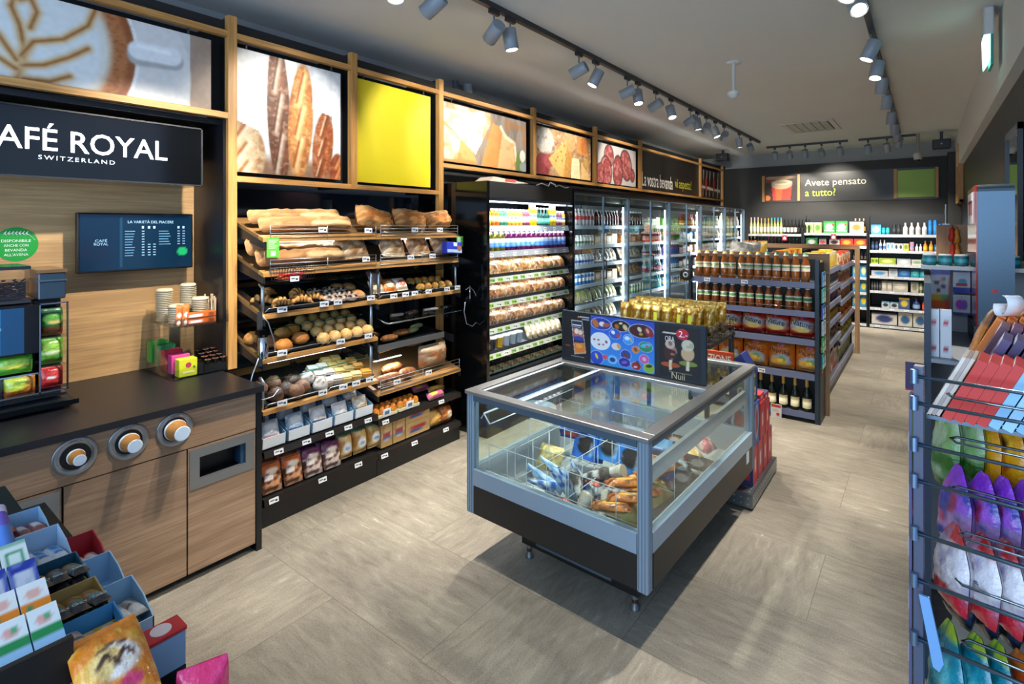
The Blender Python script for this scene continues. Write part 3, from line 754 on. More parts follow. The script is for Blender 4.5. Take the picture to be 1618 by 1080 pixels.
# menu screen
ms = thing('menu_screen', 'flat wall screen with dark blue price menu on the oak panel', 'screen', (-3.62, 1.147, 1.658), 90)
b = B(); b.box((-.288, 0, -.166), (.288, .045, .166), '#0b0d10', .004); part('housing', b, 'satin', ms)
cv = Cv(60, 34, '#0a2438', 1.73); cv.rect(0, 0, .34, 1, '#092238'); cv.rect(.338, .04, .343, .96, '#1c4058'); cv.ell(.91, .3, .05, .085, '#1f9a5a')
part('display', canvas_mesh(cv, .556, .312, 'screen', 'display'), 'x', ms, (0, -.002, 0))
b = B(); b.box((-.1, .045, -.08), (.1, .09, .08), '#1a1c1f'); part('bracket', b, 'satin', ms)
T = lambda s, w, h, x, z, c='#8fc0de': part('lettering', text_mesh(s, w, h, ink(c)), 'x', ms, (x, -.0035, z))
T('LA VARIETÀ DEL PIACERE', .235, .019, .06, .118, '#a9d4ee'); T('CAFÉ', .055, .018, -.183, .012); T('ROYAL', .066, .015, -.183, -.008)
b = B()
for k in range(10):
    z = .06 - k * .0155; wd = .05 - (k * 37 % 17) * .001
    b.box((-.072, -.0035, z), (-.072 + wd, -.002, z + .004), '#6fa4c4')
    for x in ((.012, .043, .07) if k > 4 else (.012,)): b.box((x, -.0035, z), (x + .013, -.002, z + .005), '#9fc8e0')
    if k < 6:
        b.box((.1, -.0035, z), (.15 + (k % 3) * .006, -.002, z + .004), '#6fa4c4')
        for x in (.2, .228): b.box((x, -.0035, z), (x + .013, -.002, z + .005), '#9fc8e0')
for x in (.012, .043, .07, .2, .228): b.box((x, -.0035, .078), (x + .011, -.002, .092), '#bfe0f2')
part('menu_lines', b, 'satin', ms)

# cabinets below the worktop (front at x=-2.853)
CB = lambda name, label, cat='cabinet': thing(name, label, cat, (-2.853, 0, 0), 90)
wt = B(); wt.box((-.6, -.028, .858), (1.475, .875, .89), '#1b1b1e'); wo = thing('worktop', 'long black worktop running over the coffee corner cabinets', 'worktop', (-2.853, 0, 0), 90, None, wt.mesh('worktop', 'worktop'))
cu = CB('cup_cabinet', 'wood-fronted drawer panel with three steel cup rings under the black worktop')
b = B(); b.box((-.6, 0, .663), (1.443, .018, .855)); part('front_panel', b, 'cab_y', cu)
b = B(); b.box((-.6, .018, .663), (1.443, .8, .855), '#101113'); part('carcass', b, 'laminate', cu)
for k, (y, nm, cr, L) in enumerate(((.67, 'SMALL', .033, .045), (.862, 'MEDIUM', .042, .062), (1.050, 'LARGE', .050, .07))):
    b = B(); b.lathe([(.079, .0, '#8e9497'), (.079, .004, '#9a9fa1'), (.077, .006, '#a3a7a9'), (.054, .006, '#5b5f62'), (.054, .002, '#0b0c0e')], 40, (0, 0, 0), 'y')
    # ring built around local y; the lathe turns its height into -y
    ri = part('ring', b, 'brushed', cu, (y, 0, .775), label='steel ring engraved ' + nm.lower())
    b = B(); b.cyl((0, -.001, 0), (0, -.003, 0), .0535, None, '#060708', 32); part('sleeve', b, 'satin', ri)
    part('lettering', text_mesh(nm, .042, .009, ink('#4a4d50')), 'x', ri, (0, -.0068, .066))
    b = B(); q = cr
    b.lathe([(q * .97, .0045, '#e9edf0'), (q, .010, '#dfe6ec'), (q * .93, .018, '#b17a3f'), (q * .66, .018 + L, '#9d6631'), (q * .70, .02 + L, '#dce8f2'), (q * .60, .02 + L, '#cfe0ee')], 28, (0, 0, 0), 'y')
    cp = thing('paper_cup', nm.lower() + '-size brown paper cup sticking bottom-out from its steel ring', 'cup', (-2.853 + .002, y, .775), 90, 'paper cups in the dispenser', b.mesh('paper_cup', 'satin'))
def bin_cab(y0, y1, label, endp=False):
    c = CB('waste_cabinet', label)
    b = B(); z0, z1 = .452, .648; a0, a1 = y0 + .004, y1 - .004
    b.box((a0, 0, .045), (a1, .018, z0)); b.box((a0, 0, z1), (a1, .018, .657)); b.box((a0, 0, z0), (a0 + .006, .018, z1)); b.box((a1 - .006, 0, z0), (a1, .018, z1)); part('door', b, 'cab_y', c)
    b = B(); f0, f1 = a0 + .006, a1 - .006; o0, o1, q0, q1 = f0 + .045, f1 - .045, z0 + .042, z1 - .045
    b.box((f0, -.003, z0), (f1, .02, q0), '#a3a6a7'); b.box((f0, -.003, q1), (f1, .02, z1), '#a3a6a7'); b.box((f0, -.003, q0), (o0, .02, q1), '#a3a6a7'); b.box((o1, -.003, q0), (f1, .02, q1), '#a3a6a7'); part('steel_frame', b, 'brushed', c)
    b = B(); b.box((o0, .08, q0 - .01), (o1, .085, q1 + .01), '#07080a'); b.box((o1 - .022, .01, q0), (o1, .08, q1), '#23445e'); part('flap', b, 'satin', c)
    b = B(); b.box((a0, .09, .045), (a1, .78, .66), '#0d0e10'); b.box((a0, .12, 0), (a1, .78, .045), '#0d0e10'); part('carcass', b, 'matte', c)
    if endp: b = B(); b.box((1.445, -.004, 0), (1.475, .83, .857), '#16181a'); part('end_panel', b, 'laminate', c)
bin_cab(1.106, 1.445, 'wood cabinet with steel-framed waste slot at the bakery end of the counter', True)
bin_cab(.27, .628, 'wood cabinet with steel-framed waste slot behind the sweets display')
mc = CB('base_cabinet', 'wide plain wood cabinet door below the cup rings')
b = B(); b.box((.632, 0, .045), (1.102, .018, .657)); part('door', b, 'cab_y', mc)
b = B(); b.box((.63, .02, .045), (1.104, .78, .66), '#0d0e10'); b.box((.63, .12, 0), (1.104, .78, .045), '#0d0e10'); part('carcass', b, 'matte', mc)

# acrylic organiser with lids and drink extras
og = thing('acrylic_organiser', 'clear two-tier acrylic organiser for lids and tea on the black worktop', 'organiser', (-3.30, 1.205, .89), 90)
b = B(); W, D = .295, .40
b.box((0, 0, .002), (W, D, .006)); b.box((0, 0, .006), (W, .004, .055))
for x in (0, W - .004): b.prism([(0, .006), (D, .006), (D, .36), (D * .62, .36), (D * .55, .16), (.02, .075), (0, .055)], x, x + .004, '#fff', 'x')
b.box((0, D - .004, .006), (W, D, .36)); part('lower_tray', b, 'acrylic', og)
b = B(); b.box((.0, -.02, .292), (W, .32, .297)); b.box((.0, -.02, .297), (W, -.016, .34)); b.box((W - .004, -.016, .297), (W, .32, .36)); b.box((0, -.016, .297), (.004, .32, .36))
part('upper_tray', b, 'acrylic', og)
for k, (dx, dy, n, s) in enumerate(((.0, .26, 17, 'tall stack of beige cup lids at the back left of the acrylic organiser'), (.13, .26, 19, 'tall stack of beige cup lids at the back right of the acrylic organiser'), (.02, .13, 9, 'short stack of beige cup lids at the front left of the acrylic organiser'), (.145, .13, 12, 'short stack of beige cup lids at the front right of the acrylic organiser'))):
    st_, hh = cup_stack(.038, .044, .0105, n)
    o = thing('lid_stack', s, 'lids', (-3.30 - dy, 1.205 + .05 + dx, .89 + .30), 90, 'stacks of cup lids')
    part('lids', st_.mesh('lids', 'satin'), 'x', o)
    b = B(); b.lathe([(.044, hh, '#cbbb9a'), (.043, hh + .006, '#d4c5a5'), (.036, hh + .012, '#dccfb0'), (.033, hh + .012, '#bfae8c'), (.030, hh + .008, '#cfc09f')], 20); part('top_lid', b, 'satin', o)
for k in range(9):
    b = B(); b.box((-.004, -.001, 0), (.004, .001, .15 - (k % 3) * .012), '#b8a183'); o = place((b.mesh('stirrer', 'matte'), []), (-3.44 + (k % 3) * .02, 1.455 + (k // 3) * .011 - .005, 1.19), 90, 'flat wooden stirrer', 'in the acrylic organiser', 'stirrer', 'wooden stirrers', 'stirrer', (k % 4) * 3 - 4, (k % 5) * 3 - 6)
for k in range(2):
    place(carton(.15, .033, .05, '#d2601f', "[('band',.0,.2,'#5a2a16'),('rect',.05,.3,.45,.75,'#f2ece0'),('rect',.75,.1,.95,.9,'#7a3a1a')]"), (-3.292, 1.355, 1.188 + k * .034), 90, 'flat orange and brown biscuit pack', 'at the front of the organiser', 'packet', 'biscuit packs', 'biscuit_packet', side='from the bottom')
for k in range(2):
    place(bag(.034, .12, .014, '#d9661f', "[('band',0,.35,'#7a4322'),('ell',.5,.5,.35,.1,'#f4ead8'),('ell',.5,.15,.3,.1,'#efe6d0')]"), (-3.300, 1.232 + k * .036, 1.190), 90, 'upright orange stick pack', 'leaning on the organiser front', 'packet', 'stick packs', 'stick_packet', -12, 8)
for k, (c, z) in enumerate((('#cfd02a', .0), ('#d8408a', .02), ('#b8203a', .045), ('#1d7a4a', .075), ('#3fa03a', .1))):
    nm = ('yellow', 'pink', 'red', 'dark green', 'light green')[k]
    o = thing('tea_box', nm + ' tea box ' + ('in front of the row in' if k == 0 else 'in the row on the left of') + ' the acrylic organiser', 'box', (-3.312 - k * .07, 1.29 - k * .012, .897 + z * .5), 90, 'tea boxes')
    b = B(); b.box((-.048, 0, 0), (.048, .062, .10 + z * .25), c, .003); part('box', b, 'satin', o)
    if k == 0:
        b = B(); b.cyl((0, -.0005, .065), (0, -.002, .065), .015, None, '#b33a55', 14); b.cyl((.03, -.0005, .05), (.03, -.002, .05), .007, None, '#3d7a34', 8); b.box((-.03, -.0015, .02), (.03, 0, .03), '#e8ebb0'); part('label', b, 'print', o)
for i in range(3):
    for j in range(4):
        b = B() 
        key = 'coffee_capsule'
        if key not in CACHE:
            b.lathe([(.014, 0, '#17130f'), (.019, .022, '#17130f'), (.02, .024, '#2a2420'), (.018, .026, '#8a5a48'), (.008, .0262, '#3a2a24')], 12); CACHE[key] = b.mesh(key, 'gloss')
        place((CACHE[key], []), (-3.315 - j * .043, 1.395 + i * .042 , .897 + .05 + j * .012), 90, 'small black creamer cup with brown lid', 'in the organiser tray', 'cup', 'creamer cups', 'creamer_cup')
b = B(); b.box((0, .004, .001), (.12, .17, .05), '#14130f'); b.box((-.03, .004, .001), (-.004, .17, .06), '#171512'); thing('capsule_block', 'low black inner tray holding creamer cups in the acrylic organiser', 'tray', (-3.305, 1.372, .897), 90, None, b.mesh('capsule_block', 'satin'))

# coffee machine and snack case at the left
cm = thing('coffee_machine', 'black self-service coffee machine with blue touch screen on the black worktop', 'machine', (-3.25, .12, .89), 90)
b = B(); b.box((-.09, .12, .06), (.615, .46, .51), '#101317', .006); part('body', b, 'gloss', cm)
b = B(); b.box((-.09, -.015, .275), (.508, .119, .50), '#08090b', .004); part('screen_housing', b, 'gloss', cm)
cv = Cv(64, 34, '#1c5f92', 1.9); cv.rect(.0, .62, 1, 1, '#2c7db4'); cv.rect(.48, 0, .56, 1, '#8ec4e4'); cv.rect(.86, 0, 1, 1, '#0f3558'); cv.line([(0, .48), (.86, .56)], .03, '#a8d6f0')
for x in (.12, .36, .68): cv.poly([(x - .08, .45), (x + .08, .45), (x + .05, .12), (x - .05, .12)], '#e6eef4'); cv.poly([(x - .065, .33), (x + .065, .33), (x + .05, .14), (x - .05, .14)], '#4a4038')
cv.ell(.64, .74, .12, .1, '#2d8c84')
part('screen', canvas_mesh(cv, .60, .205, 'screen', 'screen'), 'x', cm, (.155, -.0165, .388))
part('lettering', text_mesh('ROYAL', .05, .012, ink('#e4f2fa')), 'x', cm, (.335, -.018, .435))
b = B(); b.box((-.09, .05, .515), (.485, .30, .66), '#1a1512'); bh = part('bean_hopper', b, 'acrylic', cm)
b = B()
rs = random.Random(3)
for k in range(420):
    x = -.08 + rs.random() * .55; z = .535 + rs.random() * .075; y = .06 + rs.random() * .03
    b.cyl((x - .006, y, z), (x + .006, y + rs.uniform(-.004, .004), z + rs.uniform(-.006, .006)), .0045, .003, rs.choice(('#2a1a12', '#3b2417', '#4a2e1e', '#1c110c')), 5)
b.box((-.085, .09, .52), (.48, .29, .6), '#241710')
o = part('coffee_beans', b, 'gloss', bh); o['kind'] = 'stuff'
b = B(); b.box((-.09, .045, .66), (.49, .31, .675), '#20252a'); b.box((-.1, .1, .675), (.4, .25, .683), '#1f8a3c'); b.box((-.09, .045, .505), (.49, .31, .517), '#2a3035'); part('hopper_lid', b, 'gloss', cm)
b = B(); b.box((.512, .02, .515), (.612, .30, .64), '#2b3d4c', .004); b.box((.508, .015, .60), (.616, .30, .607), '#3e5262'); b.box((.505, .015, .64), (.618, .33, .655), '#6a5236'); part('powder_hopper', b, 'gloss', cm)
b = B(); b.box((-.09, -.05, .022), (.64, .12, .034), '#12161a'); b.box((-.09, -.055, .018), (.645, -.045, .04), '#20262b')
for k in range(24): y = -.045 + k * .0066; b.box((-.09, y, .034), (.635, y + .0028, .0385), '#5a656e')
part('drip_tray', b, 'metal', cm)
for x in (-.08, .55):
    b = B(); b.box((x, .0, .0), (x + .05, .08, .022), '#0f1114'); b.box((x, .12, 0), (x + .05, .4, .06), '#0f1114'); part('foot', b, 'gloss', cm)
sc_ = thing('snack_case', 'chrome-edged display case of snack bags built into the coffee machine front', 'case', (-3.25, .12, .89), 90)
b = B()
for (x0, z0, x1, z1) in ((.508, .085, .514, .50), (.609, .085, .615, .50), (.508, .495, .615, .501), (-.09, .085, .615, .092)): b.box((x0, -.012, z0), (x1, -.002, z1), '#c2cad0')
b.box((-.09, -.004, .178), (.508, .002, .184), '#c2cad0'); part('frame', b, 'chrome', sc_)
b = B(); b.box((-.09, .10, .07), (.505, .119, .272), '#15181b'); b.box((.511, .10, .07), (.61, .119, .50), '#15181b'); b.box((-.09, 0, .06), (.61, .1, .07), '#22272c'); part('back', b, 'gloss', sc_)
b = B(); b.box((-.09, .0, .174), (.505, .1, .178), '#889'); b.box((.515, .0, .2), (.61, .1, .204), '#889'); b.box((.515, 0, .335), (.61, .1, .339), '#889'); part('shelf', b, 'acrylic', sc_)
for (x, z, w, h, base, art, nm) in ((.562, .341, .088, .13, '#1c5a34', "[('band',.0,.35,'#7a3f22'),('ell',.55,.6,.45,.2,'#5fa53a'),('ell',.6,.5,.3,.08,'#d8c06a')]", 'dark green and brown snack bag on the case\'s upper right shelf'),
        (.562, .206, .088, .125, '#5fa52e', "[('ell',.5,.6,.5,.25,'#9ccf4a'),('band',0,.2,'#3a6a20'),('ell',.5,.45,.35,.08,'#e8f0c0')]", 'bright green snack bag on the case\'s middle right shelf'),
        (.562, .095, .088, .1, '#c01f22', "[('ell',.5,.5,.35,.25,'#e0403a'),('ell',.45,.5,.2,.08,'#f4e6d8'),('vband',.75,1,'#8e1618')]", 'red snack bag on the case\'s bottom right shelf'),
        (.43, .186, .13, .085, '#54b032', "[('ell',.5,.6,.42,.25,'#a6dc52'),('ell',.5,.45,.4,.12,'#f2ea5a')]", 'lime green snack bag below the coffee machine screen'),
        (.27, .186, .12, .07, '#20304a', "[('ell',.4,.5,.4,.3,'#c89a3a'),('ell',.8,.6,.2,.3,'#5b89b8')]", 'navy and gold snack bag below the coffee machine screen'),
        (.10, .186, .12, .07, '#3a2a20', "[('ell',.5,.5,.4,.3,'#b87832')]", 'brown snack bag below the coffee machine screen'),
        (.45, .08, .11, .095, '#d08c32', "[('ell',.3,.7,.4,.4,'#c6d84a'),('band',0,.3,'#a85a24')]", 'orange and green snack bag on the case\'s lower shelf'),
        (.33, .08, .13, .095, '#22324a', "[('ell',.6,.4,.3,.3,'#39506e'),('ell',.5,.2,.4,.15,'#3a2c26')]", 'dark blue coffee bag on the case\'s lower shelf'),
        (.2, .08, .09, .09, '#d8cfae', "[('band',.75,1,'#7fa08a'),('ell',.5,.45,.4,.15,'#2f5a6a'),('band',0,.15,'#b02a2a')]", 'cream coffee bag with red base on the case\'s lower shelf')):
    pm, _ = bag(w, h, .05, base, art, 'crinkle', 3)
    thing('snack_bag', nm, 'bag', (-3.25 - .045, .12 + x, .89 + z), 90, 'snack bags in the case', pm)
# ------------------------------------------------------------------ bakery shelving (front at x=-3.02, u along the wall 1.565 .. 3.235)
BX = -3.02
bk = thing('bakery_rack', 'black bakery rack with sloping wooden shelves and glass guards', 'rack', (BX, 0, 0), 90)
U0, UM, U1 = 1.572, 2.39, 3.232
DK = '#121518'
b = B(); b.box((U0, .60, .12), (U1, .655, 2.0), '#182129'); b.box((UM - .004, .597, .3), (UM + .004, .60, 2.0), '#05070a'); part('back_panel', b, 'lamgloss', bk)
b = B(); b.box((U0, .012, .0), (UM - .002, .62, .118), '#0d0f11'); part('plinth', b, 'satin', bk)
b = B(); b.box((UM + .002, .012, .0), (U1, .62, .118), '#0d0f11'); part('plinth', b, 'satin', bk)
for x in (U0 + .01, UM, U1 - .01):
    b = B(); b.box((x - .012, .56, .118), (x + .012, .60, 1.95), '#20262b'); part('rear_post', b, 'satin', bk)
SL = .30     # rise of the sloping shelves per metre of depth
def shelf(x0, x1, z, wooden=True, dep=.5, th=.022):
    b = B()
    b.prism([(0, z - th), (.055, z - th + .055 * SL), (.055, z + .055 * SL), (0, z)], x0, x1, '#c08e50', 'x')
    if not wooden: b = B()
    if wooden: part('shelf_edge', b, 'oak_y', bk)
    b = B(); y0 = .056 if wooden else 0
    b.prism([(y0, z - th + y0 * SL), (dep, z - th + dep * SL), (dep, z - .002 + dep * SL), (y0, z - .002 + y0 * SL)], x0, x1, '#15181b' if not wooden else '#7e5f38', 'x'); part('shelf_board', b, 'satin', bk)
    for x in (x0, x1 - .012):
        b = B(); b.prism([(.0, z - .06), (dep, z - .10 + dep * SL), (dep, z - th + dep * SL), (.0, z - th)], x, x + .012, '#17191c', 'x'); part('bracket', b, 'satin', bk)
def guard(x0, x1, z, dep=.24):
    b = B(); b.prism([(.03, z), (.03 + dep, z + dep * .30), (.03 + dep, z + dep * .30 + .005), (.03, z + .005)], x0, x1, '#fff', 'x'); g = part('glass_guard', b, 'glass', bk)
    b = B(); b.box((x0, .027, z), (x1, .0295, z + .006), '#7fe0d4'); part('glass_edge', b, 'glass_edge', g)
def rod(pts, r=.009, col='#9aa2a8', nm='front_post', mat='metal'):
    b = B(); b.tube(pts, r, col, 8); return part(nm, b, mat, bk)
def fence(x0, x1, z, h=.075, rows=4):
    b = B(); wire_fence(b, x0 + .02, x1 - .02, -.004, z + .004, z + h, rows, '#aeb4b8', .0024); part('wire_fence', b, 'metal', bk)
def lip(x0, x1, z):
    b = B(); b.tube([(x0 + .02, .03, z + .012), (x0 + .02, -.006, z + .03), (x0 + .028, -.008, z + .04), (x1 - .028, -.008, z + .04), (x1 - .02, -.006, z + .03), (x1 - .02, .03, z + .012)], .0028, '#b9bec2', 6); part('tray_rail', b, 'metal', bk)
def tray(x0, x1, z):
    b = B(); y0, y1 = .02, .40
    for (a, c, h) in (((x0, y0), (x1, y1), .006),):
        b.prism([(y0, z + .004 + y0 * SL), (y1, z + .004 + y1 * SL), (y1, z + .010 + y1 * SL), (y0, z + .010 + y0 * SL)], x0, x1, '#0c0e10', 'x')
    for x in (x0, x1 - .004): b.prism([(y0, z + .010 + y0 * SL), (y1, z + .010 + y1 * SL), (y1, z + .035 + y1 * SL), (y0, z + .035 + y0 * SL)], x, x + .004, '#14171a', 'x')
    b.prism([(y0, z + .010), (y0 + .004, z + .010), (y0 + .004, z + .028), (y0, z + .028)], x0, x1, '#14171a', 'x'); part('baking_tray', b, 'satin', bk)
def led(x0, x1, z, y=.10):
    area('strip_light', (BX - y - .01, (x0 + x1) / 2, z - .016), (0, R_(12), 0), .012, x1 - x0, .35 if z > 1.5 else 1.5, (.95, .97, 1.0))
    b = B(); b.box((x0, y, z - .005), (x1, y + .014, z), '#fff'); part('light_strip', b, 'led', bk)
# level 1 and 2: fenced wooden shelves for bread
for z in (1.68, 1.477):
    shelf(U0, UM, z, dep=.42); shelf(UM, U1 - .02, z, dep=.42); fence(U0 + .02, UM, z); fence(UM, U1 - .02, z)
led(U0 + .15, UM - .05, 1.655); led(UM + .1, U1 - .25, 1.655)
# level 3
shelf(U0, UM, 1.232); shelf(UM, U1 - .0, 1.225); lip(U0, (U0 + UM) / 2, 1.232); lip((U0 + UM) / 2, UM, 1.232); lip(UM, (UM + U1) / 2, 1.225); lip((UM + U1) / 2, U1, 1.225)
tray(U0 + .02, U0 + .39, 1.232); tray(U0 + .41, UM - .02, 1.232); tray(UM + .02, UM + .40, 1.225); tray(UM + .43, U1 - .02, 1.225)
guard(U0 + .03, UM - .06, 1.40); guard(UM + .05, U1 - .0, 1.405)
# level 4 left, tongs bar and tray right
shelf(U0, UM, .975); lip(U0, (U0 + UM) / 2, .975); lip((U0 + UM) / 2, UM, .975); tray(U0 + .02, U0 + .38, .975); tray(U0 + .40, UM - .02, .975); guard(U0 + .05, UM - .06, 1.142)
b = B(); b.tube([(UM + .03, .06, 1.105), (UM + .05, -.01, 1.07), (UM + .08, -.02, 1.06), (U1 - .02, -.02, 1.06), (U1 + .02, .0, 1.07), (U1 + .02, .06, 1.105)], .006, '#aab2b8', 8); part('tongs_rail', b, 'chrome', bk)
b = B(); b.prism([(-.01, 1.068), (.10, 1.10), (.10, 1.104), (-.01, 1.072)], UM + .06, U1, '#fff', 'x'); part('tongs_tray', b, 'acrylic', bk)
b = B(); b.prism([(.04, .86), (.42, .93), (.42, .94), (.04, .87)], UM + .03, U1 - .16, '#3a3f44', 'x'); b.box((UM + .03, .03, .86), (U1 - .16, .042, .905), '#8d9398'); part('serving_tray', b, 'brushed', bk)
for x in (UM + .03, U1 - .05):
    b = B(); b.prism([(.04, .80), (.6, .86), (.6, .92), (.04, .86)], x, x + .012, '#1b1e21', 'x'); part('bracket', b, 'satin', bk)
led(U0 + .06, UM - .22, .94, .06)
# level 5
shelf(U0, UM, .676); lip(U0, (U0 + UM) / 2, .676); lip((U0 + UM) / 2, UM, .676); tray(U0 + .02, U0 + .40, .676); tray(U0 + .42, UM - .02, .676); guard(U0 + .03, UM - .03, .84)
shelf(UM, U1, .58); fence(UM, U1, .58, .085, 4)
if True:
    led(UM + .05, UM + .3, .78, .1)
# level 6 and base: black shelves with price rails
def rail(x0, x1, z, xs, parent):
    b = B(); b.prism([(-.012, z - .034), (.0, z - .036), (.012, z), (-.002, z + .004)], x0, x1, '#2a2522', 'x'); r = part('price_rail', b, 'gloss', parent)
    for k, x in enumerate(xs): price_tags(r, [x], -.0105, z - .016, .058, .028, -12)
for (x0, x1, z, xs) in ((U0, UM, .44, (1.66, 1.84, 2.0, 2.14, 2.3)), (UM, U1, .385, (2.45, 3.0)), (U0, UM, .165, (1.63, 1.95, 2.22)), (UM, U1, .15, (2.44, 2.72, 3.05))):
    b = B(); s_ = .10; b.prism([(0, z - .03), (.58, z - .03 + .58 * s_), (.58, z + .58 * s_), (0, z)], x0 + .003, x1 - .003, '#17191b', 'x'); part('shelf_board', b, 'satin', bk)
    rail(x0 + .003, x1 - .003, z, xs, bk)
# front uprights at the seam and ends
for x, zz in ((U0 + .012, ((1.232, 1.40), (.975, 1.15), (.676, .85))), (UM - .035, ((1.232, 1.43), (.975, 1.20), (.676, .92))), (UM + .03, ((1.23, 1.43),)), (U1 - .03, ((1.22, 1.42),))):
    for (a, c) in zz: rod([(x, .03, a - .02), (x, .03, c - .01), (x, .06, c + .01)], .011)
for (xx, z, cols) in ((1.95, 1.727, 1), (2.30, 1.72, 1), (2.72, 1.722, 1), (2.98, 1.72, 1), (2.28, 1.525, 1), (2.68, 1.52, 1), (2.90, 1.52, 1),
                      (1.68, 1.258, 1), (1.96, 1.258, 1), (2.06, 1.258, 1), (2.32, 1.258, 1), (2.52, 1.25, 1), (2.63, 1.25, 1), (2.72, 1.25, 1), (2.86, 1.25, 1), (3.06, 1.25, 1), (3.18, 1.25, 1),
                      (1.68, 1.0, 1), (2.08, 1.0, 1), (2.30, 1.0, 1), (1.68, .705, 1), (1.95, .70, 1), (2.1, .70, 1), (2.2, .70, 1), (2.31, .70, 1), (2.55, .63, 1), (2.86, .63, 1)):
    price_tags(bk, [xx], -.013, z, .062, .034)
for (x, z, h, s) in ((1.622, 1.625, .115, 'tall'), (3.205, 1.625, .085, 'small')):
    b = B(); b.box((x - .038, -.018, z - h / 2), (x + .038, -.016, z + h / 2), '#56a83a'); o = part('green_flyer', b, 'print', bk, label='green card hanging from the top shelf')
    b = B(); b.box((x - .014, -.0185, z - h * .42), (x + .014, -.018, z - h * .18), '#e6efe0')
    for k in range(5): b.box((x - .028, -.0185, z + h * .36 - k * h * .1), (x + .028 - .01 * (k % 3), -.018, z + h * .36 - k * h * .1 + .004), '#d5ecc8')
    part('print', b, 'print', o)
# black wire basket with red sticks
wb = thing('wire_basket', 'small black wire basket of red snack sticks hooked on the second bakery shelf', 'basket', (BX + .015, 1.60, 1.435), 90)
b = B()
for k in range(14): x = .005 + k * .017; b.tube([(x, 0, .09), (x, -.02, 0), (x, -.09, 0), (x, -.11, .09)], .0013, '#0b0c0d', 4)
for z, y in ((.09, -.11), (.045, -.10), (.0, -.09), (.09, 0)): b.tube([(0, y, z), (.23, y, z)], .0018, '#0b0c0d', 5)
part('basket', b, 'satin', wb)
for k in range(7):
    place(wrap_bar(.15, .02, .014, '#b8202a', "[('rect',.1,.2,.3,.8,'#e0c040'),('rect',.5,.2,.7,.8,'#f0e8e0')]"), (BX + .025 + k * .011, 1.70 + (k % 2) * .02, 1.437 + (k % 3) * .012), 90, 'thin red snack stick', 'in the black wire basket', 'snack', 'red snack sticks', 'snack_stick', side='from the back')
price_tags(wb, [.09], -.115, .01, .055, .03)

G = lambda u, dep, z, zs=SL: (BX - dep, u, z + dep * zs + .006)
PB = '#9c6f42'
# level 1
LBAG = "[('noise',.12,14,5,2),('spot',.5,18,4,7,'#c39a68',.6),('vband',.93,.95,'#6f4c2a'),('band',.0,.08,'#835a32'),('rect',.1,.55,.45,.75,'#8b6238'),('rect',.5,.25,.95,.5,'#d3b17e')]"
for k, (dep, up) in enumerate(((.05, 0), (.18, .01))):
    o = place(bag(.64, .095, .075, PB, LBAG, 'paper', 4 + k, 20, 8), G(1.90, dep, 1.70 + up), 90, 'long brown paper baguette bag', 'on the top bakery shelf', 'bread', 'paper baguette bags', 'baguette_bag', -24, -1.5, side='from the front')
WB = "[('noise',.14,6,6,3),('ell',.5,.42,.42,.26,'#b06a2c'),('spot',.8,8,8,5,'#d89b52',.5),('rect',.1,.72,.7,.82,'#7d5830'),('band',.0,.06,'#9a7144')]"
for k, (u, w_, h_, ry) in enumerate(((2.40, .30, .155, 14), (2.74, .30, .15, 7), (3.05, .24, .15, -6))):
    place(bag(w_, h_, .10, PB, WB, 'paper', 6 + k), G(u, .05, 1.712), 90, 'windowed brown paper bread bag', 'on the top bakery shelf', 'bread', 'windowed bread bags on the top shelf', 'bread_bag', -28, ry)
# level 2
for k in range(2):
    place(bag(.60, .11, .075, PB, LBAG, 'paper', 8 + k, 20, 8), G(1.86 - .01 * k, .04 + .1 * k, 1.50 + .03 * k), 90, 'long brown paper baguette bag', 'on the second bakery shelf', 'bread', 'paper baguette bags on the second shelf', 'baguette_bag', -26, -1, side='from the front')
CB_ = "[('noise',.12,8,8,3),('spot',.7,9,9,5,'#8a5a30',.5),('spot',.7,13,13,9,'#e8d9bd',.62),('band',.88,1,'#d9cfbd')]"
for k, (u, w_, h_, c) in enumerate(((2.23, .26, .19, '#b79266'), (2.58, .22, .19, '#cfae7e'), (2.84, .21, .19, '#b98452'), (3.08, .19, .18, '#ab7f54'))):
    place(bag(w_, h_, .09, c, CB_, 'crinkle', 12 + k), G(u, .05, 1.508), 90, 'clear bag of sliced dark bread' if k < 2 else 'clear bag of crusty rolls', 'on the second bakery shelf', 'bread', 'clear bread bags on the second shelf', 'bread_bag', -30, (k % 2) * 6 - 3)
# level 3
def put(pr, u, dep, z, desc, where, cat, grp, nm, rz=90, rx=0, ry=0, dz=.009, s=None):
    o = place(pr, (G(u, dep, z)[0], u, G(u, dep, z)[2] + dz + (.012 if rx else 0)), rz, desc, where, cat, grp, nm, rx, ry, s)
    o.rotation_euler = (Matrix.Rotation(math.atan(SL), 3, 'Y') @ o.rotation_euler.to_matrix()).to_euler(); return o
for k, (u, d, r) in enumerate(((1.64, .14, 60), (1.72, .22, 130), (1.72, .07, 95), (1.86, .08, 80), (1.88, .17, 110), (1.95, .09, 70))): put(croissant(.135, k % 3), u, d, 1.232, 'golden brown croissant', 'on the third bakery shelf', 'pastry', 'croissants', 'croissant', r)
for k, (u, d) in enumerate(((2.0, .16), (2.05, .07), (2.11, .16), (2.12, .06), (2.18, .13), (2.19, .05))): put(ring_donut(.036, .019, '#2a1812', '#d8c0ac', k % 2), u, d, 1.232, 'chocolate-striped ring doughnut', 'on the third bakery shelf', 'pastry', 'ring doughnuts', 'doughnut')
for k, (u, d, c) in enumerate(((2.21, .21, '#9a5a3a'), (2.29, .20, '#7d3f28'), (2.27, .07, '#a8603c'))): put(bun(.055, .055, .028, c, '#c9a05e', k), u, d, 1.232, 'flat round brown-topped pastry', 'on the third bakery shelf', 'pastry', 'round pastries', 'pastry')
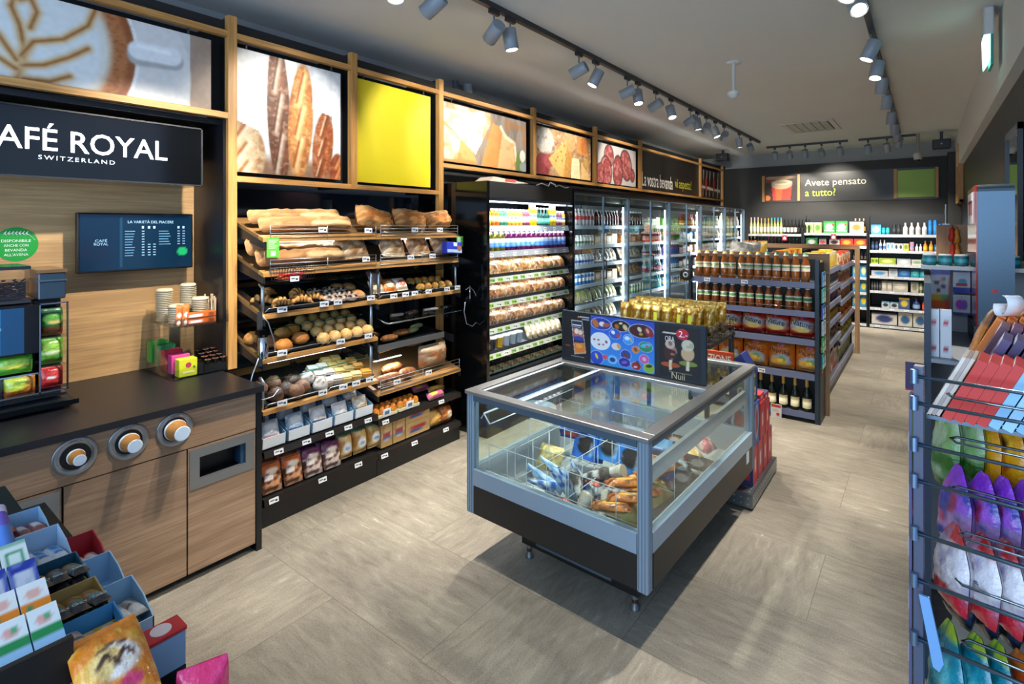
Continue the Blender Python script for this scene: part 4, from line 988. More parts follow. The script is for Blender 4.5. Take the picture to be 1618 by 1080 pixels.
for k, (u, w_, c, art) in enumerate(((2.44, .11, '#cfb994', "[('spot',.8,6,6,3,'#e8dcc8',.5),('spot',.6,9,9,4,'#9a7a50',.6)]"), (2.55, .11, '#d87a32', "[('ell',.5,.5,.3,.25,'#f0d8b0'),('spot',.5,6,6,3,'#a04a1c',.6)]"), (2.66, .11, '#d9d4cc', "[('ell',.5,.5,.3,.25,'#b84a32'),('band',0,.2,'#b8a88a')]"), (2.56, .12, '#c9a8a0', "[('spot',.8,6,6,3,'#a04a4a',.5)]"))):
    put(bag(w_, .11, .05, c, art, 'crinkle', 3), u, .05 if k < 3 else .22, 1.23, ('beige', 'orange', 'white', 'pink')[k] + ' wrapped sandwich roll', 'on the third bakery shelf', 'sandwich', 'wrapped sandwich rolls', 'sandwich', 90, -55)
for k in range(10):
    u = 2.84 + (k % 5) * .075; d = .06 + (k // 5) * .12
    put(bun(.042, .03, .032, '#c99a3a', '#e6cf7a' if k % 2 else '#8e9a4a', k % 4, .1, 'crust', '#a86a28'), u, d, 1.228, 'small yellow topped pastry', 'on the third bakery shelf', 'pastry', 'small topped pastries', 'pastry', 90 + k * 23)
# level 4
for k, (u, d, c1, c2) in enumerate(((1.61, .20, '#c98a3a', '#a8642a'), (1.68, .12, '#9a6a3e', '#7d5230'), (1.72, .05, '#d9913e', '#b86c28'), (1.80, .20, '#c9923e', '#a87030'), (1.86, .10, '#d08a3a', '#a8642a'), (1.87, .22, '#cf9a4a', '#b0742e'))): put(bun(.056, .045, .045, c1, c2, k), u, d, .975, 'round golden bread roll', 'on the fourth bakery shelf', 'bread roll', 'bread rolls', 'bread_roll')
for i in range(5):
    for j in range(4):
        k = i * 4 + j; put(bun(.043, .04, .042, '#dca24e', '#ecc888', k % 5, .05), 1.985 + i * .086 + (j % 2) * .012, .045 + j * .092, .978, 'pale yellow soft roll', 'in the right tray of the fourth shelf', 'bread roll', 'soft rolls', 'soft_roll', 90 + k * 31)
for k, (u, d, L) in enumerate(((2.50, .20, .13), (2.57, .10, .16), (2.73, .15, .17))): place(loaf(L, .065, .05, '#7d4a22', '#b87a3a', k), (BX - d, u, .885 + d * .18), 90, 'brown twisted pastry', 'on the steel serving tray', 'pastry', 'twisted pastries', 'pastry', 0, 0)
for k, (u, d) in enumerate(((2.85, .16), (2.95, .22))): place(loaf(.16, .045, .042, '#a8b06a', '#c9c98a', k + 4, False), (BX - d, u, .885 + d * .18), 100, 'pale green long roll', 'on the steel serving tray', 'pastry', 'green rolls', 'pastry')
# level 5
for k, (u, d) in enumerate(((1.63, .17), (1.68, .07), (1.73, .19), (1.76, .10), (1.80, .05), (1.84, .16), (1.86, .08))): put(bun(.05, .05, .05, '#4a2c1c', '#7a5236', k, .16, 'crust', '#2c1a12' if k % 2 else None), u, d, .676, 'dark chocolate muffin', 'on the fifth bakery shelf', 'cake', 'chocolate muffins', 'muffin')
for k, (u, d) in enumerate(((1.93, .15), (1.97, .05))): put(bun(.05, .05, .055, '#3a2018', '#e6ddd2', k, .14), u, d, .676, 'white-flecked chocolate muffin', 'on the fifth bakery shelf', 'cake', 'flecked muffins', 'muffin')
def slice_box(c, top):
    k = ('slice', c, top)
    if k not in CACHE: b = B(); b.box((-.04, -.03, 0), (.04, .03, .05), c, .012); b.box((-.033, -.024, .049), (.033, .024, .054), top, .002); CACHE[k] = b.mesh('cake_slice', 'crust')
    return CACHE[k], []
for i in range(2):
    for j in range(3): put(slice_box('#a89a8c', '#ece9e4'), 2.02 + i * .07, .06 + j * .085, .678, 'powdered cake slice', 'on the fifth bakery shelf', 'cake', 'powdered cake slices', 'cake_slice', 78)
for i in range(2):
    for j in range(4): put(slice_box('#c9a55e', '#d8bd78' if j else '#e6cf8a'), 2.16 + i * .075, .05 + j * .08, .678, 'yellow cake slice', 'on the fifth bakery shelf', 'cake', 'yellow cake slices', 'cake_slice', 78)
for j in range(3): put(slice_box('#d8943a', '#e0b060' if j else '#e8a23e'), 2.315, .05 + j * .085, .678, 'orange cake slice', 'on the fifth bakery shelf', 'cake', 'orange cake slices', 'cake_slice', 78)
for k, (u, d, L) in enumerate(((2.51, .05, .24), (2.64, .16, .2), (2.70, .06, .16))): put(loaf(L, .085, .075, '#5e3018', '#b0702e', k + 1), u, d, .585, 'glossy brown plaited loaf', 'on the fifth bakery shelf', 'bread', 'plaited loaves', 'loaf', 92)
put(bag(.30, .17, .10, '#8a6a4c', "[('spot',.8,5,4,5,'#a8582c',.45),('spot',.6,9,9,9,'#d8c4a8',.62),('band',.75,1,'#b39a7c')]", 'crinkle', 6), 2.98, .07, .60, 'clear bag of brown milk rolls', 'on the fifth bakery shelf', 'bread', 'bagged loaves', 'bread_bag', 90, -18)
for k, u in enumerate((2.55, 2.95)): place(loaf(.30, .05, .03, '#8a5c34', '#b88a58', 7 + k), (BX - .16, u, .815), 90, 'long thin brown flatbread', 'at the back under the serving tray', 'bread', 'flatbreads', 'flatbread', 0, -4)
# level 6 left: light blue trays of packs
for k in range(5):
    u = 1.645 + k * .16; z = .445
    place(open_box(.145, .30, .12, '#8fb6d2', '#7aa6c6', '#dfe8ee', .55), (BX - .015, u, z + .006), 90, 'light blue cardboard tray', 'on the sixth bakery shelf', 'tray', 'light blue trays', 'display_tray', 5.7)
    for j in range(2):
        place(bag(.115, .125 if k < 3 else .11, .05, ('#b8c6d2', '#9fb8cc', '#c8c2b8', '#dfe0e0', '#c9b08c')[k], "[('band',.1,.35,'%s'),('ell',.5,.7,.35,.2,'%s'),('spot',.6,7,7,4,'#eef2f4',.6)]" % (('#d89a9a', '#3f62a0', '#41548c', '#2a2420', '#6a4a34')[k], ('#e8eef2', '#d8e4ee', '#d0d8e0', '#f0eeea', '#e0d2b8')[k]), 'crinkle', k),
              (BX - .05 - j * .11, u, z + .026 + j * .03), 90, ('pink and white', 'blue and white', 'navy and beige', 'black and white', 'tan')[k] + ' biscuit pack', 'in its light blue tray', 'packet', 'packs in light blue trays', 'biscuit_pack', -16, side='from the front')
# level 6 right
for k, u in enumerate((2.475, 2.69)):
    o = place(carton(.20, .02, .11, '#e0d8b8'), (BX - .012, u, .394), 90, 'pale flat tray of golden cakes', 'on the sixth bakery shelf', 'tray', 'trays of golden cakes', 'cake_tray', 5.7)
    for i in range(4):
        for j in range(2): pm = bun(.026, .03, .036, '#d8902a', '#f0b840', (i + j) % 4, .06, 'gloss', '#b8641c')[0]; link('cake', pm, (-.075 + i * .05, .03 + j * .055, .02), (0, 0, 0), o)
    b = B(); b.box((-.035, -.004, .005), (.035, .0, .06), '#e9eef2'); b.box((-.02, -.005, .02), (.02, -.004, .045), '#5a6e8a'); part('label', b, 'print', o)
for k in range(3): place(bag(.13, .035, .04, '#e3ddc0', "[('spot',.6,6,3,4,'#c9c08e',.55)]", 'crinkle', 2), (BX - .16, 2.46 + k * .135, .41), 90, 'cream wrapped cake', 'behind the trays of golden cakes', 'cake', 'cream wrapped cakes', 'cake_packet')
for k in range(3): place(bag(.17, .06, .07, '#d8709a' if k != 1 else '#c9a03a', "[('spot',.9,5,3,3,'#7aa84a',.55),('ell',.3,.6,.2,.3,'#e8c24a'),('spot',.5,7,4,8,'#c03a6a',.6)]", 'crinkle', 4 + k), (BX - .02 - k * .085, 2.95 + (k % 2) * .09 + .03, .396 + k * .012), 90, 'pink and yellow cake packet', 'at the right end of the sixth shelf', 'packet', 'pink cake packets', 'cake_packet', -40, side='from the front')
# base level
PZ = "[('spot',.9,7,7,4,'#4a2414',.48),('band',.66,1,'%s'),('ell',.5,.72,.3,.1,'#f0e0cc'),('rect',.1,.42,.5,.62,'#ded2cc')]"
for i in range(2):
    for j in range(4): place(bag(.125, .17, .05, '#d0966c', PZ % '#d2672a', 'crinkle', 5), (BX - .03 - j * .075, 1.645 + i * .135, .180 + j * .012), 90, 'orange and white pretzel bag', ('in the left' if i == 0 else 'in the right') + ' row on the bottom bakery shelf', 'packet', 'orange pretzel bags', 'pretzel_bag', -14, side='from the front')
for i in range(2):
    for j in range(5): place(bag(.13, .165, .05, '#cfc0bc', PZ % '#6d2a55', 'crinkle', 8), (BX - .03 - j * .065, 1.915 + i * .135, .180 + j * .012), 90, 'purple and white pretzel bag', ('in the left' if i == 0 else 'in the right') + ' row on the bottom bakery shelf', 'packet', 'purple pretzel bags', 'pretzel_bag', -14, side='from the front')
for k in range(3):
    for j in range(2): place(bag(.112, .18, .085, '#d2b070', "[('spot',.8,4,5,4,'#b07a34',.5),('ell',.5,.4,.28,.2,'#e8eaec'),('ell',.5,.38,.2,.08,'#7f9fc2'),('band',.84,1,'#7da07a')]", 'crinkle', 9 + k), (BX - .06 - j * .16, 2.165 + k * .118, .192 + j * .016), 90, 'blue-labelled bag of round buns', ('in the front' if j == 0 else 'in the back') + ' row on the bottom bakery shelf', 'bread', 'bun bags', 'bun_bag', -10)
TB = "[('ell',.5,.45,.4,.2,'#d2dbe4'),('rect',.2,.45,.8,.55,'#b8323a'),('rect',.2,.32,.8,.45,'#4a70b0'),('spot',.5,6,6,4,'#a87838',.6)]"
for k, (u, z, w_) in enumerate(((2.50, .16, .10), (2.615, .16, .11))): place(carton(w_, .17, .10, '#cfa566', TB, '#d8bc8c', 'gloss'), (BX - .04, u, z + .008), 90, 'upright pack of toast bread', 'on the bottom bakery shelf', 'bread', 'toast packs', 'toast_pack')
for k in range(2): place(carton(.24, .105, .10, '#cfa566', "[('rect',.2,.45,.8,.68,'#b8323a'),('rect',.15,.2,.75,.44,'#3f6ab0'),('spot',.4,8,6,4,'#e0c48c',.6)]", '#d8bc8c', 'gloss'), (BX - .04, 2.80, .168 + k * .108), 90, 'wide pack of toast bread', 'in the stack on the bottom bakery shelf', 'bread', 'wide toast packs', 'toast_pack', side='from the bottom')
for k, (u, c) in enumerate(((2.98, '#d0a050'), (3.10, '#b0662c'))): place(bag(.15, .15, .12, c, "[('spot',.8,5,5,3,'#8a4a20',.55),('ell',.6,.4,.2,.2,'#d8c8b0' if %d else '#c99a4a')]" % k, 'crinkle', 3 + k), (BX - .06, u, .165), 90, ('yellow round loaf in a clear bag' if k == 0 else 'brown round loaf in a clear bag'), 'on the bottom bakery shelf', 'bread', 'bagged round loaves', 'bread_bag', -12)
# tongs holders, cables and tongs
for (x, z, nm) in ((1.57, 1.07, 'left end'), ):
    th = thing('tongs_holder', 'steel tongs cylinder with looping cable at the left end of the bakery rack', 'holder', (BX + .05, 1.545, 1.0), 90)
    b = B(); b.lathe([(.026, 0, '#9aa2a8'), (.027, .004, '#c2c8cc'), (.027, .12, '#c2c8cc'), (.024, .122, '#3a3f44')], 18); part('cylinder', b, 'chrome', th)
    b = B(); b.box((-.012, .03, -.05), (.012, .045, .26), '#70787f'); b.box((-.02, .0, .13), (.03, .05, .16), '#0d0f10'); part('bracket', b, 'metal', th)
    b = B(); pts = [(.01, 0, .2), (.03, 0, .1), (.05, .0, .02), (.06, .0, -.06)]; b.tube([(-.02, 0, .02), (-.06, 0, -.08), (-.08, 0, -.15), (-.06, 0, -.2), (-.0, 0, -.235), (.06, .0, -.23), (.1, .01, -.20)], .0035, '#b9c0c6', 6); b.tube([(.0, 0, .24), (.03, 0, .2), (.06, -.005, .1), (.07, .0, .03)], .0035, '#b9c0c6', 6); part('cable', b, 'metal', th)
th = thing('tongs_holder', 'steel tongs bracket with looping cable at the cooler end of the bakery rack', 'holder', (BX + .05, 3.29, 1.15), 90)
b = B(); b.tube([(0, 0, 0), (0, 0, .11)], .008, '#b9c0c6', 8); b.box((-.02, 0, -.03), (.012, .03, .02), '#7c848a'); part('bracket', b, 'chrome', th)
b = B(); b.tube([(-.05, .0, .08), (0, 0, .1), (.05, 0, .06), (.10, 0, -.02), (.12, 0, -.12), (.09, 0, -.2), (.03, 0, -.23), (-.04, 0, -.2), (-.07, 0, -.1), (-.06, 0, -.02)], .0035, '#c2c8ce', 6); part('cable', b, 'metal', th)
for k, (u, L) in enumerate(((2.58, .10), (2.73, .12), (2.92, .13), (3.11, .12))):
    o = thing('serving_tongs', ORD[k] + ' pair of steel tongs from the left on the tongs tray', 'tongs', (BX - .035, u, 1.092), 90 + (12 if k % 2 else -10), 'steel tongs')
    b = B(); b.box((-L / 2, -.022, .004), (L / 2, -.012, .02), '#c2c8cc', .002); part('arm', b, 'chrome', o)
    b = B(); b.box((-L / 2, .008, .004), (L / 2, .018, .02), '#c2c8cc', .002); b.box((-L / 2 - .01, -.022, .004), (-L / 2, .018, .02), '#9aa2a8'); part('arm', b, 'chrome', o)
pk = thing('blue_pack', 'bright blue snack carton clipped to the cooler end of the second bakery shelf', 'packet', (BX + .06, 3.10, 1.535), 72)
pk.rotation_euler = (R_(-8), R_(4), R_(80)); b = B(); b.box((-.075, 0, 0), (.075, .07, .09), '#2338b8', .004); part('carton', b, 'satin', pk); b = B(); b.box((-.07, -.002, .005), (.07, 0, .03), '#a9c4e0'); b.box((-.01, -.002, .055), (.025, 0, .085), '#dfe6f4'); b.cyl((.045, -.001, .04), (.045, -.003, .04), .022, None, '#a8623a', 12); part('label', b, 'print', pk)
# ------------------------------------------------------------------ open cooler (front x=-2.85)
CX = -2.85
oc = thing('open_cooler', 'tall black open-front cooler with lit shelves beside the bakery rack', 'cooler', (CX, 0, 0), 90)
A0, A1 = 3.40, 4.73
b = B(); b.box((3.365, 0, 0), (3.40, .82, 2.125), '#0b0c0d'); part('side_panel', b, 'lamgloss', oc)
b = B(); b.box((4.715, 0, .0), (4.755, .82, 2.125), '#0b0c0d'); part('side_panel', b, 'lamgloss', oc)
b = B(); b.box((A0, 0, 1.99), (4.715, .82, 2.125), '#131416'); b.box((A0, .02, 1.965), (4.715, .06, 1.99), '#5d666e'); part('header', b, 'satin', oc)
b = B(); b.box((A0, .70, .3), (4.715, .72, 1.99), '#29343d'); part('back_panel', b, 'satin', oc)
b = B(); b.box((A0, .0, 0), (4.715, .75, .44), '#101113'); part('base', b, 'satin', oc)
b = B(); b.box((A0 + .02, .07, 1.955), (4.70, .10, 1.97), '#fff'); part('light_strip', b, 'led', oc)
area('cooler_light', (CX - .05, 4.06, 1.955), (0, R_(30), 0), .06, 1.25, 5, (.9, .95, 1.0))
GREEN = ('#8fc04a', '#dfe6e0', '#8fc04a', '#8fc04a', '#c8dcc0', '#8fc04a')
for n_, (z, dep, sl, gr) in enumerate(((1.745, .45, 0, 0), (1.525, .48, 0, 0), (1.312, .55, .16, 1), (1.10, .58, .16, 1), (.88, .6, .16, 1), (.665, .62, .16, 1))):
    b = B(); b.prism([(.06, z - .012), (.06 + dep, z - .012 + dep * sl), (.06 + dep, z + dep * sl), (.06, z)], A0, 4.712, '#b8c2ca', 'x'); s_ = part('shelf', b, 'satin', oc)
    b = B(); b.prism([(.035, z - .042), (.05, z - .042), (.06, z + .002), (.047, z + .002)], A0, 4.712, '#9fa9b4' if not gr else '#c8d2cc', 'x'); b.box((A0, .05, z + .002), (4.712, .053, z + .03 if gr else z + .012), '#2a2f36' if gr else '#aab')
    if n_ < 5: area('shelf_light', (CX - .075, 4.06, z - .05), (0, R_(32), 0), .02, 1.2, 1.4, (.92, .96, 1.0))
    r = part('price_rail', b, 'print', s_)
    for k in range(12 if gr else 8):
        price_tags(r, [A0 + .06 + k * (.108 if gr else .165) + (n_ * 7 % 5) * .006], .042, z - .022, .07 if gr else .05, .03, -14, (GREEN[(k + n_) % 6],) if gr else ('#f2f4f8', '#dfe6f2'))
W1 = 'on the open cooler\'s top shelf'
SEQ = ['yellow', 'yellow', 'orange', 'orange', 'green', 'green', 'amber', 'amber', 'amber', 'amber', 'purple', 'purple', 'TALL', 'TALL', 'glass', 'glass', 'glass', 'glass', 'TALL', 'TALL', 'purple', 'purple', 'amber']
JU = {'yellow': ('#e6b82a', '#f0cf4a/#e8e4d8/#e6b82a'), 'orange': ('#dd7a2a', '#e88a3a/#f0e0d0/#dd7a2a'), 'green': ('#4a8a6a', '#6aa88a/#d8e8e0/#4a8a6a'), 'amber': ('#dfae4a', '#e8c05a/#f0e8d8/#3a5a8a/#dfae4a'), 'purple': ('#7a4a5a', '#a86a7a/#d8d0e0/#4a5a9a/#7a4a5a')}
for k, s in enumerate(SEQ):
    u = 3.425 + k * .0566
    if s == 'TALL': place(bottle(.205, .0275, '#ecbf1e', '#f2cf2a/#f4e08a/#2a4a8a/#f2cf2a', '#dfe4ea', 'sleeve'), (CX - .09, u, 1.747), 90, 'tall yellow juice bottle', W1, 'bottle', 'tall juice bottles', 'juice_bottle')
    elif s == 'glass': place(bottle(.18, .026, '#2f5a52', '#3aa088/#6ab8a0', '#cfd6da', 'beer'), (CX - .09, u, 1.747), 90, 'green glass drink bottle', W1, 'bottle', 'green drink bottles', 'drink_bottle')
    else: c, l = JU[s]; place(bottle(.155, .0265, c, l, '#e4e8ec', 'sleeve'), (CX - .09, u, 1.747), 90, 'small ' + s + ' smoothie bottle', W1, 'bottle', 'small smoothie bottles', 'smoothie_bottle')
for k in range(17):
    pu = k >= 4
    place(bottle(.175, .034, '#6a2458' if pu else '#7d7a2a', ('#3f86d8/#2f6fd0/#7fb4ea/#e6ecf6' if k % 3 else '#2f78d0/#3f86d8/#9fc8f0/#e6ecf6'), '#eef2f6', 'sleeve'), (CX - .09, 3.435 + k * .077, 1.527), 90, ('purple' if pu else 'olive') + ' and blue sleeved drink bottle', 'on the second cooler shelf', 'bottle', 'sleeved drink bottles', 'drink_bottle')
SW = ("[('spot',.9,6,5,3,'#a8662e',.5),('spot',.8,8,8,6,'#e8e0d2',.6),('spot',.6,10,9,8,'#5a6a2e',.72)]", "[('ell',.5,.4,.35,.25,'#b87838'),('spot',.8,8,7,5,'#ece6da',.6),('spot',.7,7,9,9,'#5a3420',.66)]", "[('band',.75,1,'#ded6c8'),('spot',.8,6,7,11,'#9a5e2c',.5),('spot',.5,10,10,4,'#f2eee6',.66)]")  # bread tones, plus whitish spots painted in as highlights on the wrapping
def sand_row(z, cols, nm, where, n, depth, w_, h_, d_, rx, sp):
    for j in range(depth):
        for k in range(n):
            a = (k * 7 + j * 3) % 3; c = cols[(k + j * 2) % len(cols)]
            place(bag(w_, h_, d_, c, SW[a], 'crinkle', 3 + a), (CX - .075 - j * sp, 3.415 + w_ / 2 + k * (1.29 / n), z + .016 * ((j * sp + .04) / .1) + .022), 90 + ((k * 13) % 5 - 2), nm, ('in the front row ', 'in the middle row ', 'in the back row ')[j] + where, 'sandwich', nm + ' rows', 'sandwich', rx, (k * 11 % 5 - 2))
sand_row(1.312, ('#c9985c', '#d6a868', '#bf8a4c'), 'wrapped baguette sandwich', 'on the third cooler shelf', 12, 2, .10, .135, .065, -38, .19)
sand_row(1.10, ('#c08a52', '#b87c48', '#cc9a62'), 'wrapped roll sandwich', 'on the fourth cooler shelf', 14, 3, .086, .12, .07, -35, .16)
sand_row(.88, ('#b07a4a', '#8a6a4a', '#c49a68'), 'wrapped dark sandwich', 'on the fifth cooler shelf', 14, 3, .086, .115, .07, -35, .16)
W6 = 'on the sixth cooler shelf'
for k in range(1):
    for j in range(2): place(bun(.05, .05, .06, '#b8662a', '#d8883a', k + j, .2, 'gloss'), (CX - .11, 3.462 + k * .0, .69 + j * .066), 90, 'orange bread pack', 'at the left end of the sixth cooler shelf', 'snack', 'orange packs', 'snack_pack', side='from the bottom')
for k, c in enumerate(('#24303c', '#e0b020', '#b8c0c8', '#aab4bc', '#9fb0be')):
    b = B(); b.lathe([(.032, 0, c), (.042, .085, c), (.046, .088, '#dde4ea'), (.044, .098, '#cfd8de'), (.03, .104, '#c4ced6')], 16); place((b.mesh('cup', 'gloss'), []), (CX - .12, 3.575 + k * .094, .687), 90, ('dark', 'yellow', 'silver', 'pale grey', 'bluish')[k] + ' lidded snack cup', W6, 'cup', 'snack cups', 'snack_cup')
for k in range(7): place(bag(.078, .15, .045, '#d9c49a', "[('spot',.9,5,9,3,'#b08c5a',.5),('spot',.7,8,8,8,'#efe8d8',.6)]", 'crinkle', 3 + k % 3), (CX - .09, 4.10 + k * .086, .69), 90, 'leaning triangular sandwich pack', W6, 'sandwich', 'triangular sandwich packs', 'sandwich_pack', -30, 14)
b = B(); b.prism([(.04, .44), (.7, .56), (.7, .58), (.04, .46)], A0, 4.712, '#20262b', 'x'); part('bottom_shelf', b, 'satin', oc)
for j in range(3):
    for k in range(10):
        c1 = ('#c96a48', '#8a9a5a', '#d0b48a', '#b8543a')[(k + j) % 4]
        b = None; key = ('saladtray', c1)
        if key not in CACHE:
            bb = B(); bb.box((-.058, -.045, 0), (.058, .045, .028), '#5a6a5e', .006); cv = pack_canvas(.1, .08, '#c9a27c', [('spot', .9, 5, 5, 4, c1, .5), ('spot', .7, 8, 8, 7, '#e8e0c8', .6), ('spot', .7, 7, 7, 2, '#6a8a3a', .65)], 1, 9, 8)
            bb.grid([[((i / 8 - .5) * .104, (q / 7 - .5) * .08, .0285 + .008 * math.sin(i * 2) * math.cos(q * 2)) for q in range(8)] for i in range(9)], [[cv.at(i / 8, q / 7) for q in range(8)] for i in range(9)]); CACHE[key] = bb.mesh('meal_tray', 'gloss')
        place((CACHE[key], []), (CX - .115 - j * .125, 3.465 + k * .128, .476 + (.075 + j * .125) * .18), 90, 'low tray of sandwiches and salad', ('in the front', 'in the middle', 'in the back')[j] + ' row on the cooler floor', 'tray', 'meal trays', 'meal_tray', 10)
# paper stack lying on top of the cooler
pp = thing('leaflet_stack', 'flat crumpled leaflets lying on top of the open cooler', 'paper', (CX - .15, 3.75, 2.126), 90)
b = B(); b.box((-.30, -.1, 0), (.12, .1, .006), '#8a7a6c'); b.prism([(-.28, .007), (.05, .007), (.30, .02), (.02, .035), (-.2, .05)], -.08, .08, '#94887c'); b.box((-.05, -.085, .02), (.1, -.08, .04), '#8a2a2a'); part('leaflets', b, 'paper', pp)
cb = thing('loose_cable', 'pale cable lying loosely on top of the coolers', 'cable', (CX - .05, 4.35, 2.13), 90)
b = B(); b.tube([(-.2, 0, .006), (-.1, .01, .03), (0, 0, .006), (.06, .02, .05), (.12, 0, .03), (.1, -.02, .01), (.2, 0, .03), (.3, 0, .01), (.4, .02, .02)], .006, '#c9c6bc', 6); part('cable', b, 'satin', cb)

# ------------------------------------------------------------------ glass door fridges
def fridge_light(y, sg):
    o = area('fridge_light', (CX - .055, y, 1.25), (0, 0, 0), .03, 1.55, 6.5, (.88, .94, 1.0))
    o.rotation_euler = Vector((-.62, .78 * sg, 0)).to_track_quat('-Z', 'Y').to_euler()
EDG = [4.765, 6.06, 7.40, 8.76, 10.08, 11.40]
SH = (1.752, 1.535, 1.325, 1.11, .885, .66, .42)
FR = []
for m in range(5):
    y0, y1 = EDG[m], EDG[m + 1]; ym = (y0 + y1) / 2
    f = thing('glass_door_fridge', ('first', 'second', 'third', 'fourth', 'fifth')[m] + ' double glass-door fridge counted from the open cooler', 'fridge', (CX, 0, 0), 90, 'glass door fridges'); FR.append(f)
    b = B(); b.box((y0 + .01, .10, 2.02), (y1 - .01, .8, 2.12), '#16181a'); part('top', b, 'satin', f)
    b = B(); b.box((y0 + .01, .68, .1), (y1 - .01, .8, 2.02), '#3c4852'); part('back_panel', b, 'satin', f)
    b = B(); b.box((y0 + .005, .03, .0), (y1 - .005, .68, .30), '#16181b'); part('base', b, 'satin', f)
    b = B(); b.box((y1 - .025, .01, .3), (y1 + .003, .06, 2.06), '#8f9ba6'); part('mullion', b, 'metal', f)
    b = B(); b.box((y1 - .04, .065, .35), (y1 - .031, .078, 1.98), '#fff'); part('light_strip', b, 'led', f)
    for yy, sg in ((y1 - .05, -1), (y0 + .03, 1)): fridge_light(yy, sg)
    for z in (SH if m < 2 else SH[:5]):
        b = B(); b.box((y0 + .02, .10, z - .012), (y1 - .03, .62, z), '#aebbc6'); s_ = part('shelf', b, 'satin', f)
        b = B(); b.prism([(.085, z - .035), (.095, z - .035), (.1, z + .004), (.09, z + .004)], y0 + .02, y1 - .03, '#aebdca', 'x'); part('price_rail', b, 'satin', s_)
    for (d0, d1, hs) in ((y0 + .005, ym - .002, 1), (ym + .002, y1 - .026, -1)):
        d = part('door', B().box((d0, .012, .32), (d1, .018, 2.085), '#fff'), 'glass', f)
        b = B()
        for (p, q, r_, s2) in ((d0, .32, d0 + .008, 2.09), (d1 - .008, .32, d1, 2.09), (d0, 2.078, d1, 2.092), (d0, .315, d1, .33)): b.box((p, .006, q), (r_, .022, s2), '#8fa0ae')
        part('door_frame', b, 'metal', d)
        if hs == 1:
            x = d1 - .012 if m < 3 else d1 - .01
            b = B(); b.tube([(x, .006, 1.16), (x, -.03, 1.17), (x, -.03, 1.36), (x, .006, 1.37)], .008, '#23282c', 8); part('handle', b, 'satin', d)
DOORN = ('first', 'second', 'third', 'fourth', 'fifth', 'sixth', 'seventh', 'eighth', 'ninth', 'tenth')
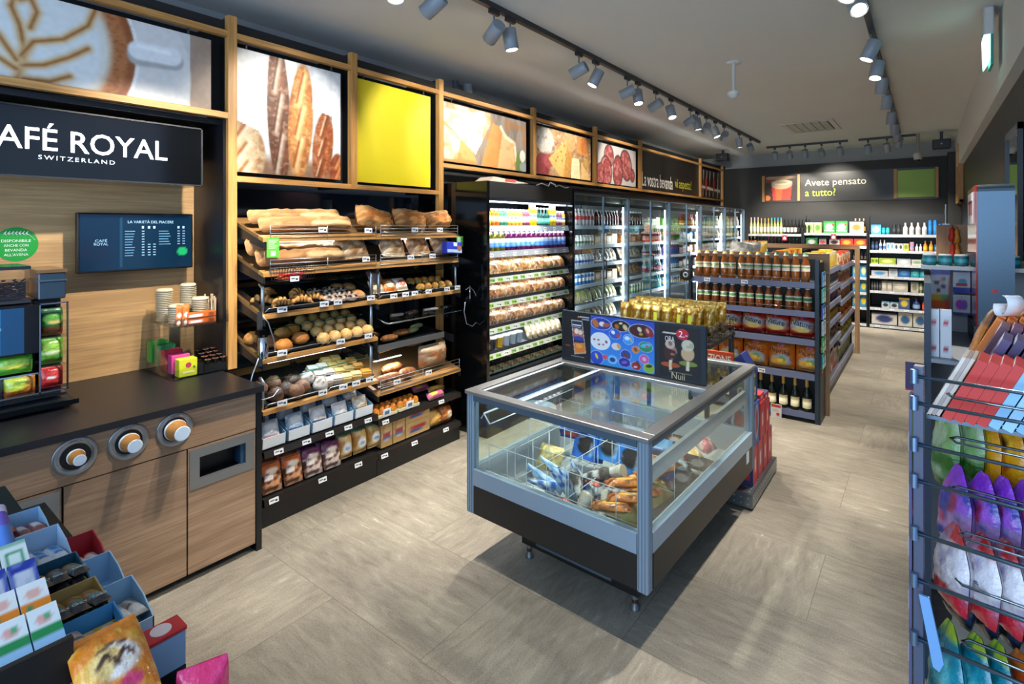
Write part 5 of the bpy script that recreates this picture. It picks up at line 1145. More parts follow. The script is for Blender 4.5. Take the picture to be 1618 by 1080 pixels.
FILL = {  # per door, from the top shelf down: kind, body, label/band, cap, name
 0: [('b', '#b8b4b8', '#c03a40', '#e8ecf0', 'red-labelled clear bottle'), ('s', '#e4e8e4', '#5a8a72', '#f0f2f4', 'white and green yoghurt drink'), ('s', '#dfe4ec', '#3a5aa8', '#f4f4f8', 'white and blue yoghurt drink'), ('c', '#2a78c0', '#e4ecf4', '#c8d4de', 'blue and white cup'), ('t', '#b8a880', '#c8d04a', '', 'leaning sandwich pack'), ('t', '#c8b088', '#7a9a4a', '', 'leaning wrap pack')],
 1: [('b', '#4a1a18', '#8a3a30', '#e4e0dc', 'dark red drink bottle'), ('p', '#c8a878', '#e0d0b0', '', 'beige deli pack'), ('t', '#8a6a4a', '#e8dcc8', '', 'leaning dark sandwich pack'), ('p', '#a87848', '#dcc49c', '', 'brown deli pack'), ('t', '#9a9a5a', '#d8cf8a', '', 'leaning salad pack'), ('t', '#c9b38a', '#a08050', '', 'leaning wrap pack')],
 2: [('b', '#2a2420', '#7a5a48', '#d8dce0', 'dark cold coffee bottle'), ('p', '#a86430', '#e0a868', '', 'orange-brown deli pack'), ('t', '#8a7458', '#d8d0c4', '', 'leaning grey sandwich pack'), ('t', '#7a5434', '#c89a68', '', 'leaning brown sandwich pack'), ('c', '#7aa07a', '#c8d8b8', '#e0e8e0', 'green salad cup')],
 3: [('p', '#d8b888', '#7aa84a', '', 'beige and green pack'), ('b', '#b8343a', '#e0c8c8', '#c83a40', 'red drink bottle'), ('b', '#ccd4dc', '#8a5a6a', '#eef2f6', 'slim white bottle'), ('b', '#a8b4c4', '#c05a6a', '#eef2f6', 'pale bottle with red label'), ('b', '#4aa8b8', '#9ad0d8', '#3ac0b0', 'turquoise water bottle')],
 4: [('p', '#6aa84a', '#e8e0b0', '', 'green and cream pack'), ('b', '#a8885a', '#4a7a4a', '#e8b0a0', 'mixed drink bottle'), ('b', '#8a6a9a', '#4a6ac0', '#e0c8d8', 'purple and blue bottle'), ('b', '#5a8ac0', '#e0e8f0', '#4a6ac8', 'blue water bottle'), ('c', '#4a88c8', '#d8b04a', '#c8d8e8', 'blue drink can')],
 5: [('b', '#a03028', '#d8a838', '#c02a28', 'red and yellow bottle'), ('p', '#3a6ac0', '#d8c84a', '', 'blue snack pack'), ('p', '#d88a4a', '#c05a7a', '', 'orange fruit pack'), ('p', '#c85a38', '#e0c878', '', 'red fruit pack'), ('c', '#d8b048', '#b86a2a', '#e8d8a8', 'yellow drink can')],
 6: [('b', '#4a4a4c', '#98a0a4', '#8a98a0', 'grey drink bottle'), ('c', '#b87868', '#5a9a7a', '#b8c4cc', 'assorted drink can'), ('c', '#d8c0a8', '#c07a8a', '#e8e4e0', 'pale drink can'), ('c', '#c0b090', '#7a9ac0', '#d8dce0', 'beige drink can')],
 7: [('b', '#a8a894', '#e0e0d8', '#b8c0b8', 'pale wine bottle'), ('b', '#908078', '#d0a8a0', '#a8b0b8', 'rosé wine bottle'), ('c', '#c8c0b0', '#d8d0c0', '#d0d8d8', 'pale drink can'), ('c', '#b8b0a0', '#d0c8b8', '#c8d0d0', 'cream drink can')],
 8: [('b', '#c8b878', '#e8e4d8', '#e0c048', 'wine bottle with yellow cap'), ('b', '#6a7058', '#d8d4c8', '#b04a48', 'green wine bottle'), ('b', '#b8a898', '#e0d8d0', '#c8a0a0', 'pale wine bottle'), ('b', '#a8a090', '#d8d0c4', '#b0b0a8', 'cream wine bottle')],
 9: [('b', '#d0b8a8', '#ecdcd4', '#d88aa0', 'rosé bottle with pink cap'), ('b', '#8a7a68', '#d8d0b8', '#4ab0b8', 'wine bottle with blue cap'), ('b', '#c0a8a0', '#e0d4cc', '#d09aa8', 'pale rosé bottle'), ('b', '#a8988c', '#d4ccc0', '#b0a8a8', 'cream rosé bottle')]}
SN = ('top', 'second', 'third', 'fourth', 'fifth', 'sixth')
for dn, rows in FILL.items():
    m = dn // 2; y0, y1 = EDG[m], EDG[m + 1]; ym = (y0 + y1) / 2; a, c = (y0 + .035, ym - .02) if dn % 2 == 0 else (ym + .02, y1 - .06)
    for r_, (kd, body, lab, cap, nm) in enumerate(rows):
        z = SH[r_] + .001; where = f'on the {DOORN[dn]} glass door\'s {SN[r_]} shelf'
        n = {'b': 8, 's': 9, 'c': 8, 'p': 4, 't': 6}[kd]; wd = (c - a) / n
        if dn > 5 and kd == 'b': n = 7; wd = (c - a) / n
        for k in range(n):
            u = a + wd * (k + .5)
            if kd == 'b': pr = (bottle if dn < 3 else far_bottle)(*((.175 + .012 * (r_ == 0), .031, body, lab, cap) if dn < 3 else (.185, .033, body, lab, cap)))
            elif kd == 's': pr = bottle(.115, .027, body, lab + '/' + body, cap, 'sleeve')
            elif kd == 'c': pr = far_can(.12, .033, body, lab, cap, 10)
            elif kd == 'p': pr = carton(wd * .92 // .001 * .001, .10 + .02 * (k % 2), .10, body, "[('ell',.5,.55,.38,.28,'%s'),('band',0,.18,'%s'),('rect',.2,.7,.8,.8,'#e8e8e0')]" % (lab, lab))
            else: pr = bag(.088, .15, .045, body, "[('spot',.9,4,6,%d,'%s',.5),('spot',.6,7,7,5,'#ece8e0',.64),('vband',.78,1,'#e2e0d8')]" % (3 + k % 3, lab), 'crinkle', 3)
            place(pr, (CX - .135 - (.01 if kd == 't' else 0), u, z + (.016 if kd == 't' else 0)), 90, nm, where, {'b': 'bottle', 's': 'bottle', 'c': 'can', 'p': 'packet', 't': 'sandwich'}[kd], nm + 's in the fridges', {'b': 'drink_bottle', 's': 'yoghurt_drink', 'c': 'drink_can', 'p': 'food_pack', 't': 'sandwich_pack'}[kd], -26 if kd == 't' else 0, 6 if kd == 't' else 0)
# ------------------------------------------------------------------ ice-cream freezer
fz = thing('ice_cream_freezer', 'glass-sided chest freezer of ice creams standing in the middle of the aisle', 'freezer', (-1.396, 2.066, 0), -2.0)
AL = '#8fa4b6'; HW = .512; FD = 1.50
for (x, y) in ((-HW, 0), (HW - .05, 0), (-HW, FD - .05), (HW - .05, FD - .05)):
    b = B(); b.box((x, y, .252), (x + .05, y + .05, .872), AL, .006)
    for k in range(3):
        if y == 0: b.box((x + .008 + k * .014, -.0015, .26), (x + .012 + k * .014, 0, .868), '#6f7b86')
        if x > 0: b.box((x + .05, y + .008 + k * .014, .26), (x + .0515, y + .012 + k * .014, .868), '#6f7b86')
    part('corner_post', b, 'frame_grey', fz)
for (x0, y0, x1, y1) in ((-HW + .05, 0, HW - .05, .03), (-HW + .05, FD - .03, HW - .05, FD), (-HW, .05, -HW + .03, FD - .05), (HW - .03, .05, HW, FD - .05)):
    b = B(); b.box((x0, y0, .405), (x1, y1, .488), AL); part('band', b, 'frame_grey', fz)
    b = B(); b.box((x0, y0 + .004, .255), (x1, y1, .404), '#1d1c1c'); part('lower_panel', b, 'satin', fz)
    b = B()
    if y1 - y0 < .1: b.box((x0, (y0 + y1) / 2 - .004, .488), (x1, (y0 + y1) / 2 + .004, .85), '#fff')
    else: b.box(((x0 + x1) / 2 - .004, y0, .488), ((x0 + x1) / 2 + .004, y1, .85), '#fff')
    part('side_glass', b, 'glass', fz)
    b = B()
    if y1 - y0 < .1: b.box((x0, y0, .842), (x1, y1, .872), '#4e6170')
    else: b.box((x0, y0, .842), (x1, y1, .872), '#4e6170')
    part('upper_frame', b, 'frame_grey', fz)
b = B()
for (x0, y0, x1, y1) in ((-HW - .006, -.006, HW + .006, .052), (-HW - .006, FD - .052, HW + .006, FD + .006), (-HW - .006, .052, -HW + .052, FD - .052), (HW - .052, .052, HW + .006, FD - .052), (-HW + .05, .80, HW - .05, .90)):
    b.box((x0, y0, .872), (x1, y1, .892), '#a4a7a8', .003)
part('top_rim', b, 'brushed', fz)
for x0, x1, z, nm in ((-HW + .04, -.17, .882, 0), (-.21, HW - .05, .874, 1)):
    b = B(); b.box((x0, .045, z), (x1, .805, z + .005), '#fff'); ld = part('lid_glass', b, 'glass', fz)
    b = B()
    for xe in ((x0 + .03, x1 - .012) if nm == 0 else (x0,)): b.box((xe, .045, z + .005), (xe + .014, .805, z + .0075), '#dfe8ee')
    part('lid_frame', b, 'satin', ld)
b = B(); b.box((-HW + .05, .895, .876), (HW - .05, FD - .045, .881), '#fff'); part('lid_glass', b, 'glass', fz)
b = B(); b.lathe([(.095, 0, '#7f95a8'), (.095, .02, '#8aa0b2'), (.08, .026, '#8aa0b2')], 28); part('lid_handle', b, 'satin', fz, (-.12, .10, .84))
# inner tub, rails and rim
b = B(); b.box((-HW + .035, .035, .30), (HW - .035, FD - .035, .33), '#b4bbc0')
for (x0, y0, x1, y1) in ((-HW + .032, .032, HW - .032, .04), (-HW + .032, FD - .04, HW - .032, FD - .032), (-HW + .032, .04, -HW + .04, FD - .04), (HW - .04, .04, HW - .032, FD - .04)): b.box((x0, y0, .33), (x1, y1, .488), '#aab3ba')
part('tub', b, 'satin', fz)
b = B(); b.box((HW - .055, .06, .66), (HW - .035, FD - .06, .735), '#e2e9ee'); part('inner_rail', b, 'satin', fz)
b = B(); b.tube([(-.46, .06, .735), (-.44, .06, .765), (-.40, .06, .72), (-.37, .06, .735)], .004, '#dfe7ec', 5); b.tube([(-.44, .06, .765), (-.44, .80, .765)], .005, '#e6edf2', 6); b.tube([(-.37, .06, .735), (-.37, .80, .735)], .003, '#e6edf2', 6); part('price_holder', b, 'satin', fz)
b = B(); b.box((-.30, .20, .075), (.37, 1.34, .256), '#101112', .004); part('plinth', b, 'satin', fz)
b = B()
for (x0, z0, x1, z1) in ((-.20, .10, .24, .112), (-.20, .18, .24, .192), (-.20, .1, -.188, .192), (.228, .1, .24, .192)): b.box((x0, .194, z0), (x1, .2, z1), '#4e5a63')
b.box((-.18, .196, .12), (.22, .2, .175), '#0a0d10'); part('vent_grille', b, 'satin', fz)
for (x, y) in ((-.27, .23), (.34, .23), (-.27, 1.31), (.34, 1.31)):
    b = B(); b.lathe([(.022, 0, '#8f959a'), (.022, .008, '#a4abb0'), (.012, .03, '#7a5a40'), (.016, .05, '#a9b0b6'), (.016, .077, '#a9b0b6')], 14); part('foot', b, 'metal', fz, (x, y, 0))
b = B(); b.box((HW, FD - .17, .33), (HW + .001, FD - .12, .40), '#cfe0ec'); part('sticker', b, 'print', fz)
# wire dividers
wd = thing('wire_dividers', 'thin white wire divider grid inside the chest freezer', 'divider', (-1.396, 2.066, .332), -2.0)
def wire_wall(p, q, h, n):
    b = B(); (x0, y0), (x1, y1) = p, q
    for z in (.0, h * .5, h): b.tube([(x0, y0, z), (x1, y1, z)], .0018, '#c9d2d8', 5)
    for k in range(n + 1): t = k / n; b.tube([(x0 + (x1 - x0) * t, y0 + (y1 - y0) * t, 0), (x0 + (x1 - x0) * t, y0 + (y1 - y0) * t, h)], .0018, '#c9d2d8', 5)
    part('wire_panel', b, 'satin', wd)
for (p, q, h, n) in (((-.44, .10), (.44, .10), .26, 7), ((-.44, .44), (.44, .44), .30, 6), ((-.44, .76), (.44, .76), .34, 6), ((-.22, .05), (-.22, .78), .31, 5), ((.08, .05), (.08, .78), .31, 5)): wire_wall(p, q, h, n)
C_, S_ = math.cos(R_(-2)), math.sin(R_(-2))
FP = lambda x, y, z: (-1.396 + x * C_ - y * S_, 2.066 + x * S_ + y * C_, z)
def ice(pr, x, y, z, rz, rx, ry, desc, grp, nm, where='inside the chest freezer'): return place(pr, FP(x, y, z), rz, desc, where, 'ice cream', grp, nm, rx, ry)
rs = random.Random(5)
for k, (x, y, z, rz, ry) in enumerate(((-.20, .20, .50, 70, 62), (-.14, .16, .48, 95, 70), (-.08, .22, .50, 110, 65), (-.17, .28, .52, 60, 58), (-.10, .30, .47, 80, 75), (-.24, .26, .45, 40, 60), (-.03, .15, .44, 120, 72), (-.06, .34, .50, 30, 40), (-.15, .14, .40, 20, 50))):
    ice(ice_cone(.19, .035, '#2f66b8' if k % 3 else '#7fb0d8', '#cfe0ee', k), x, y, z - .07, rz + 150, 12, ry - 95 if k % 2 else -ry + 20, 'blue and silver wrapped ice cream cone', 'blue cones', 'ice_cream_cone', 'in the left front compartment of the freezer')
for k, (x, y, z, rz, ry) in enumerate(((.10, .14, .42, 60, 50), (.02, .25, .45, 120, 45), (.20, .20, .43, 80, 55), (.05, .34, .50, -20, 8), (.12, .38, .52, -25, 12))):
    ice(ice_cone(.19, .033, '#d8d4cc', '#5a5048' if k % 2 else '#c8bca8', k + 3), x, y, z - .05, rz + 200, 0, 18 + ry * .4, 'white and brown wrapped ice cream cone', 'white cones', 'ice_cream_cone', 'in the right front compartment of the freezer')
for k in range(4):
    ice(carton(.15, .19, .10, ('#2a6ac8', '#3a8ad8', '#2f7ad0', '#1f5ab8')[k], "[('rect',.12,.70,.7,.80,'#e4ecf4'),('ell',.52,.38,.34,.24,'#1c1614'),('ell',.52,.42,.34,.10,'#e8eef4'),('ell',.52,.47,.33,.2,'#2c2422'),('ell',.52,.48,.24,.13,'#3a302c'),('band',.78,1,'#6ab4ec'),('spot',.5,5,5,3,'#cfe4f6',.66)]", None, 'print', 22, 24), -.15 + k * .14, .56 + (k % 2) * .02, .44 + .02 * (k % 2), (k * 13 % 11) - 5, -22, 0, 'blue box of cookie ice creams', 'cookie boxes', 'ice_cream_box', 'in the middle of the freezer')
ice(carton(.17, .06, .12, '#203a8a', "[('ell',.4,.5,.3,.3,'#c84a3a'),('spot',.6,6,4,3,'#dfe6f4',.6)]", '#284aa0'), -.23, .60, .52, 8, 20, 0, 'dark blue and red ice cream box', 'boxes', 'ice_cream_box', 'in the middle of the freezer')
for k in range(9): ice(wrap_bar(.19, .07, .04, '#c8742a', "[('spot',.8,7,3,4,'#5a2c16',.5),('rect',.3,.3,.7,.7,'#e8b45a')]"), .27 + (k % 2) * .05, .14 + k * .066, .46 + .03 * (k % 3), 15 + k * 7, 0, -6, 'orange and brown wrapped ice cream bar', 'orange bars', 'ice_cream_bar', 'in the right compartment of the freezer')
for k in range(5): ice(wrap_bar(.16, .055, .03, '#a08070', "[('spot',.8,7,3,4,'#c83a34',.5),('spot',.6,9,4,7,'#e4dcd4',.6)]"), -.05 + k * .045, .36 + (k % 3) * .035, .40 + .014 * k, 65 + k * 9, 0, 8, 'brown and red wrapped ice cream bar', 'brown bars', 'ice_cream_bar', 'beside the cones in the freezer')
for k in range(2): ice(bag(.20, .17, .08, '#d8c070', "[('ell',.5,.5,.4,.3,'#e8d890'),('spot',.6,5,5,4,'#b87a34',.6)]", 'crinkle', 3), .37, .20 + k * .28, .40, 80, -62, 0, 'yellow bag of ice pops', 'yellow bags', 'ice_pop_bag', 'against the right freezer glass')
ice(bag(.16, .14, .06, '#c9b87a', "[('spot',.7,5,5,4,'#8a6a3a',.55)]", 'crinkle', 4), -.30, .42, .38, 0, -35, 0, 'small beige bag of ice creams', 'beige bags', 'ice_pop_bag', 'in the left compartment of the freezer')
ice(bag(.12, .13, .04, '#d8502a', "[('band',.6,1,'#e86a3a'),('spot',.4,4,4,3,'#b03a1a',.6)]", 'crinkle', 5), .03, .06, .335, 0, -50, 12, 'red-orange wrapped ice cream', 'red wrappers', 'ice_cream_bar', 'on the freezer floor by the front glass')
for k in range(4): ice(bag(.14, .12, .05, ('#d88a8a', '#8ab0c8', '#c8a04a', '#b85a6a')[k], "[('spot',.7,5,5,4,'#f0e8e0',.6)]", 'crinkle', 3 + k), .35, .62 + k * .2, .40, 80, -60, 0, ('pink', 'pale blue', 'ochre', 'dark pink')[k] + ' bag of ice creams', 'rear bags', 'ice_pop_bag', 'along the right freezer glass')
for k in range(10): ice(carton(.10, .07, .13, ('#2a2220', '#5a4438', '#8a3a3a', '#3a3432')[k % 4], "[('ell',.5,.5,.35,.3,'#d8c8b8')]", '#3a302c'), .05 + (k % 4) * .11, .66 + (k // 4) * .22, .42, 0, -25, 0, 'dark ice cream box', 'dark boxes', 'ice_cream_box', 'in the back of the freezer')

# advertising board standing across the freezer
ad = thing('advertising_board', 'wide dark ice cream advertising board standing across the freezer lid', 'sign', FP(-.022, .852, .893), -2)
b = B(); b.box((-.465, 0, 0), (.465, .022, .318), '#10202b', .002); part('board', b, 'satin', ad)
cv = Cv(60, 84, '#0c1016', .2 / .29); cv.poly([(.3, .86), (.72, .86), (.86, .16), (.42, .1)], '#b8b0a4'); cv.poly([(.33, .835), (.70, .835), (.83, .18), (.44, .13)], '#102a44')
cv.poly([(.36, .68), (.72, .68), (.76, .45), (.42, .48)], '#b86a52'); cv.noise(.0, 4, 4); cv.ell(.5, .62, .08, .06, '#e8d8c8'); cv.ell(.64, .6, .09, .05, '#d8c8c0'); cv.ell(.58, .46, .2, .05, '#2440a0'); cv.poly([(.41, .36), (.80, .38), (.83, .18), (.44, .13)], '#d87a2a'); cv.ell(.6, .3, .12, .05, '#e8a04a')
cv.rect(.36, .74, .68, .765, '#dfe8f0'); cv.rect(.38, .70, .66, .715, '#b8c8d8'); cv.rect(.08, .26, .26, .29, '#7a3a24'); cv.rect(.62, .93, .98, .955, '#b8c0c8'); cv.rect(.7, .89, .98, .91, '#9aa6b0'); cv.ell(.58, .94, .03, .018, '#e08a2a'); cv.rect(.3, .05, .78, .065, '#9aa4ac')
o = part('print', canvas_mesh(cv, .195, .285, 'print', 'print'), 'x', ad, (-.352, -.001, .16))
cv = Cv(110, 108, '#2a6ad0', 1.02); cv._mix(np.clip(1.1 - cv.V * 1.6, 0, 1) * .55, '#3ab4f0'); cv._mix(np.clip(cv.V * 1.8 - 1.0, 0, 1) * .7, '#1a2a9a')
for (x, y, rx, ry, c, dots) in ((.17, .84, .16, .12, '#24389a', (('#b86a34', -.09, 0, .05, .09), ('#e8ddd0', .02, .0, .05, .05), ('#a8562c', .09, -.01, .06, .04))), (.49, .85, .14, .11, '#15100e', (('#a8622c', -.06, -.02, .035, .05), ('#d8c08a', .07, -.02, .035, .06), ('#e8d0a0', .0, .05, .03, .02))), (.80, .80, .18, .13, '#3a1414', (('#8a2030', .12, -.0, .06, .10), ('#d8c8b0', -.02, .03, .03, .05), ('#b08a3a', .0, -.06, .03, .03), ('#caa08a', .1, .02, .02, .05))),
                            (.16, .48, .155, .17, '#dfe6ec', (('#b84a4a', -.1, .02, .02, .02), ('#a8563a', -.03, .02, .02, .02), ('#8a3a4a', .1, .0, .02, .03), ('#6a5a4a', -.02, -.07, .02, .02), ('#c86a6a', .05, -.06, .02, .02))), (.40, .67, .09, .10, '#2458c0', (('#dfeaf4', -.03, .03, .03, .04), ('#a8402c', .05, -.03, .03, .04))), (.61, .60, .08, .10, '#3a9ae0', (('#d8e4ec', -.02, .02, .04, .04), ('#c8a88a', .04, 0, .015, .05))),
                            (.42, .42, .07, .07, '#e0d8d0', (('#e0a03a', .04, .01, .025, .05),)), (.87, .50, .10, .10, '#2a8a5a', (('#58b0d8', 0, .03, .08, .04), ('#c8403a', .02, .02, .02, .02))), (.57, .28, .08, .10, '#24409a', (('#6a3a2a', .0, -.01, .03, .05),)), (.72, .42, .055, .07, '#d07a3a', (('#7a3a20', .0, 0, .02, .04),)), (.85, .26, .07, .09, '#c85aa0', (('#e8b0d0', 0, 0, .03, .04),)),
                            (.10, .13, .11, .14, '#2a4ac0', (('#e0d04a', 0, .03, .02, .06),)), (.36, .14, .07, .08, '#6ac0f0', (('#1a3a8a', 0, 0, .045, .045),)), (.55, .13, .09, .09, '#1f2f9a', (('#8a5ac0', 0, .0, .05, .03),)), (.73, .10, .07, .08, '#a01f2a', (('#e0c8c0', -.01, -.02, .03, .02), ('#6a2a20', .03, .05, .02, .06))), (.92, .10, .08, .09, '#8ab83a', (('#2a3a1a', .0, .04, .05, .03),)), (.24, .17, .04, .05, '#c84a5a', ())):
    cv.ell(x, y, rx * 1.07, ry * 1.07, '#c8d0e8' if c != '#dfe6ec' else '#f0f4f8', 0, .05); cv.ell(x, y, rx, ry, c, 0, .06)
    for (dc, dx, dy, r1, r2) in dots: cv.ell(x + dx, y + dy, r1, r2, dc, 20, .2)
part('print', canvas_mesh(cv, .42, .295, 'print', 'print'), 'x', ad, (-.038, -.001, .16))
cv = Cv(64, 84, '#0a0a0c', .23 / .285); 
cv.ell(.28, .48, .17, .16, '#3a1712', 0); cv.noise(.0, 4, 4); cv.inside(.28, .48, .17, .16, 0, lambda c: c.noise(.7, 16, 20, 4, '#c89a8a', .62)); cv.ell(.27, .64, .12, .09, '#c8b0a0'); cv.ell(.28, .66, .05, .05, '#8a6a5a'); cv.rect(.24, .16, .32, .33, '#d8c8a8')
cv.ell(.70, .50, .16, .14, '#c8a880'); cv.ell(.70, .66, .15, .11, '#d0c8b0'); cv.inside(.7, .52, .15, .13, 0, lambda c: c.noise(.6, 10, 9, 9, '#a8825a', .6)); cv.inside(.7, .67, .14, .09, 0, lambda c: c.noise(.5, 9, 9, 9, '#8a9a5a', .62)); cv.rect(.66, .17, .74, .36, '#d8c8a8')
cv.ell(.28, .24, .24, .05, '#a84a1f'); cv.rect(.25, .14, .31, .33, '#d8c8a8'); cv.ell(.71, .31, .22, .05, '#7a8a3a'); cv.rect(.68, .18, .74, .36, '#dccdae'); cv.ell(.57, .86, .15, .11, '#c81a34', 0, .06); cv.rect(.1, .855, .42, .875, '#d8d0cc'); cv.rect(.25, .108, .8, .115, '#8a8070')
p3 = part('print', canvas_mesh(cv, .235, .285, 'print', 'print'), 'x', ad, (.318, -.001, .158))
for s, w_, h_, x, z, c in (('ORA', .055, .030, .263, .228, '#e8e2de'), ('2.-', .05, .034, .34, .262, '#ffffff'), ('Nuii', .075, .036, .312, .028, '#d8c8a0'), ('APPROFITTANE', .075, .009, .255, .259, '#e4dedb')): part('lettering', text_mesh(s, w_, h_, ink(c)), 'x', ad, (x, -.0025, z))

# ------------------------------------------------------------------ basket of gold bags with banner behind the freezer
gb = thing('promotion_basket', 'black wire promotion basket on legs behind the freezer', 'basket', (-1.53, 3.74, 0), 0)
b = B()
for (x, y) in ((-.34, .02), (.34, .02), (-.34, .62), (.34, .62)): bb = B(); bb.box((x - .014, y - .014, 0), (x + .014, y + .014, .93), '#16191c'); part('leg', bb, 'satin', gb)
b = B(); b.box((-.36, 0, .90), (.36, .64, .925), '#16191c'); part('floor_plate', b, 'satin', gb)
b = B()
for z in (.95, .985, 1.02, 1.05):
    b.tube([(-.36, 0, z), (.36, 0, z), (.36, .64, z), (-.36, .64, z), (-.36, 0, z)], .0028, '#1b1f22', 5)
for k in range(19): x = -.36 + k * .04; b.tube([(x, 0, .92), (x, 0, 1.05)], .002, '#1b1f22', 4); b.tube([(x, .64, .92), (x, .64, 1.05)], .002, '#1b1f22', 4)
for k in range(17): y = k * .04; b.tube([(.36, y, .92), (.36, y, 1.05)], .002, '#1b1f22', 4); b.tube([(-.36, y, .92), (-.36, y, 1.05)], .002, '#1b1f22', 4)
part('wire_sides', b, 'satin', gb)
bn = thing('promotion_banner', 'orange banner reading AZIONE on the promotion basket', 'sign', (-1.30, 3.722, .80), 0)
b = B(); b.box((-.28, 0, 0), (.295, .012, .105), '#c94a1c', .003); part('banner', b, 'satin', bn)
part('lettering', text_mesh('AZIONE', .185, .05, ink('#e4e0dc'), off=.012), 'x', bn, (.188, -.002, .055))
b = B(); b.box((-.28, .012, .02), (-.26, .03, .2), '#16191c'); b.box((.26, .012, .02), (.28, .03, .2), '#16191c'); part('hanger', b, 'satin', bn)
GA = "[('noise',.16,5,7,3),('spot',.8,6,9,5,'#f0dc9a',.6),('spot',.7,6,8,9,'#6a4a12',.62),('band',.9,1,'#d8b860')]"
for j in range(4):
    for k in range(8 if j else 7):
        nm = 'gold foil coffee bag'
        o = place(bag(.078, .235, .06, '#b8922f', GA, 'goldfoil', 3 + (k + j) % 4), (-1.53 - .30 + k * .083 + (j % 2) * .01, 3.82 + j * .14, .93 + (k * 3 + j) % 3 * .008), (k * 17 + j * 7) % 13 - 6, 'gold foil bag', ('in the front row', 'in the second row', 'in the third row', 'in the back row')[j] + ' of the promotion basket', 'bag', 'gold foil bags', 'foil_bag', -4, (k * 7 % 9) - 4)
        if j == 0 and k in (3, 5, 6):
            b = B(); b.box((-.012, -.038, .12), (.012, -.036, .18), '#d8e03a'); part('tag', b, 'print', o, label='yellow tag')

# ------------------------------------------------------------------ beer cartons on a checker-plate dolly
dl = thing('dolly', 'low checker-plate metal dolly carrying beer cartons beside the freezer', 'dolly', (-.832, 3.50, 0), 0)
b = B(); b.box((-.42, 0, .012), (0, .68, .105), '#7d858a', .004)
for i in range(16):
    for j in range(2): b.box((.0, .02 + i * .041, .035 + j * .035), (.003, .03 + i * .041, .042 + j * .035), '#c2c8cc')
for i in range(10):
    for j in range(2): b.box((-.4 + i * .041, -.003, .035 + j * .035), (-.39 + i * .041, 0, .042 + j * .035), '#c2c8cc')
for i in range(16): b.box((-.03, .02 + i * .041, .105), (-.02, .03 + i * .041, .108), '#c2c8cc')
part('deck', b, 'metal', dl)
for (x, y) in ((-.36, .06), (-.06, .06), (-.36, .62), (-.06, .62)): b = B(); b.cyl((x - .02, y, .012), (x + .02, y, .012), .012, None, '#1a1a1c', 10); part('wheel', b, 'satin', dl)
REDA = "[('rect',.12,.1,.88,.9,'#b8222c'),('rect',.3,.35,.7,.6,'#e8dcdc'),('band',0,.06,'#16264e')]"
BLUA = "[('ell',.5,.55,.3,.4,'#c8ccd4'),('ell',.5,.55,.22,.32,'#8a2a3a'),('band',.0,.12,'#2a4a9a')]"
REDS = "[('rect',.1,.0,.9,1,'#b8222c'),('rect',.35,.3,.65,.7,'#d8c8c8')]"
def beer(x, y, z, w_, h_, d_, c, art, desc, nm='beer_carton', plus=False):
    o = place(carton(w_, h_, d_, c, art, c), (x, y, z), 90, desc, 'on the checker-plate dolly', 'carton', 'beer cartons', nm, side='from the near end'); return o
for k in range(4):
    for i in range(2):
        o = beer(-.855 - i * .17, 3.665 + k * .135, .108, .125, .235, .16, '#1c2a5a', REDS, ('red and navy front bottom carton', 'red and navy rear bottom carton')[i])
        if k == 0 and i == 0:
            b = B(); b.box((-.064, .02, .03), (-.0625, .13, .205), '#b8222c'); part('red_panel', b, 'print', o); t = part('lettering', text_mesh('+2', .07, .05, ink('#f0e8e8')), 'x', o, (-.0655, .075, .14), (0, 0, R_(-90)))
for k, (y, c, art, h_, nm) in enumerate(((3.70, '#1c3a86', BLUA, .27, 'tall blue beer carton with arch emblem in the middle layer'), (3.86, '#b8222c', REDS, .235, 'red beer carton in the middle layer'), (4.0, '#1c2a5a', REDS, .21, 'red and navy beer carton in the middle layer'))):
    o = beer(-.855, y, .345, .15 if k == 0 else .13, h_, .16, c, art, nm)
    if k == 0:
        cvb = Cv(16, 22, '#1c3a86', .6); cvb.ell(.5, .5, .4, .42, '#c8ccd4'); cvb.ell(.5, .52, .3, .34, '#24408e'); cvb.line([(.35, .25), (.35, .75), (.5, .5), (.65, .75), (.65, .25)], .07, '#b02a34'); cvb.rect(.1, .02, .9, .14, '#4a78c0')
        part('emblem', canvas_mesh(cvb, .14, .25, 'print', 'emblem'), 'x', o, (-.076, .08, .135), (0, 0, R_(-90)))
o = thing('beer_carton', 'blue gable-top beer carton with green bottle picture on top of the dolly stack', 'carton', (-.865, 3.69, .617), 90, 'beer cartons')
b = B(); b.prism([(0, 0), (.14, 0), (.14, .20), (.075, .31), (.065, .31), (0, .20)], -.07, .07, '#14286a', 'x'); part('carton', b, 'print', o)
cvb = Cv(14, 30, '#14286a', .45); cvb.rect(.32, .1, .68, .55, '#2a5a24'); cvb.rect(.42, .5, .58, .85, '#2f6a2a'); cvb.rect(.42, .82, .58, .9, '#d8c04a'); cvb.ell(.5, .36, .16, .13, '#e0d8d0'); cvb.ell(.5, .36, .1, .08, '#a8242c'); cvb.rect(.3, .08, .7, .14, '#5a9a3a'); cvb.rect(.1, .9, .9, .93, '#a8b8d8')
part('bottle_picture', canvas_mesh(cvb, .12, .20, 'print', 'bottle_picture'), 'x', o, (-.0715, .07, .10), (0, 0, R_(-90)))
part('bottle_picture', canvas_mesh(cvb, .12, .20, 'print', 'bottle_picture'), 'x', o, (0, -.0015, .10))
for k in range(2): beer(-.86, 3.86 + k * .13, .582 if k == 0 else .557, .12, .05, .16, ('#b8222c', '#1c2a5a')[k], REDS, ('flat red carton', 'flat navy carton')[k])
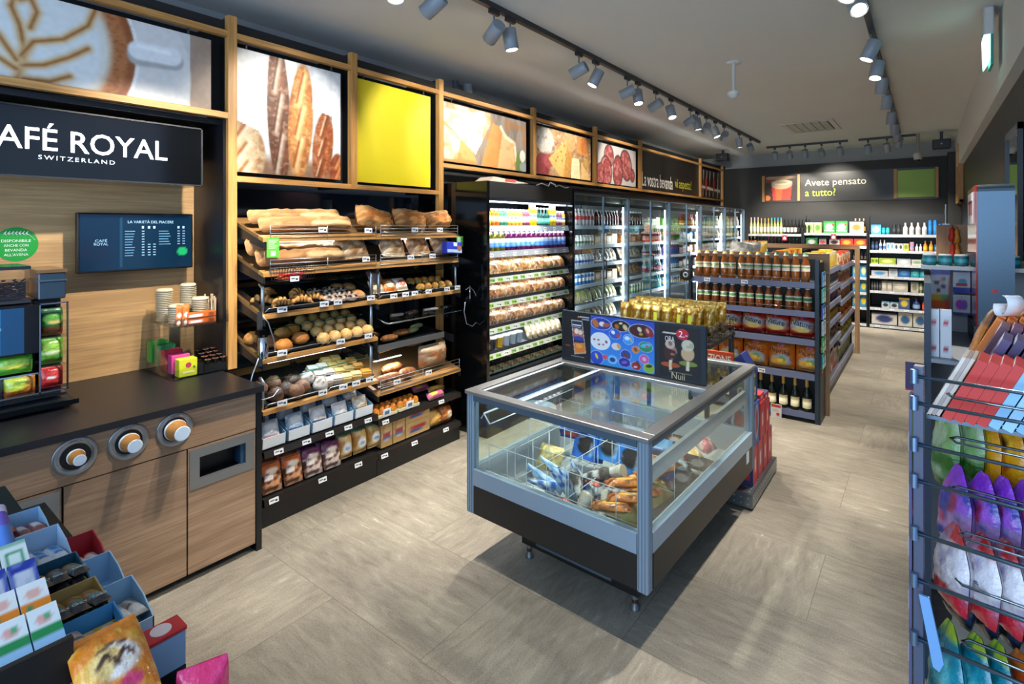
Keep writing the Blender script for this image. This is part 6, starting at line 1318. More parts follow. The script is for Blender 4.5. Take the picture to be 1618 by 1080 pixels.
# ------------------------------------------------------------------ ceiling: tracks with spotlights, sensor, vent, boxes
def track(x0, y0, x1, y1, label):
    t = thing('light_track', label, 'track', ((x0 + x1) / 2, (y0 + y1) / 2, 3.18), math.degrees(math.atan2(y1 - y0, x1 - x0))); L = math.hypot(x1 - x0, y1 - y0)
    b = B(); b.box((-L / 2, -.018, -.035), (L / 2, .018, 0), '#2b2d30'); part('rail', b, 'satin', t); return t
track(-2.2, 1.2, -2.2, 9.7, 'long dark ceiling track carrying spotlights in front of the left wall frame')
track(-.30, 2.4, -.30, 10.2, 'dark ceiling track carrying spotlights along the right side')
track(-2.25, 10.45, -1.0, 10.42, 'left short ceiling track in front of the back wall')
track(-.85, 10.42, -.1, 10.40, 'right short ceiling track in front of the back wall')
HEAD = {}
def head(x, y, tgt, label, grp, power=1.0):
    p = Vector((x, y, 3.0)); d = (Vector(tgt) - p).normalized()
    o = thing('spotlight', label, 'spotlight', (x, y, 3.0), 0, grp)
    if 'st' not in HEAD:
        b = B(); b.box((-.012, -.045, .115), (.012, .045, .15), '#1c1e20'); b.cyl((0, 0, .06), (0, 0, .12), .006, None, '#5d646a', 8); HEAD['st'] = b.mesh('stem', 'satin')
        b = B(); b.lathe([(.046, .07, '#7d868e'), (.048, .066, '#868f97'), (.048, -.07, '#868f97'), (.044, -.072, '#aab0b4'), (.042, -.066, '#2a2c2e')], 22); HEAD['bd'] = b.mesh('housing', 'satin')
        b = B(); b.cyl((0, 0, -.067), (0, 0, -.069), .037, None, '#fff', 20); HEAD['ln'] = b.mesh('lens', 'lamp')
        b = B(); b.lathe([(.042, -.070, '#d8d8d4'), (.036, -.064, '#f0ece0')], 20); HEAD['rf'] = b.mesh('reflector', 'chrome')
    link('stem', HEAD['st'], (0, 0, 0), (0, 0, 0), o)
    q = d.to_track_quat('-Z', 'Y').to_euler()
    h = link('housing', HEAD['bd'], (0, 0, 0), q, o); link('lens', HEAD['ln'], (0, 0, 0), (0, 0, 0), h)
    l = bpy.data.lights.new('spot_beam', 'SPOT'); l.energy = SPOT_W * power; l.color = SPOT_C; l.spot_size = R_(62); l.spot_blend = .55; l.shadow_soft_size = .035
    s = bpy.data.objects.new('spot_beam', l); COL.objects.link(s); s.parent = o; s.location = d * .085; s.rotation_euler = q
LT = [(2.13, (-3.3, 1.9, 2.3)), (2.67, (-3.3, 3.05, 2.45)), (2.84, (-1.9, 3.2, .2)), (3.74, (-3.3, 3.6, 2.55)), (4.02, (-3.0, 3.4, 1.0)), (4.63, (-3.3, 4.2, 2.5)), (4.86, (-1.6, 4.4, 0)), (5.30, (-3.3, 5.4, 2.5)), (5.72, (-1.5, 5.3, .9)), (6.34, (-3.3, 6.7, 2.5)), (6.58, (-1.8, 7.0, 0)), (6.92, (-3.2, 8.5, 2.4)), (7.29, (-1.4, 7.4, .8)), (7.69, (-3.2, 9.4, 2.4)), (8.46, (-1.9, 8.8, 0)), (9.12, (-2.0, 11, 1.4))]
for k, (y, t) in enumerate(LT): head(-2.2, y, t, f'{ORD[k]} grey spotlight from the near end of the left ceiling track', 'spotlights on the left track', (.3 if 3 < t[1] < 4.4 else .42) if t[2] > 2 else 1.25)
for k, (y, t) in enumerate(((1.35, (-3.4, 1.0, 1.5)), (1.6, (-2.9, 1.9, 1.0)), (1.85, (-1.6, 1.6, 0)))): head(-2.2, y, t, f'{ORD[k]} grey spotlight above the coffee corner out of the picture', 'spotlights over the coffee corner')
RT = [(3.30, (-1.3, 2.5, .4)), (3.58, (0.2, 1.9, 1.2)), (4.58, (-1.3, 4.3, .6)), (5.2, (-.75, 4.4, .3)), (5.8, (-.6, 6.4, .6)), (6.6, (-.5, 7.2, .3)), (7.6, (-.6, 8.2, .3)), (8.5, (-.3, 9.6, .2)), (9.2, (-.3, 11, 1.2)), (9.9, (-.8, 10.8, .6))]
for k, (y, t) in enumerate(RT): head(-.30, y, t, f'{ORD[k]} grey spotlight from the near end of the right ceiling track', 'spotlights on the right track')
for k, (x, t) in enumerate(((-2.11, (-2.2, 11.2, 1.5)), (-1.87, (-1.9, 11.3, 2.3)), (-1.63, (-1.6, 11.2, 1.5)), (-1.38, (-1.3, 11.4, 2.4)), (-1.11, (-1.0, 11.2, 1.5)), (-.72, (-.5, 11.2, 1.4)), (-.47, (-.2, 11.2, 1.2)))): head(x, 10.43, t, f'{ORD[k]} grey spotlight from the left on the back ceiling tracks', 'spotlights at the back', .55)
o = thing('ceiling_sensor', 'white sensor on a short white pole below the ceiling', 'sensor', (-1.317, 4.88, 3.18))
b = B(); b.lathe([(.058, 0, '#c9c7c2'), (.058, -.012, '#d4d2cc'), (.02, -.016, '#c9c7c2')], 20); part('base', b, 'satin', o)
b = B(); b.cyl((0, 0, -.012), (0, 0, -.25), .014, None, '#c4c2bd', 12); part('pole', b, 'satin', o)
b = B(); b.lathe([(.03, -.25, '#d4d2cc'), (.05, -.265, '#d8d6d0'), (.05, -.285, '#cac8c2'), (.03, -.31, '#b8b6b0'), (.022, -.318, '#85878a')], 20); part('detector', b, 'satin', o)
o = thing('ceiling_vent', 'square white air vent grille in the ceiling near the back', 'vent', (-1.28, 8.7, 3.178))
b = B(); 
for (x0, y0, x1, y1) in ((-.32, -.46, .32, -.40), (-.32, .40, .32, .46), (-.32, -.4, -.26, .4), (.26, -.4, .32, .4)): b.box((x0, y0, -.012), (x1, y1, 0), '#b9b6b0')
part('frame', b, 'satin', o)
for k in range(5):
    b = B(); x = -.20 + k * .1; b.prism([(x - .045, -.02), (x + .03, -.004), (x + .03, 0), (x - .045, -.016)], -.4, .4, '#a9a6a0'); part('slat', b, 'satin', o)
b = B(); b.box((-.26, -.4, -.001), (.26, .4, 0), '#3a3a38'); part('backing', b, 'matte', o)
for (x, y, z, lb) in ((-3.0, 10.4, 3.04, 'black loudspeaker box below the ceiling at the back left corner'), (.21, 10.4, 2.99, 'black loudspeaker box below the ceiling at the back right corner')):
    o = thing('loudspeaker', lb, 'speaker', (x, y, z)); b = B(); b.box((-.11, -.08, -.07), (.11, .08, .07), '#0e0e10', .01); part('cabinet', b, 'satin', o)
    b = B(); b.cyl((0, -.081, 0), (0, -.086, 0), .012, None, '#8a8a8a', 10); part('badge', b, 'metal', o); b = B(); b.box((-.02, 0, .07), (.02, .04, 3.18 - z), '#141416'); part('bracket', b, 'satin', o)
o = thing('security_camera', 'white dome camera on a ceiling pole in front of the back wall', 'camera', (-.075, 10.4, 3.18))
b = B(); b.cyl((0, 0, 0), (0, 0, -.30), .02, None, '#8f8b84', 10); part('pole', b, 'satin', o); b = B(); b.lathe([(.05, -.30, '#a5a098'), (.06, -.33, '#a9a49c'), (.05, -.40, '#908c86')], 16); part('dome', b, 'satin', o); b = B(); b.lathe([(.03, -.40, '#1b1b1d'), (.02, -.43, '#2a2a2c')], 12); part('eye', b, 'gloss', o)
o = thing('exit_sign', 'slim lit emergency sign seen edge-on under the ceiling at the right', 'sign', (.33, 4.75, 2.90))
b = B(); b.box((-.02, -.10, .10), (.03, .12, .28), '#bfc4c6', .006); part('housing', b, 'satin', o); b = B(); b.prism([(-.02, .10), (.012, .10), (.012, -.06), (-.012, -.10), (-.016, -.02)], -.09, .10, '#d9fff6'); part('light_panel', b, 'exit_light', o); b = B(); b.box((.014, -.09, -.10), (.028, .11, .10), '#2a8a7c'); part('sign_face', b, 'satin', o)
# ------------------------------------------------------------------ gondola end display (faces -y at y=5.38)
EY = 5.38
eg = thing('gondola_end_display', 'end display of the middle gondola with blue shelves and a wood edge', 'shelf', (0, EY, 0), 0)
X0, X1 = -1.86, -.765
b = B(); b.box((X1, 0, 0), (X1 + .035, .05, 1.45), '#1d2c38', .003); part('post', b, 'satin', eg)
b = B(); b.box((X0 - .03, 0, 0), (X0, .05, 1.45), '#1d2c38', .003); part('post', b, 'satin', eg)
b = B(); b.box((X0, .27, .1), (X1, .285, 1.44), '#22272b'); part('back_panel', b, 'satin', eg)
b = B(); b.box((X1 + .035, .0, 0), (X1 + .045, .27, .62), '#16222c'); b.box((X1, .05, 0), (X1 + .035, .27, 1.42), '#141b21'); part('side_panel', b, 'satin', eg)
ESH = (1.245, .987, .735, .43, .085)
for k, z in enumerate(ESH):
    b = B(); b.box((X0, .012, z - .03), (X1, .27, z), '#59636c'); s_ = part('shelf', b, 'satin', eg)
    b = B(); b.prism([(-.004, z - .048), (.012, z - .048), (.012, z + .004), (.004, z + .004)], X0, X1, '#5b607c', 'x'); r = part('price_rail', b, 'satin', s_)
    if k < 2:
        b = B(); b.tube([(X0, .006, z + .035), (X1, .006, z + .035)], .0018, '#a0a8ae', 5); part('front_wire', b, 'metal', s_)
    price_tags(r, [(-1.35, -1.7), (-1.75,), (-1.7,), (-1.2,), (-1.3,)][k], -.006, z - .022, .06, .036)
b = B(); b.box((-1.12, -.012, -.0), (-1.03, -.009, .12), '#d8d8d8'); b.box((-1.115, -.0125, .09), (-1.035, -.012, .115), '#c83a2a'); b.box((-1.105, -.0125, .05), (-1.055, -.012, .075), '#c8c0bc'); b.cyl((-1.06, -.0125, .03), (-1.06, -.0135, .03), .014, None, '#c83a2a', 14); part('offer_card', b, 'print', eg, (0, 0, .0))
b = B(); b.box((X0 - .03, .30, 1.435), (-.69, .345, 1.492)); part('wood_top', b, 'gond_x', eg)
b = B(); b.box((-.745, .30, 0), (-.69, .345, 1.435)); part('wood_upright', b, 'gond_z', eg)
WT = 'on the top shelf of the gondola end'
for k in range(13):
    g = k >= 8
    place(bottle(.262, .036, '#a05a22', '#e6e2ca/#d8c8b0/#7aa858/#e8e4d0' if not g else '#e0dcc8/#d8b8b0/#5f9a5a/#e4e4d4', '#2f9a62' if g else '#e8b428'), (-1.80 + k * .0795 + (.012 if k in (3, 5) else 0), EY + .055, 1.246), 0, 'amber drink bottle with ' + ('green' if g else 'yellow') + ' cap', WT, 'bottle', 'amber drink bottles', 'drink_bottle')
for k in range(13):
    place(bottle(.218, .035, '#8c4a1c', '#dfe2d2/#5f9a50/#5f9a50/#e4e4da', '#2f9a62'), (-1.80 + k * .081 + (.014 if k % 5 == 0 else 0), EY + .055, .988), 0, 'amber drink bottle with green cap', 'on the second shelf of the gondola end', 'bottle', 'amber bottles on the second shelf', 'drink_bottle')
CHN = "[('band',.0,.26,'#b8241c'),('ell',.5,.52,.48,.26,'#aebfd4'),('ell',.5,.34,.34,.13,'#e6d07a'),('spot',.5,7,6,4,'#efe4a8',.62),('band',.86,1,'#c02a20'),('ell',.5,.9,.16,.06,'#d8485a')]"
CHP = "[('ell',.5,.3,.4,.24,'#8fb0d0'),('ell',.45,.26,.3,.16,'#e8b030'),('ell',.55,.34,.14,.1,'#5a9a4a'),('ell',.5,.3,.12,.08,'#f0d060'),('ell',.5,.86,.14,.08,'#e8a0b0'),('spot',.4,6,6,4,'#c8641c',.66)]"
for (z, w_, h_, base, art, txt, n, st, col, dsc, tw, th_) in ((.737, .205, .195, '#c8301f', CHN, 'Nature', 5, -1.70, '#16120f', 'red bag of plain crisps', .165, .05), (.432, .225, .245, '#dd7a1e', CHP, 'Paprika', 5, -1.72, '#1a120c', 'orange bag of paprika crisps', .17, .052)):
    pm, _ = bag(w_, h_, .11, base, art, 'foil', 6, 20, 22); tm = text_mesh(txt, tw, th_, ink(col), off=.006)
    zm = text_mesh('Z', .032, .028, ink('#c8284a'), off=.01)
    for k in range(n):
        o = place((pm, []), (st - .012 + k * (w_ + .003), EY + .09, z + .006), (k * 5 % 7) - 3, dsc, 'on the gondola end', 'crisps', 'crisp bags', 'crisp_bag', -5, (k * 7 % 5) - 2)
        link('lettering', tm, (0, -.0745, h_ * .62), (R_(3), R_(10), 0), o)
        link('emblem', zm, (0, -.063, h_ * .86), (R_(14), 0, 0), o)
for k in range(11): place(bottle(.29, .036, '#1c2418', '#d8cca0/#e0d8b8/#b8a878', '#c09a48', 'wine'), (-1.80 + k * .0965, EY + .06, .087), 0, 'dark wine bottle with gold neck', 'on the bottom of the gondola end', 'bottle', 'wine bottles', 'wine_bottle')
for k in range(6):
    c = ('#5a8fc8', '#58b8a8', '#3a68b8', '#a8c0d0', '#4aa86a', '#3aa0a8')[k]; z = 1.33 - k * .145
    for j in range(2):
        o = place(carton(.075, .125, .012, c, "[('band',.0,.3,'#e4eaee'),('rect',.15,.45,.85,.8,'#e8eef0')]"), (-.704, EY + .06 + j * .095, z - .115), 90, ('light blue', 'green and blue', 'dark blue', 'pale grey', 'green', 'turquoise')[k] + ' hanging blister pack', 'on the gondola end side', 'packet', 'hanging packs', 'hanging_pack', side='from the front')
        if j == 0: b = B(); b.tube([(0, .012, .118), (0, -.03, .122), (0, -.035, .13)], .0025, '#a8b0b6', 5); part('hook', b, 'metal', o)
o = thing('round_hub', 'black round disc with grey ring on the gondola end\'s left edge', 'disc', (-1.90, EY - .02, 1.262), 0)
b = B(); b.lathe([(.058, -.015, '#0c0d0e'), (.062, .0, '#101112'), (.058, .022, '#0c0d0e'), (.03, .026, '#0c0d0e')], 28, (0, 0, 0), 'y'); part('disc', b, 'satin', o)
b = B(); b.lathe([(.028, .026, '#8d9296'), (.027, .034, '#a0a5a9'), (.014, .034, '#131415'), (.013, .030, '#0c0d0e')], 24, (0, 0, 0), 'y'); part('ring', b, 'satin', o)
b = B(); b.box((-.005, .02, -.02), (.03, .05, .02), '#16181a'); part('clip', b, 'satin', o)

# ------------------------------------------------------------------ main gondola behind it (right face x=-.765)
mg = thing('middle_gondola', 'long double-sided middle gondola with dark shelves and wooden end frames', 'shelf', (0, 0, 0), 0)
b = B(); b.box((-1.34, 5.74, .1), (-1.30, 8.7, 1.42), '#1c1d1f'); part('back_panel', b, 'satin', mg)
b = B(); b.box((-1.86, 5.74, 0), (-.775, 8.7, .10), '#17181a'); b.box((-.775, 5.74, .08), (-.765, 8.7, .12), '#8a8f94'); part('base', b, 'satin', mg)
b = B(); b.box((-1.88, 8.72, 1.43), (-.70, 8.77, 1.49)); part('wood_top', b, 'gond_x', mg)
b = B(); b.box((-.755, 8.72, 0), (-.70, 8.77, 1.43)); part('wood_upright', b, 'gond_z', mg)
b = B(); b.box((-1.86, 8.705, .0), (-.79, 8.72, 1.43), '#0f1011'); part('end_panel', b, 'satin', mg)
b = B(); b.box((-1.3, 7.28, .1), (-.80, 7.30, 1.3), '#5c6066'); part('divider', b, 'satin', mg)
BAY = ((5.76, 7.27, (1.30, 1.10, .94, .745, .53, .15)), (7.31, 8.69, (1.27, 1.05, .86, .63, .40, .14)))
for (y0, y1, zs) in BAY:
    for z in zs:
        b = B(); b.box((-1.30, y0, z - .025), (-.775, y1, z), '#4a4d52'); s_ = part('shelf', b, 'satin', mg)
        b = B(); b.prism([(-.775, z - .045), (-.76, z - .045), (-.765, z + .004), (-.775, z + .004)], y0, y1, '#6d728c'); r = part('price_rail', b, 'satin', s_)
    for z in zs[:1]:
        b = B(); b.box((-1.85, y0, z - .025), (-1.34, y1, z), '#4a4d52'); part('shelf', b, 'satin', mg)
MGF = {(0, 0): [('p', '#d8b030', '#e8d070', 'yellow food box'), 9, .19], (0, 1): [('b', '#c8c0b8', '#6a7a9a', 'pale sauce bottle'), 13, .17], (0, 2): [('p', '#3a5a9a', '#c83a3a', 'blue packet'), 11, .13], (0, 3): [('b', '#b8821a', '#d8c048', 'yellow oil bottle'), 14, .143], (0, 4): [('c', '#5a2a28', '#8a8a88', 'dark jar'), 14, .13], (0, 5): [('p', '#8a1f1c', '#c8b8a8', 'tall red carton'), 12, .26],
       (1, 0): [('p', '#c84a30', '#e8d8a0', 'red and orange box'), 11, .15], (1, 1): [('p', '#d87a2a', '#8a4a2a', 'orange packet'), 9, .17], (1, 2): [('p', '#b85a28', '#d8a050', 'brown-orange packet'), 9, .14], (1, 3): [('c', '#d09a38', '#a83a2a', 'orange and yellow jar'), 12, .15], (1, 4): [('c', '#7a8a3a', '#c8b84a', 'green and yellow jar'), 12, .14], (1, 5): [('p', '#4a5a2a', '#8a9a4a', 'green packet'), 10, .2]}
for (bay, r_), (sp, n, h_) in MGF.items():
    y0, y1, zs = BAY[bay]; wd = (y1 - y0 - .04) / n; kd, c, l, nm = sp
    for k in range(n):
        cc = c if k % 4 else l; ll = l if k % 4 else c
        if kd == 'b': pr = far_bottle(h_, wd * .42, c, l, ('#c8382c', '#e8e4dc', '#3a8a4a')[k // 4 % 3], 8)
        elif kd == 'c': pr = far_can(h_, wd * .42, cc, ll, ('#8a2a24', '#c8c4bc')[k % 2], 8)
        else: pr = carton(wd * .92 // .001 * .001, h_ * (.86 + .14 * (k % 3 == 0)) // .001 * .001, .12, cc, "[('ell',.5,.55,.35,.25,'%s'),('band',.8,.92,'#e8e0d0')]" % ll, cc)
        place(pr, (-.795 - (.04 if kd != 'p' else .01), y0 + .02 + wd * (k + .5), zs[r_] + .001), 90, nm, f'on the {("near", "far")[bay]} bay\'s {("top", "second", "third", "fourth", "fifth", "bottom")[r_]} shelf', {'p': 'packet', 'b': 'bottle', 'c': 'jar'}[kd], nm + 's on the middle gondola', {'p': 'food_pack', 'b': 'sauce_bottle', 'c': 'food_jar'}[kd])
# things standing on the left side and the top of the gondola, seen over the end display
for k in range(9): place(far_bottle(.27, .036, '#2a1a12', '#d8a030', '#e89028', 8), (-1.75 + (k % 3) * .09, 6.9 + (k // 3) * .12, 1.302), 0, 'dark bottle with orange cap', 'on the far side of the middle gondola', 'bottle', 'orange-capped bottles', 'drink_bottle')
for k in range(6): place(carton(.10, .20, .12, '#e0b428' if k % 2 else '#c85a2a', "[('ell',.5,.5,.3,.3,'#f0e8d0')]"), (-1.08, 5.86 + k * .16, 1.302), 90, 'tall yellow or red food box', 'behind the near bay\'s top row', 'packet', 'inner food boxes', 'food_pack', side='from the front')
for k in range(3): place(bag(.22, .26, .05, ('#d8d4cc', '#b8b4ac', '#c8a030')[k], "[('spot',.7,6,6,3,'#8a8a88',.55)]", 'crinkle', 3), (-1.60 + k * .06, 6.1 + k * .16, 1.33), 20 - k * 25, ('white', 'grey', 'yellow')[k] + ' magazine-like bag', 'on top of the middle gondola', 'bag', 'bags on the gondola top', 'bag', -18, 12 - 10 * k)

# ------------------------------------------------------------------ shelving along the back wall (front y=11.08)
BY = 11.08
def back_unit(x0, x1, zs, label):
    u = thing('wall_shelving', label, 'shelf', (0, BY, 0), 0)
    b = B(); b.box((x0, .40, .05), (x1, .44, 1.95), '#141415'); part('back_panel', b, 'satin', u)
    for x in (x0, x1 - .02): b = B(); b.box((x, .02, 0), (x + .02, .40, 1.66), '#121314'); part('side_panel', b, 'satin', u)
    b = B(); b.box((x0 + .02, .03, 0), (x1 - .02, .40, .07), '#0e0f10'); part('base', b, 'satin', u)
    for z in zs:
        b = B(); b.box((x0 + .02, .01, z - .02), (x1 - .02, .40, z), '#2a2c2e'); s_ = part('shelf', b, 'satin', u)
        b = B(); b.prism([(-.004, z - .042), (.01, z - .042), (.01, z + .003), (.004, z + .003)], x0 + .02, x1 - .02, '#9a9ca2', 'x'); r = part('price_rail', b, 'satin', s_)
        for k in range(5): price_tags(r, [x0 + .13 + k * (x1 - x0 - .25) / 4], -.004, z - .018, .06, .026)
    return u
Z1, Z2, Z3 = (1.60, 1.31, 1.02, .72, .42, .10), (1.625, 1.40, 1.15, .86, .60, .34, .06), (1.605, 1.335, 1.10, .895, .645, .355, .06)
back_unit(-2.73, -1.775, Z1, 'dark wall shelving with wines and dark bottles at the back left')
back_unit(-1.765, -.77, Z2, 'dark wall shelving with beer packs in the middle of the back wall')
back_unit(-.76, .29, Z3, 'dark wall shelving with toiletries at the right of the back wall')
def brow(x, z, specs, where, y=.06):
    for sp in specs:
        kd, n, wd, h_, c, l, cap, nm, cat = sp
        for k in range(n):
            if kd == 'b': pr = far_bottle(h_, wd * .42, c, l, cap, 8)
            elif kd == 'c': pr = far_can(h_, wd * .42, c, l, cap, 8)
            elif kd == 'x': pr = None
            else: pr = carton(wd * .94 // .001 * .001, h_, .14, c, "[('ell',.5,.5,.32,.3,'%s'),('band',.84,1,'%s')]" % (l, cap), c)
            if pr: place(pr, (x + wd / 2, BY + y + (0 if kd == 'p' else wd * .3), z + .001), 0, nm, where, cat, nm + 's at the back', 'beer_pack' if cat == 'carton' else 'shelf_' + cat)
            x += wd
WBK = 'on the back wall\'s top left shelf'
brow(-2.71, Z1[0], (('b', 3, .062, .32, '#b8b878', '#dcdcc8', '#d8a0b0', 'pale wine bottle with pink neck', 'bottle'), ('b', 3, .062, .30, '#a8a060', '#dcd8c8', '#c8a030', 'wine bottle with gold neck', 'bottle'), ('b', 4, .055, .31, '#98a060', '#e0e0d8', '#3aa8c0', 'wine bottle with turquoise neck', 'bottle'), ('b', 4, .062, .27, '#1c1c18', '#d0ccc0', '#141412', 'dark bottle with pale label', 'bottle'), ('b', 4, .055, .27, '#14120f', '#2a2824', '#0f0f0e', 'black bottle', 'bottle')), WBK)
brow(-2.71, Z1[1], (('b', 2, .065, .24, '#3a3620', '#dcd4b8', '#d8d098', 'dark wine bottle with cream label', 'bottle'), ('b', 3, .062, .24, '#1a1612', '#c8c4b8', '#1a1614', 'black wine bottle', 'bottle'), ('b', 3, .062, .24, '#2a1614', '#d8d4cc', '#a8202a', 'wine bottle with red neck', 'bottle'), ('b', 6, .06, .22, '#1c1a14', '#5a6a3a', '#2a8a4a', 'dark bottle with green cap', 'bottle')), 'on the back wall\'s second left shelf')
W2 = 'on the back wall\'s middle top shelf'
brow(-1.74, Z2[0], (('p', 2, .135, .19, '#a8c878', '#5a8a3a', '#d8e4b8', 'pale green drink carton', 'carton'), ('x', 1, .02, 0, 0, 0, 0, 0, 0), ('p', 2, .19, .215, '#3aa04a', '#d0e4c8', '#2a8a3a', 'bright green beer carton', 'carton'), ('x', 1, .02, 0, 0, 0, 0, 0, 0), ('p', 1, .22, .20, '#d8cfae', '#b8703a', '#e4dcc4', 'cream beer carton', 'carton')), W2)
hm = text_mesh('Heineken', .15, .035, ink('#f0f4ec'))
for o in ROWS[('bright green beer carton', W2, 'from the left')]: link('lettering', hm, (0, -.002, .045), (0, 0, 0), o); b = B(); b.box((.045, -.002, .13), (.08, 0, .16), '#c8382c'); part('red_mark', b, 'print', o)
for k in range(3): place(far_bottle(.26, .03, '#2a1c12', '#c8a050', '#b8a888', 8), (-.97 + k * .06, BY + .26, Z2[0] + .001), 0, 'small brown bottle top', 'rising behind the cream beer carton', 'bottle', 'brown beer bottles', 'beer_bottle')
brow(-1.735, Z2[1], (('p', 1, .20, .13, '#1f6a34', '#d8e0d0', '#2a8a44', 'dark green can pack with white ring', 'carton'), ('x', 1, .015, 0, 0, 0, 0, 0, 0), ('p', 1, .12, .12, '#8a8888', '#b83a44', '#5a5a5c', 'grey and red can pack', 'carton'), ('x', 1, .04, 0, 0, 0, 0, 0, 0), ('p', 1, .17, .12, '#b8a8a0', '#2a2424', '#4a4040', 'black and cream can pack', 'carton'), ('p', 2, .205, .125, '#c8321f', '#e0a030', '#d8402a', 'red and orange can pack', 'carton')), 'on the back wall\'s middle second shelf')
brow(-1.0, Z2[2], (('b', 4, .055, .18, '#1c1a18', '#4a4844', '#2a2a2a', 'dark bottle', 'bottle'),), 'on the back wall\'s middle third shelf')
brow(-1.0, Z2[3], (('p', 2, .11, .22, '#2f86b8', '#d8d8a0', '#58a8d0', 'blue kitchen roll pack', 'packet'),), 'on the back wall\'s middle fourth shelf')
brow(-1.0, Z2[4], (('p', 2, .11, .20, '#2f86b8', '#d8c040', '#68b0d0', 'blue and yellow pack', 'packet'),), 'on the back wall\'s middle fifth shelf')
brow(-1.0, Z2[5], (('p', 2, .11, .22, '#3a8ab8', '#e0c030', '#78b8d8', 'light blue and yellow pack', 'packet'),), 'on the back wall\'s middle sixth shelf')
TW = lambda r_: f'on the {("top", "second", "third", "fourth", "fifth", "sixth", "bottom")[r_]} toiletries shelf'
brow(-.73, Z3[0], (('p', 1, .15, .17, '#3a9ac8', '#d8f0e8', '#2a78b0', 'turquoise detergent pack', 'packet'), ('c', 2, .06, .13, '#1f8a98', '#3ab0b8', '#1a2a30', 'teal tub', 'tub'), ('x', 1, .03, 0, 0, 0, 0, 0, 0), ('c', 2, .06, .17, '#20282c', '#3a4448', '#14181a', 'dark tub', 'tub'), ('x', 1, .02, 0, 0, 0, 0, 0, 0), ('b', 4, .085, .20, '#d0d0cc', '#b0b4bc', '#c8ccd0', 'white shampoo bottle', 'bottle'), ('c', 2, .065, .24, '#1f78c0', '#2a88d0', '#1a68b0', 'bright blue spray can', 'can'), ('c', 4, .045, .18, '#4a98c8', '#d0dce4', '#2a70b0', 'pale blue spray can', 'can')), TW(0))
brow(-.73, Z3[1], (('c', 2, .055, .15, '#2a3a5a', '#4a5a7a', '#1a2a48', 'navy tub', 'tub'), ('b', 2, .055, .18, '#d4d8d8', '#4a68a0', '#e4e8e8', 'white lotion bottle', 'bottle'), ('p', 2, .055, .13, '#d8dcd8', '#4a8ab0', '#a8c8d8', 'white and blue wipes pack', 'packet'), ('p', 2, .06, .12, '#d8d8d4', '#303438', '#c0c4c4', 'white and black wipes pack', 'packet'), ('p', 1, .08, .12, '#b8b848', '#6a7a2a', '#d8d8a0', 'yellow-green pack', 'packet'), ('c', 1, .08, .15, '#c88a9a', '#7a88b8', '#d8a8b0', 'pink tube', 'tube'), ('b', 2, .05, .12, '#d8d8d8', '#b8c8d0', '#e8e8e8', 'small white bottle', 'bottle'), ('b', 2, .075, .17, '#d8922a', '#e8b048', '#e0a030', 'orange sun lotion bottle', 'bottle'), ('p', 1, .10, .11, '#3a78b8', '#d8e0e8', '#2a58a0', 'blue cream box', 'packet'), ('b', 1, .07, .2, '#b83a2a', '#e0c8b8', '#c84a38', 'red bottle', 'bottle')), TW(1))
brow(-.73, Z3[2], (('p', 2, .055, .10, '#a8c030', '#5a7a20', '#c8d870', 'small lime green box', 'packet'), ('p', 1, .25, .10, '#98b030', '#d8e090', '#b8c858', 'long lime green box', 'packet'), ('p', 1, .2, .10, '#b8bcc0', '#e4e8ea', '#9aa8b0', 'silver tissue box', 'packet'), ('p', 1, .16, .09, '#c8c4b8', '#8ab090', '#d8d4c8', 'cream pack', 'packet'), ('p', 2, .09, .12, '#b89a88', '#d8ccc0', '#3a68a0', 'beige and blue box', 'packet')), TW(2))
brow(-.73, Z3[3], (('p', 1, .25, .09, '#c8ccd0', '#4a90c8', '#d8dce0', 'white and blue tissue pack', 'packet'), ('p', 1, .13, .13, '#d4d4d0', '#a8b8c8', '#e0e0dc', 'white pack', 'packet'), ('p', 1, .17, .13, '#2a68b0', '#5a98d0', '#3a80c0', 'mid blue pack', 'packet'), ('p', 2, .12, .14, '#2a98a8', '#68c8c8', '#1a88a0', 'teal nappy pack', 'packet')), TW(3))
brow(-.73, Z3[4], (('c', 4, .038, .16, '#4a4c50', '#6a6c70', '#2a2c30', 'grey can', 'can'), ('p', 2, .075, .17, '#b8b0a0', '#d8d0c0', '#a09888', 'beige candle box', 'packet'), ('p', 1, .22, .165, '#c0b8a8', '#e0d8c8', '#d8d0c0', 'wide beige box', 'packet'), ('x', 1, .03, 0, 0, 0, 0, 0, 0), ('p', 1, .11, .17, '#c4bca8', '#8a8a70', '#dcd4c0', 'upright beige box', 'packet'), ('c', 2, .055, .17, '#8a9a58', '#c8c8b0', '#6a7a48', 'green spray', 'can')), TW(4))
brow(-.58, Z3[5], (('p', 2, .12, .10, '#b8c8d0', '#2a2c30', '#3a80a8', 'flat black and blue pack', 'packet'), ('p', 1, .155, .19, '#3a5a88', '#d8b838', '#e0c040', 'blue and yellow cleaner box', 'packet'), ('x', 1, .02, 0, 0, 0, 0, 0, 0), ('b', 1, .13, .2, '#24427a', '#8aa8c8', '#b83a3a', 'dark blue spray bottle', 'bottle'), ('b', 3, .085, .2, '#d8421c', '#e8603a', '#c8381a', 'orange-red cleaner bottle', 'bottle')), TW(5))
brow(-.73, Z3[6], (('p', 1, .38, .21, '#c8c4bc', '#28366a', '#22305a', 'white and navy toilet roll pack', 'packet'), ('p', 2, .20, .235, '#ccc8b8', '#2f5a8a', '#d8d4c8', 'cream toilet roll pack', 'packet')), TW(6))
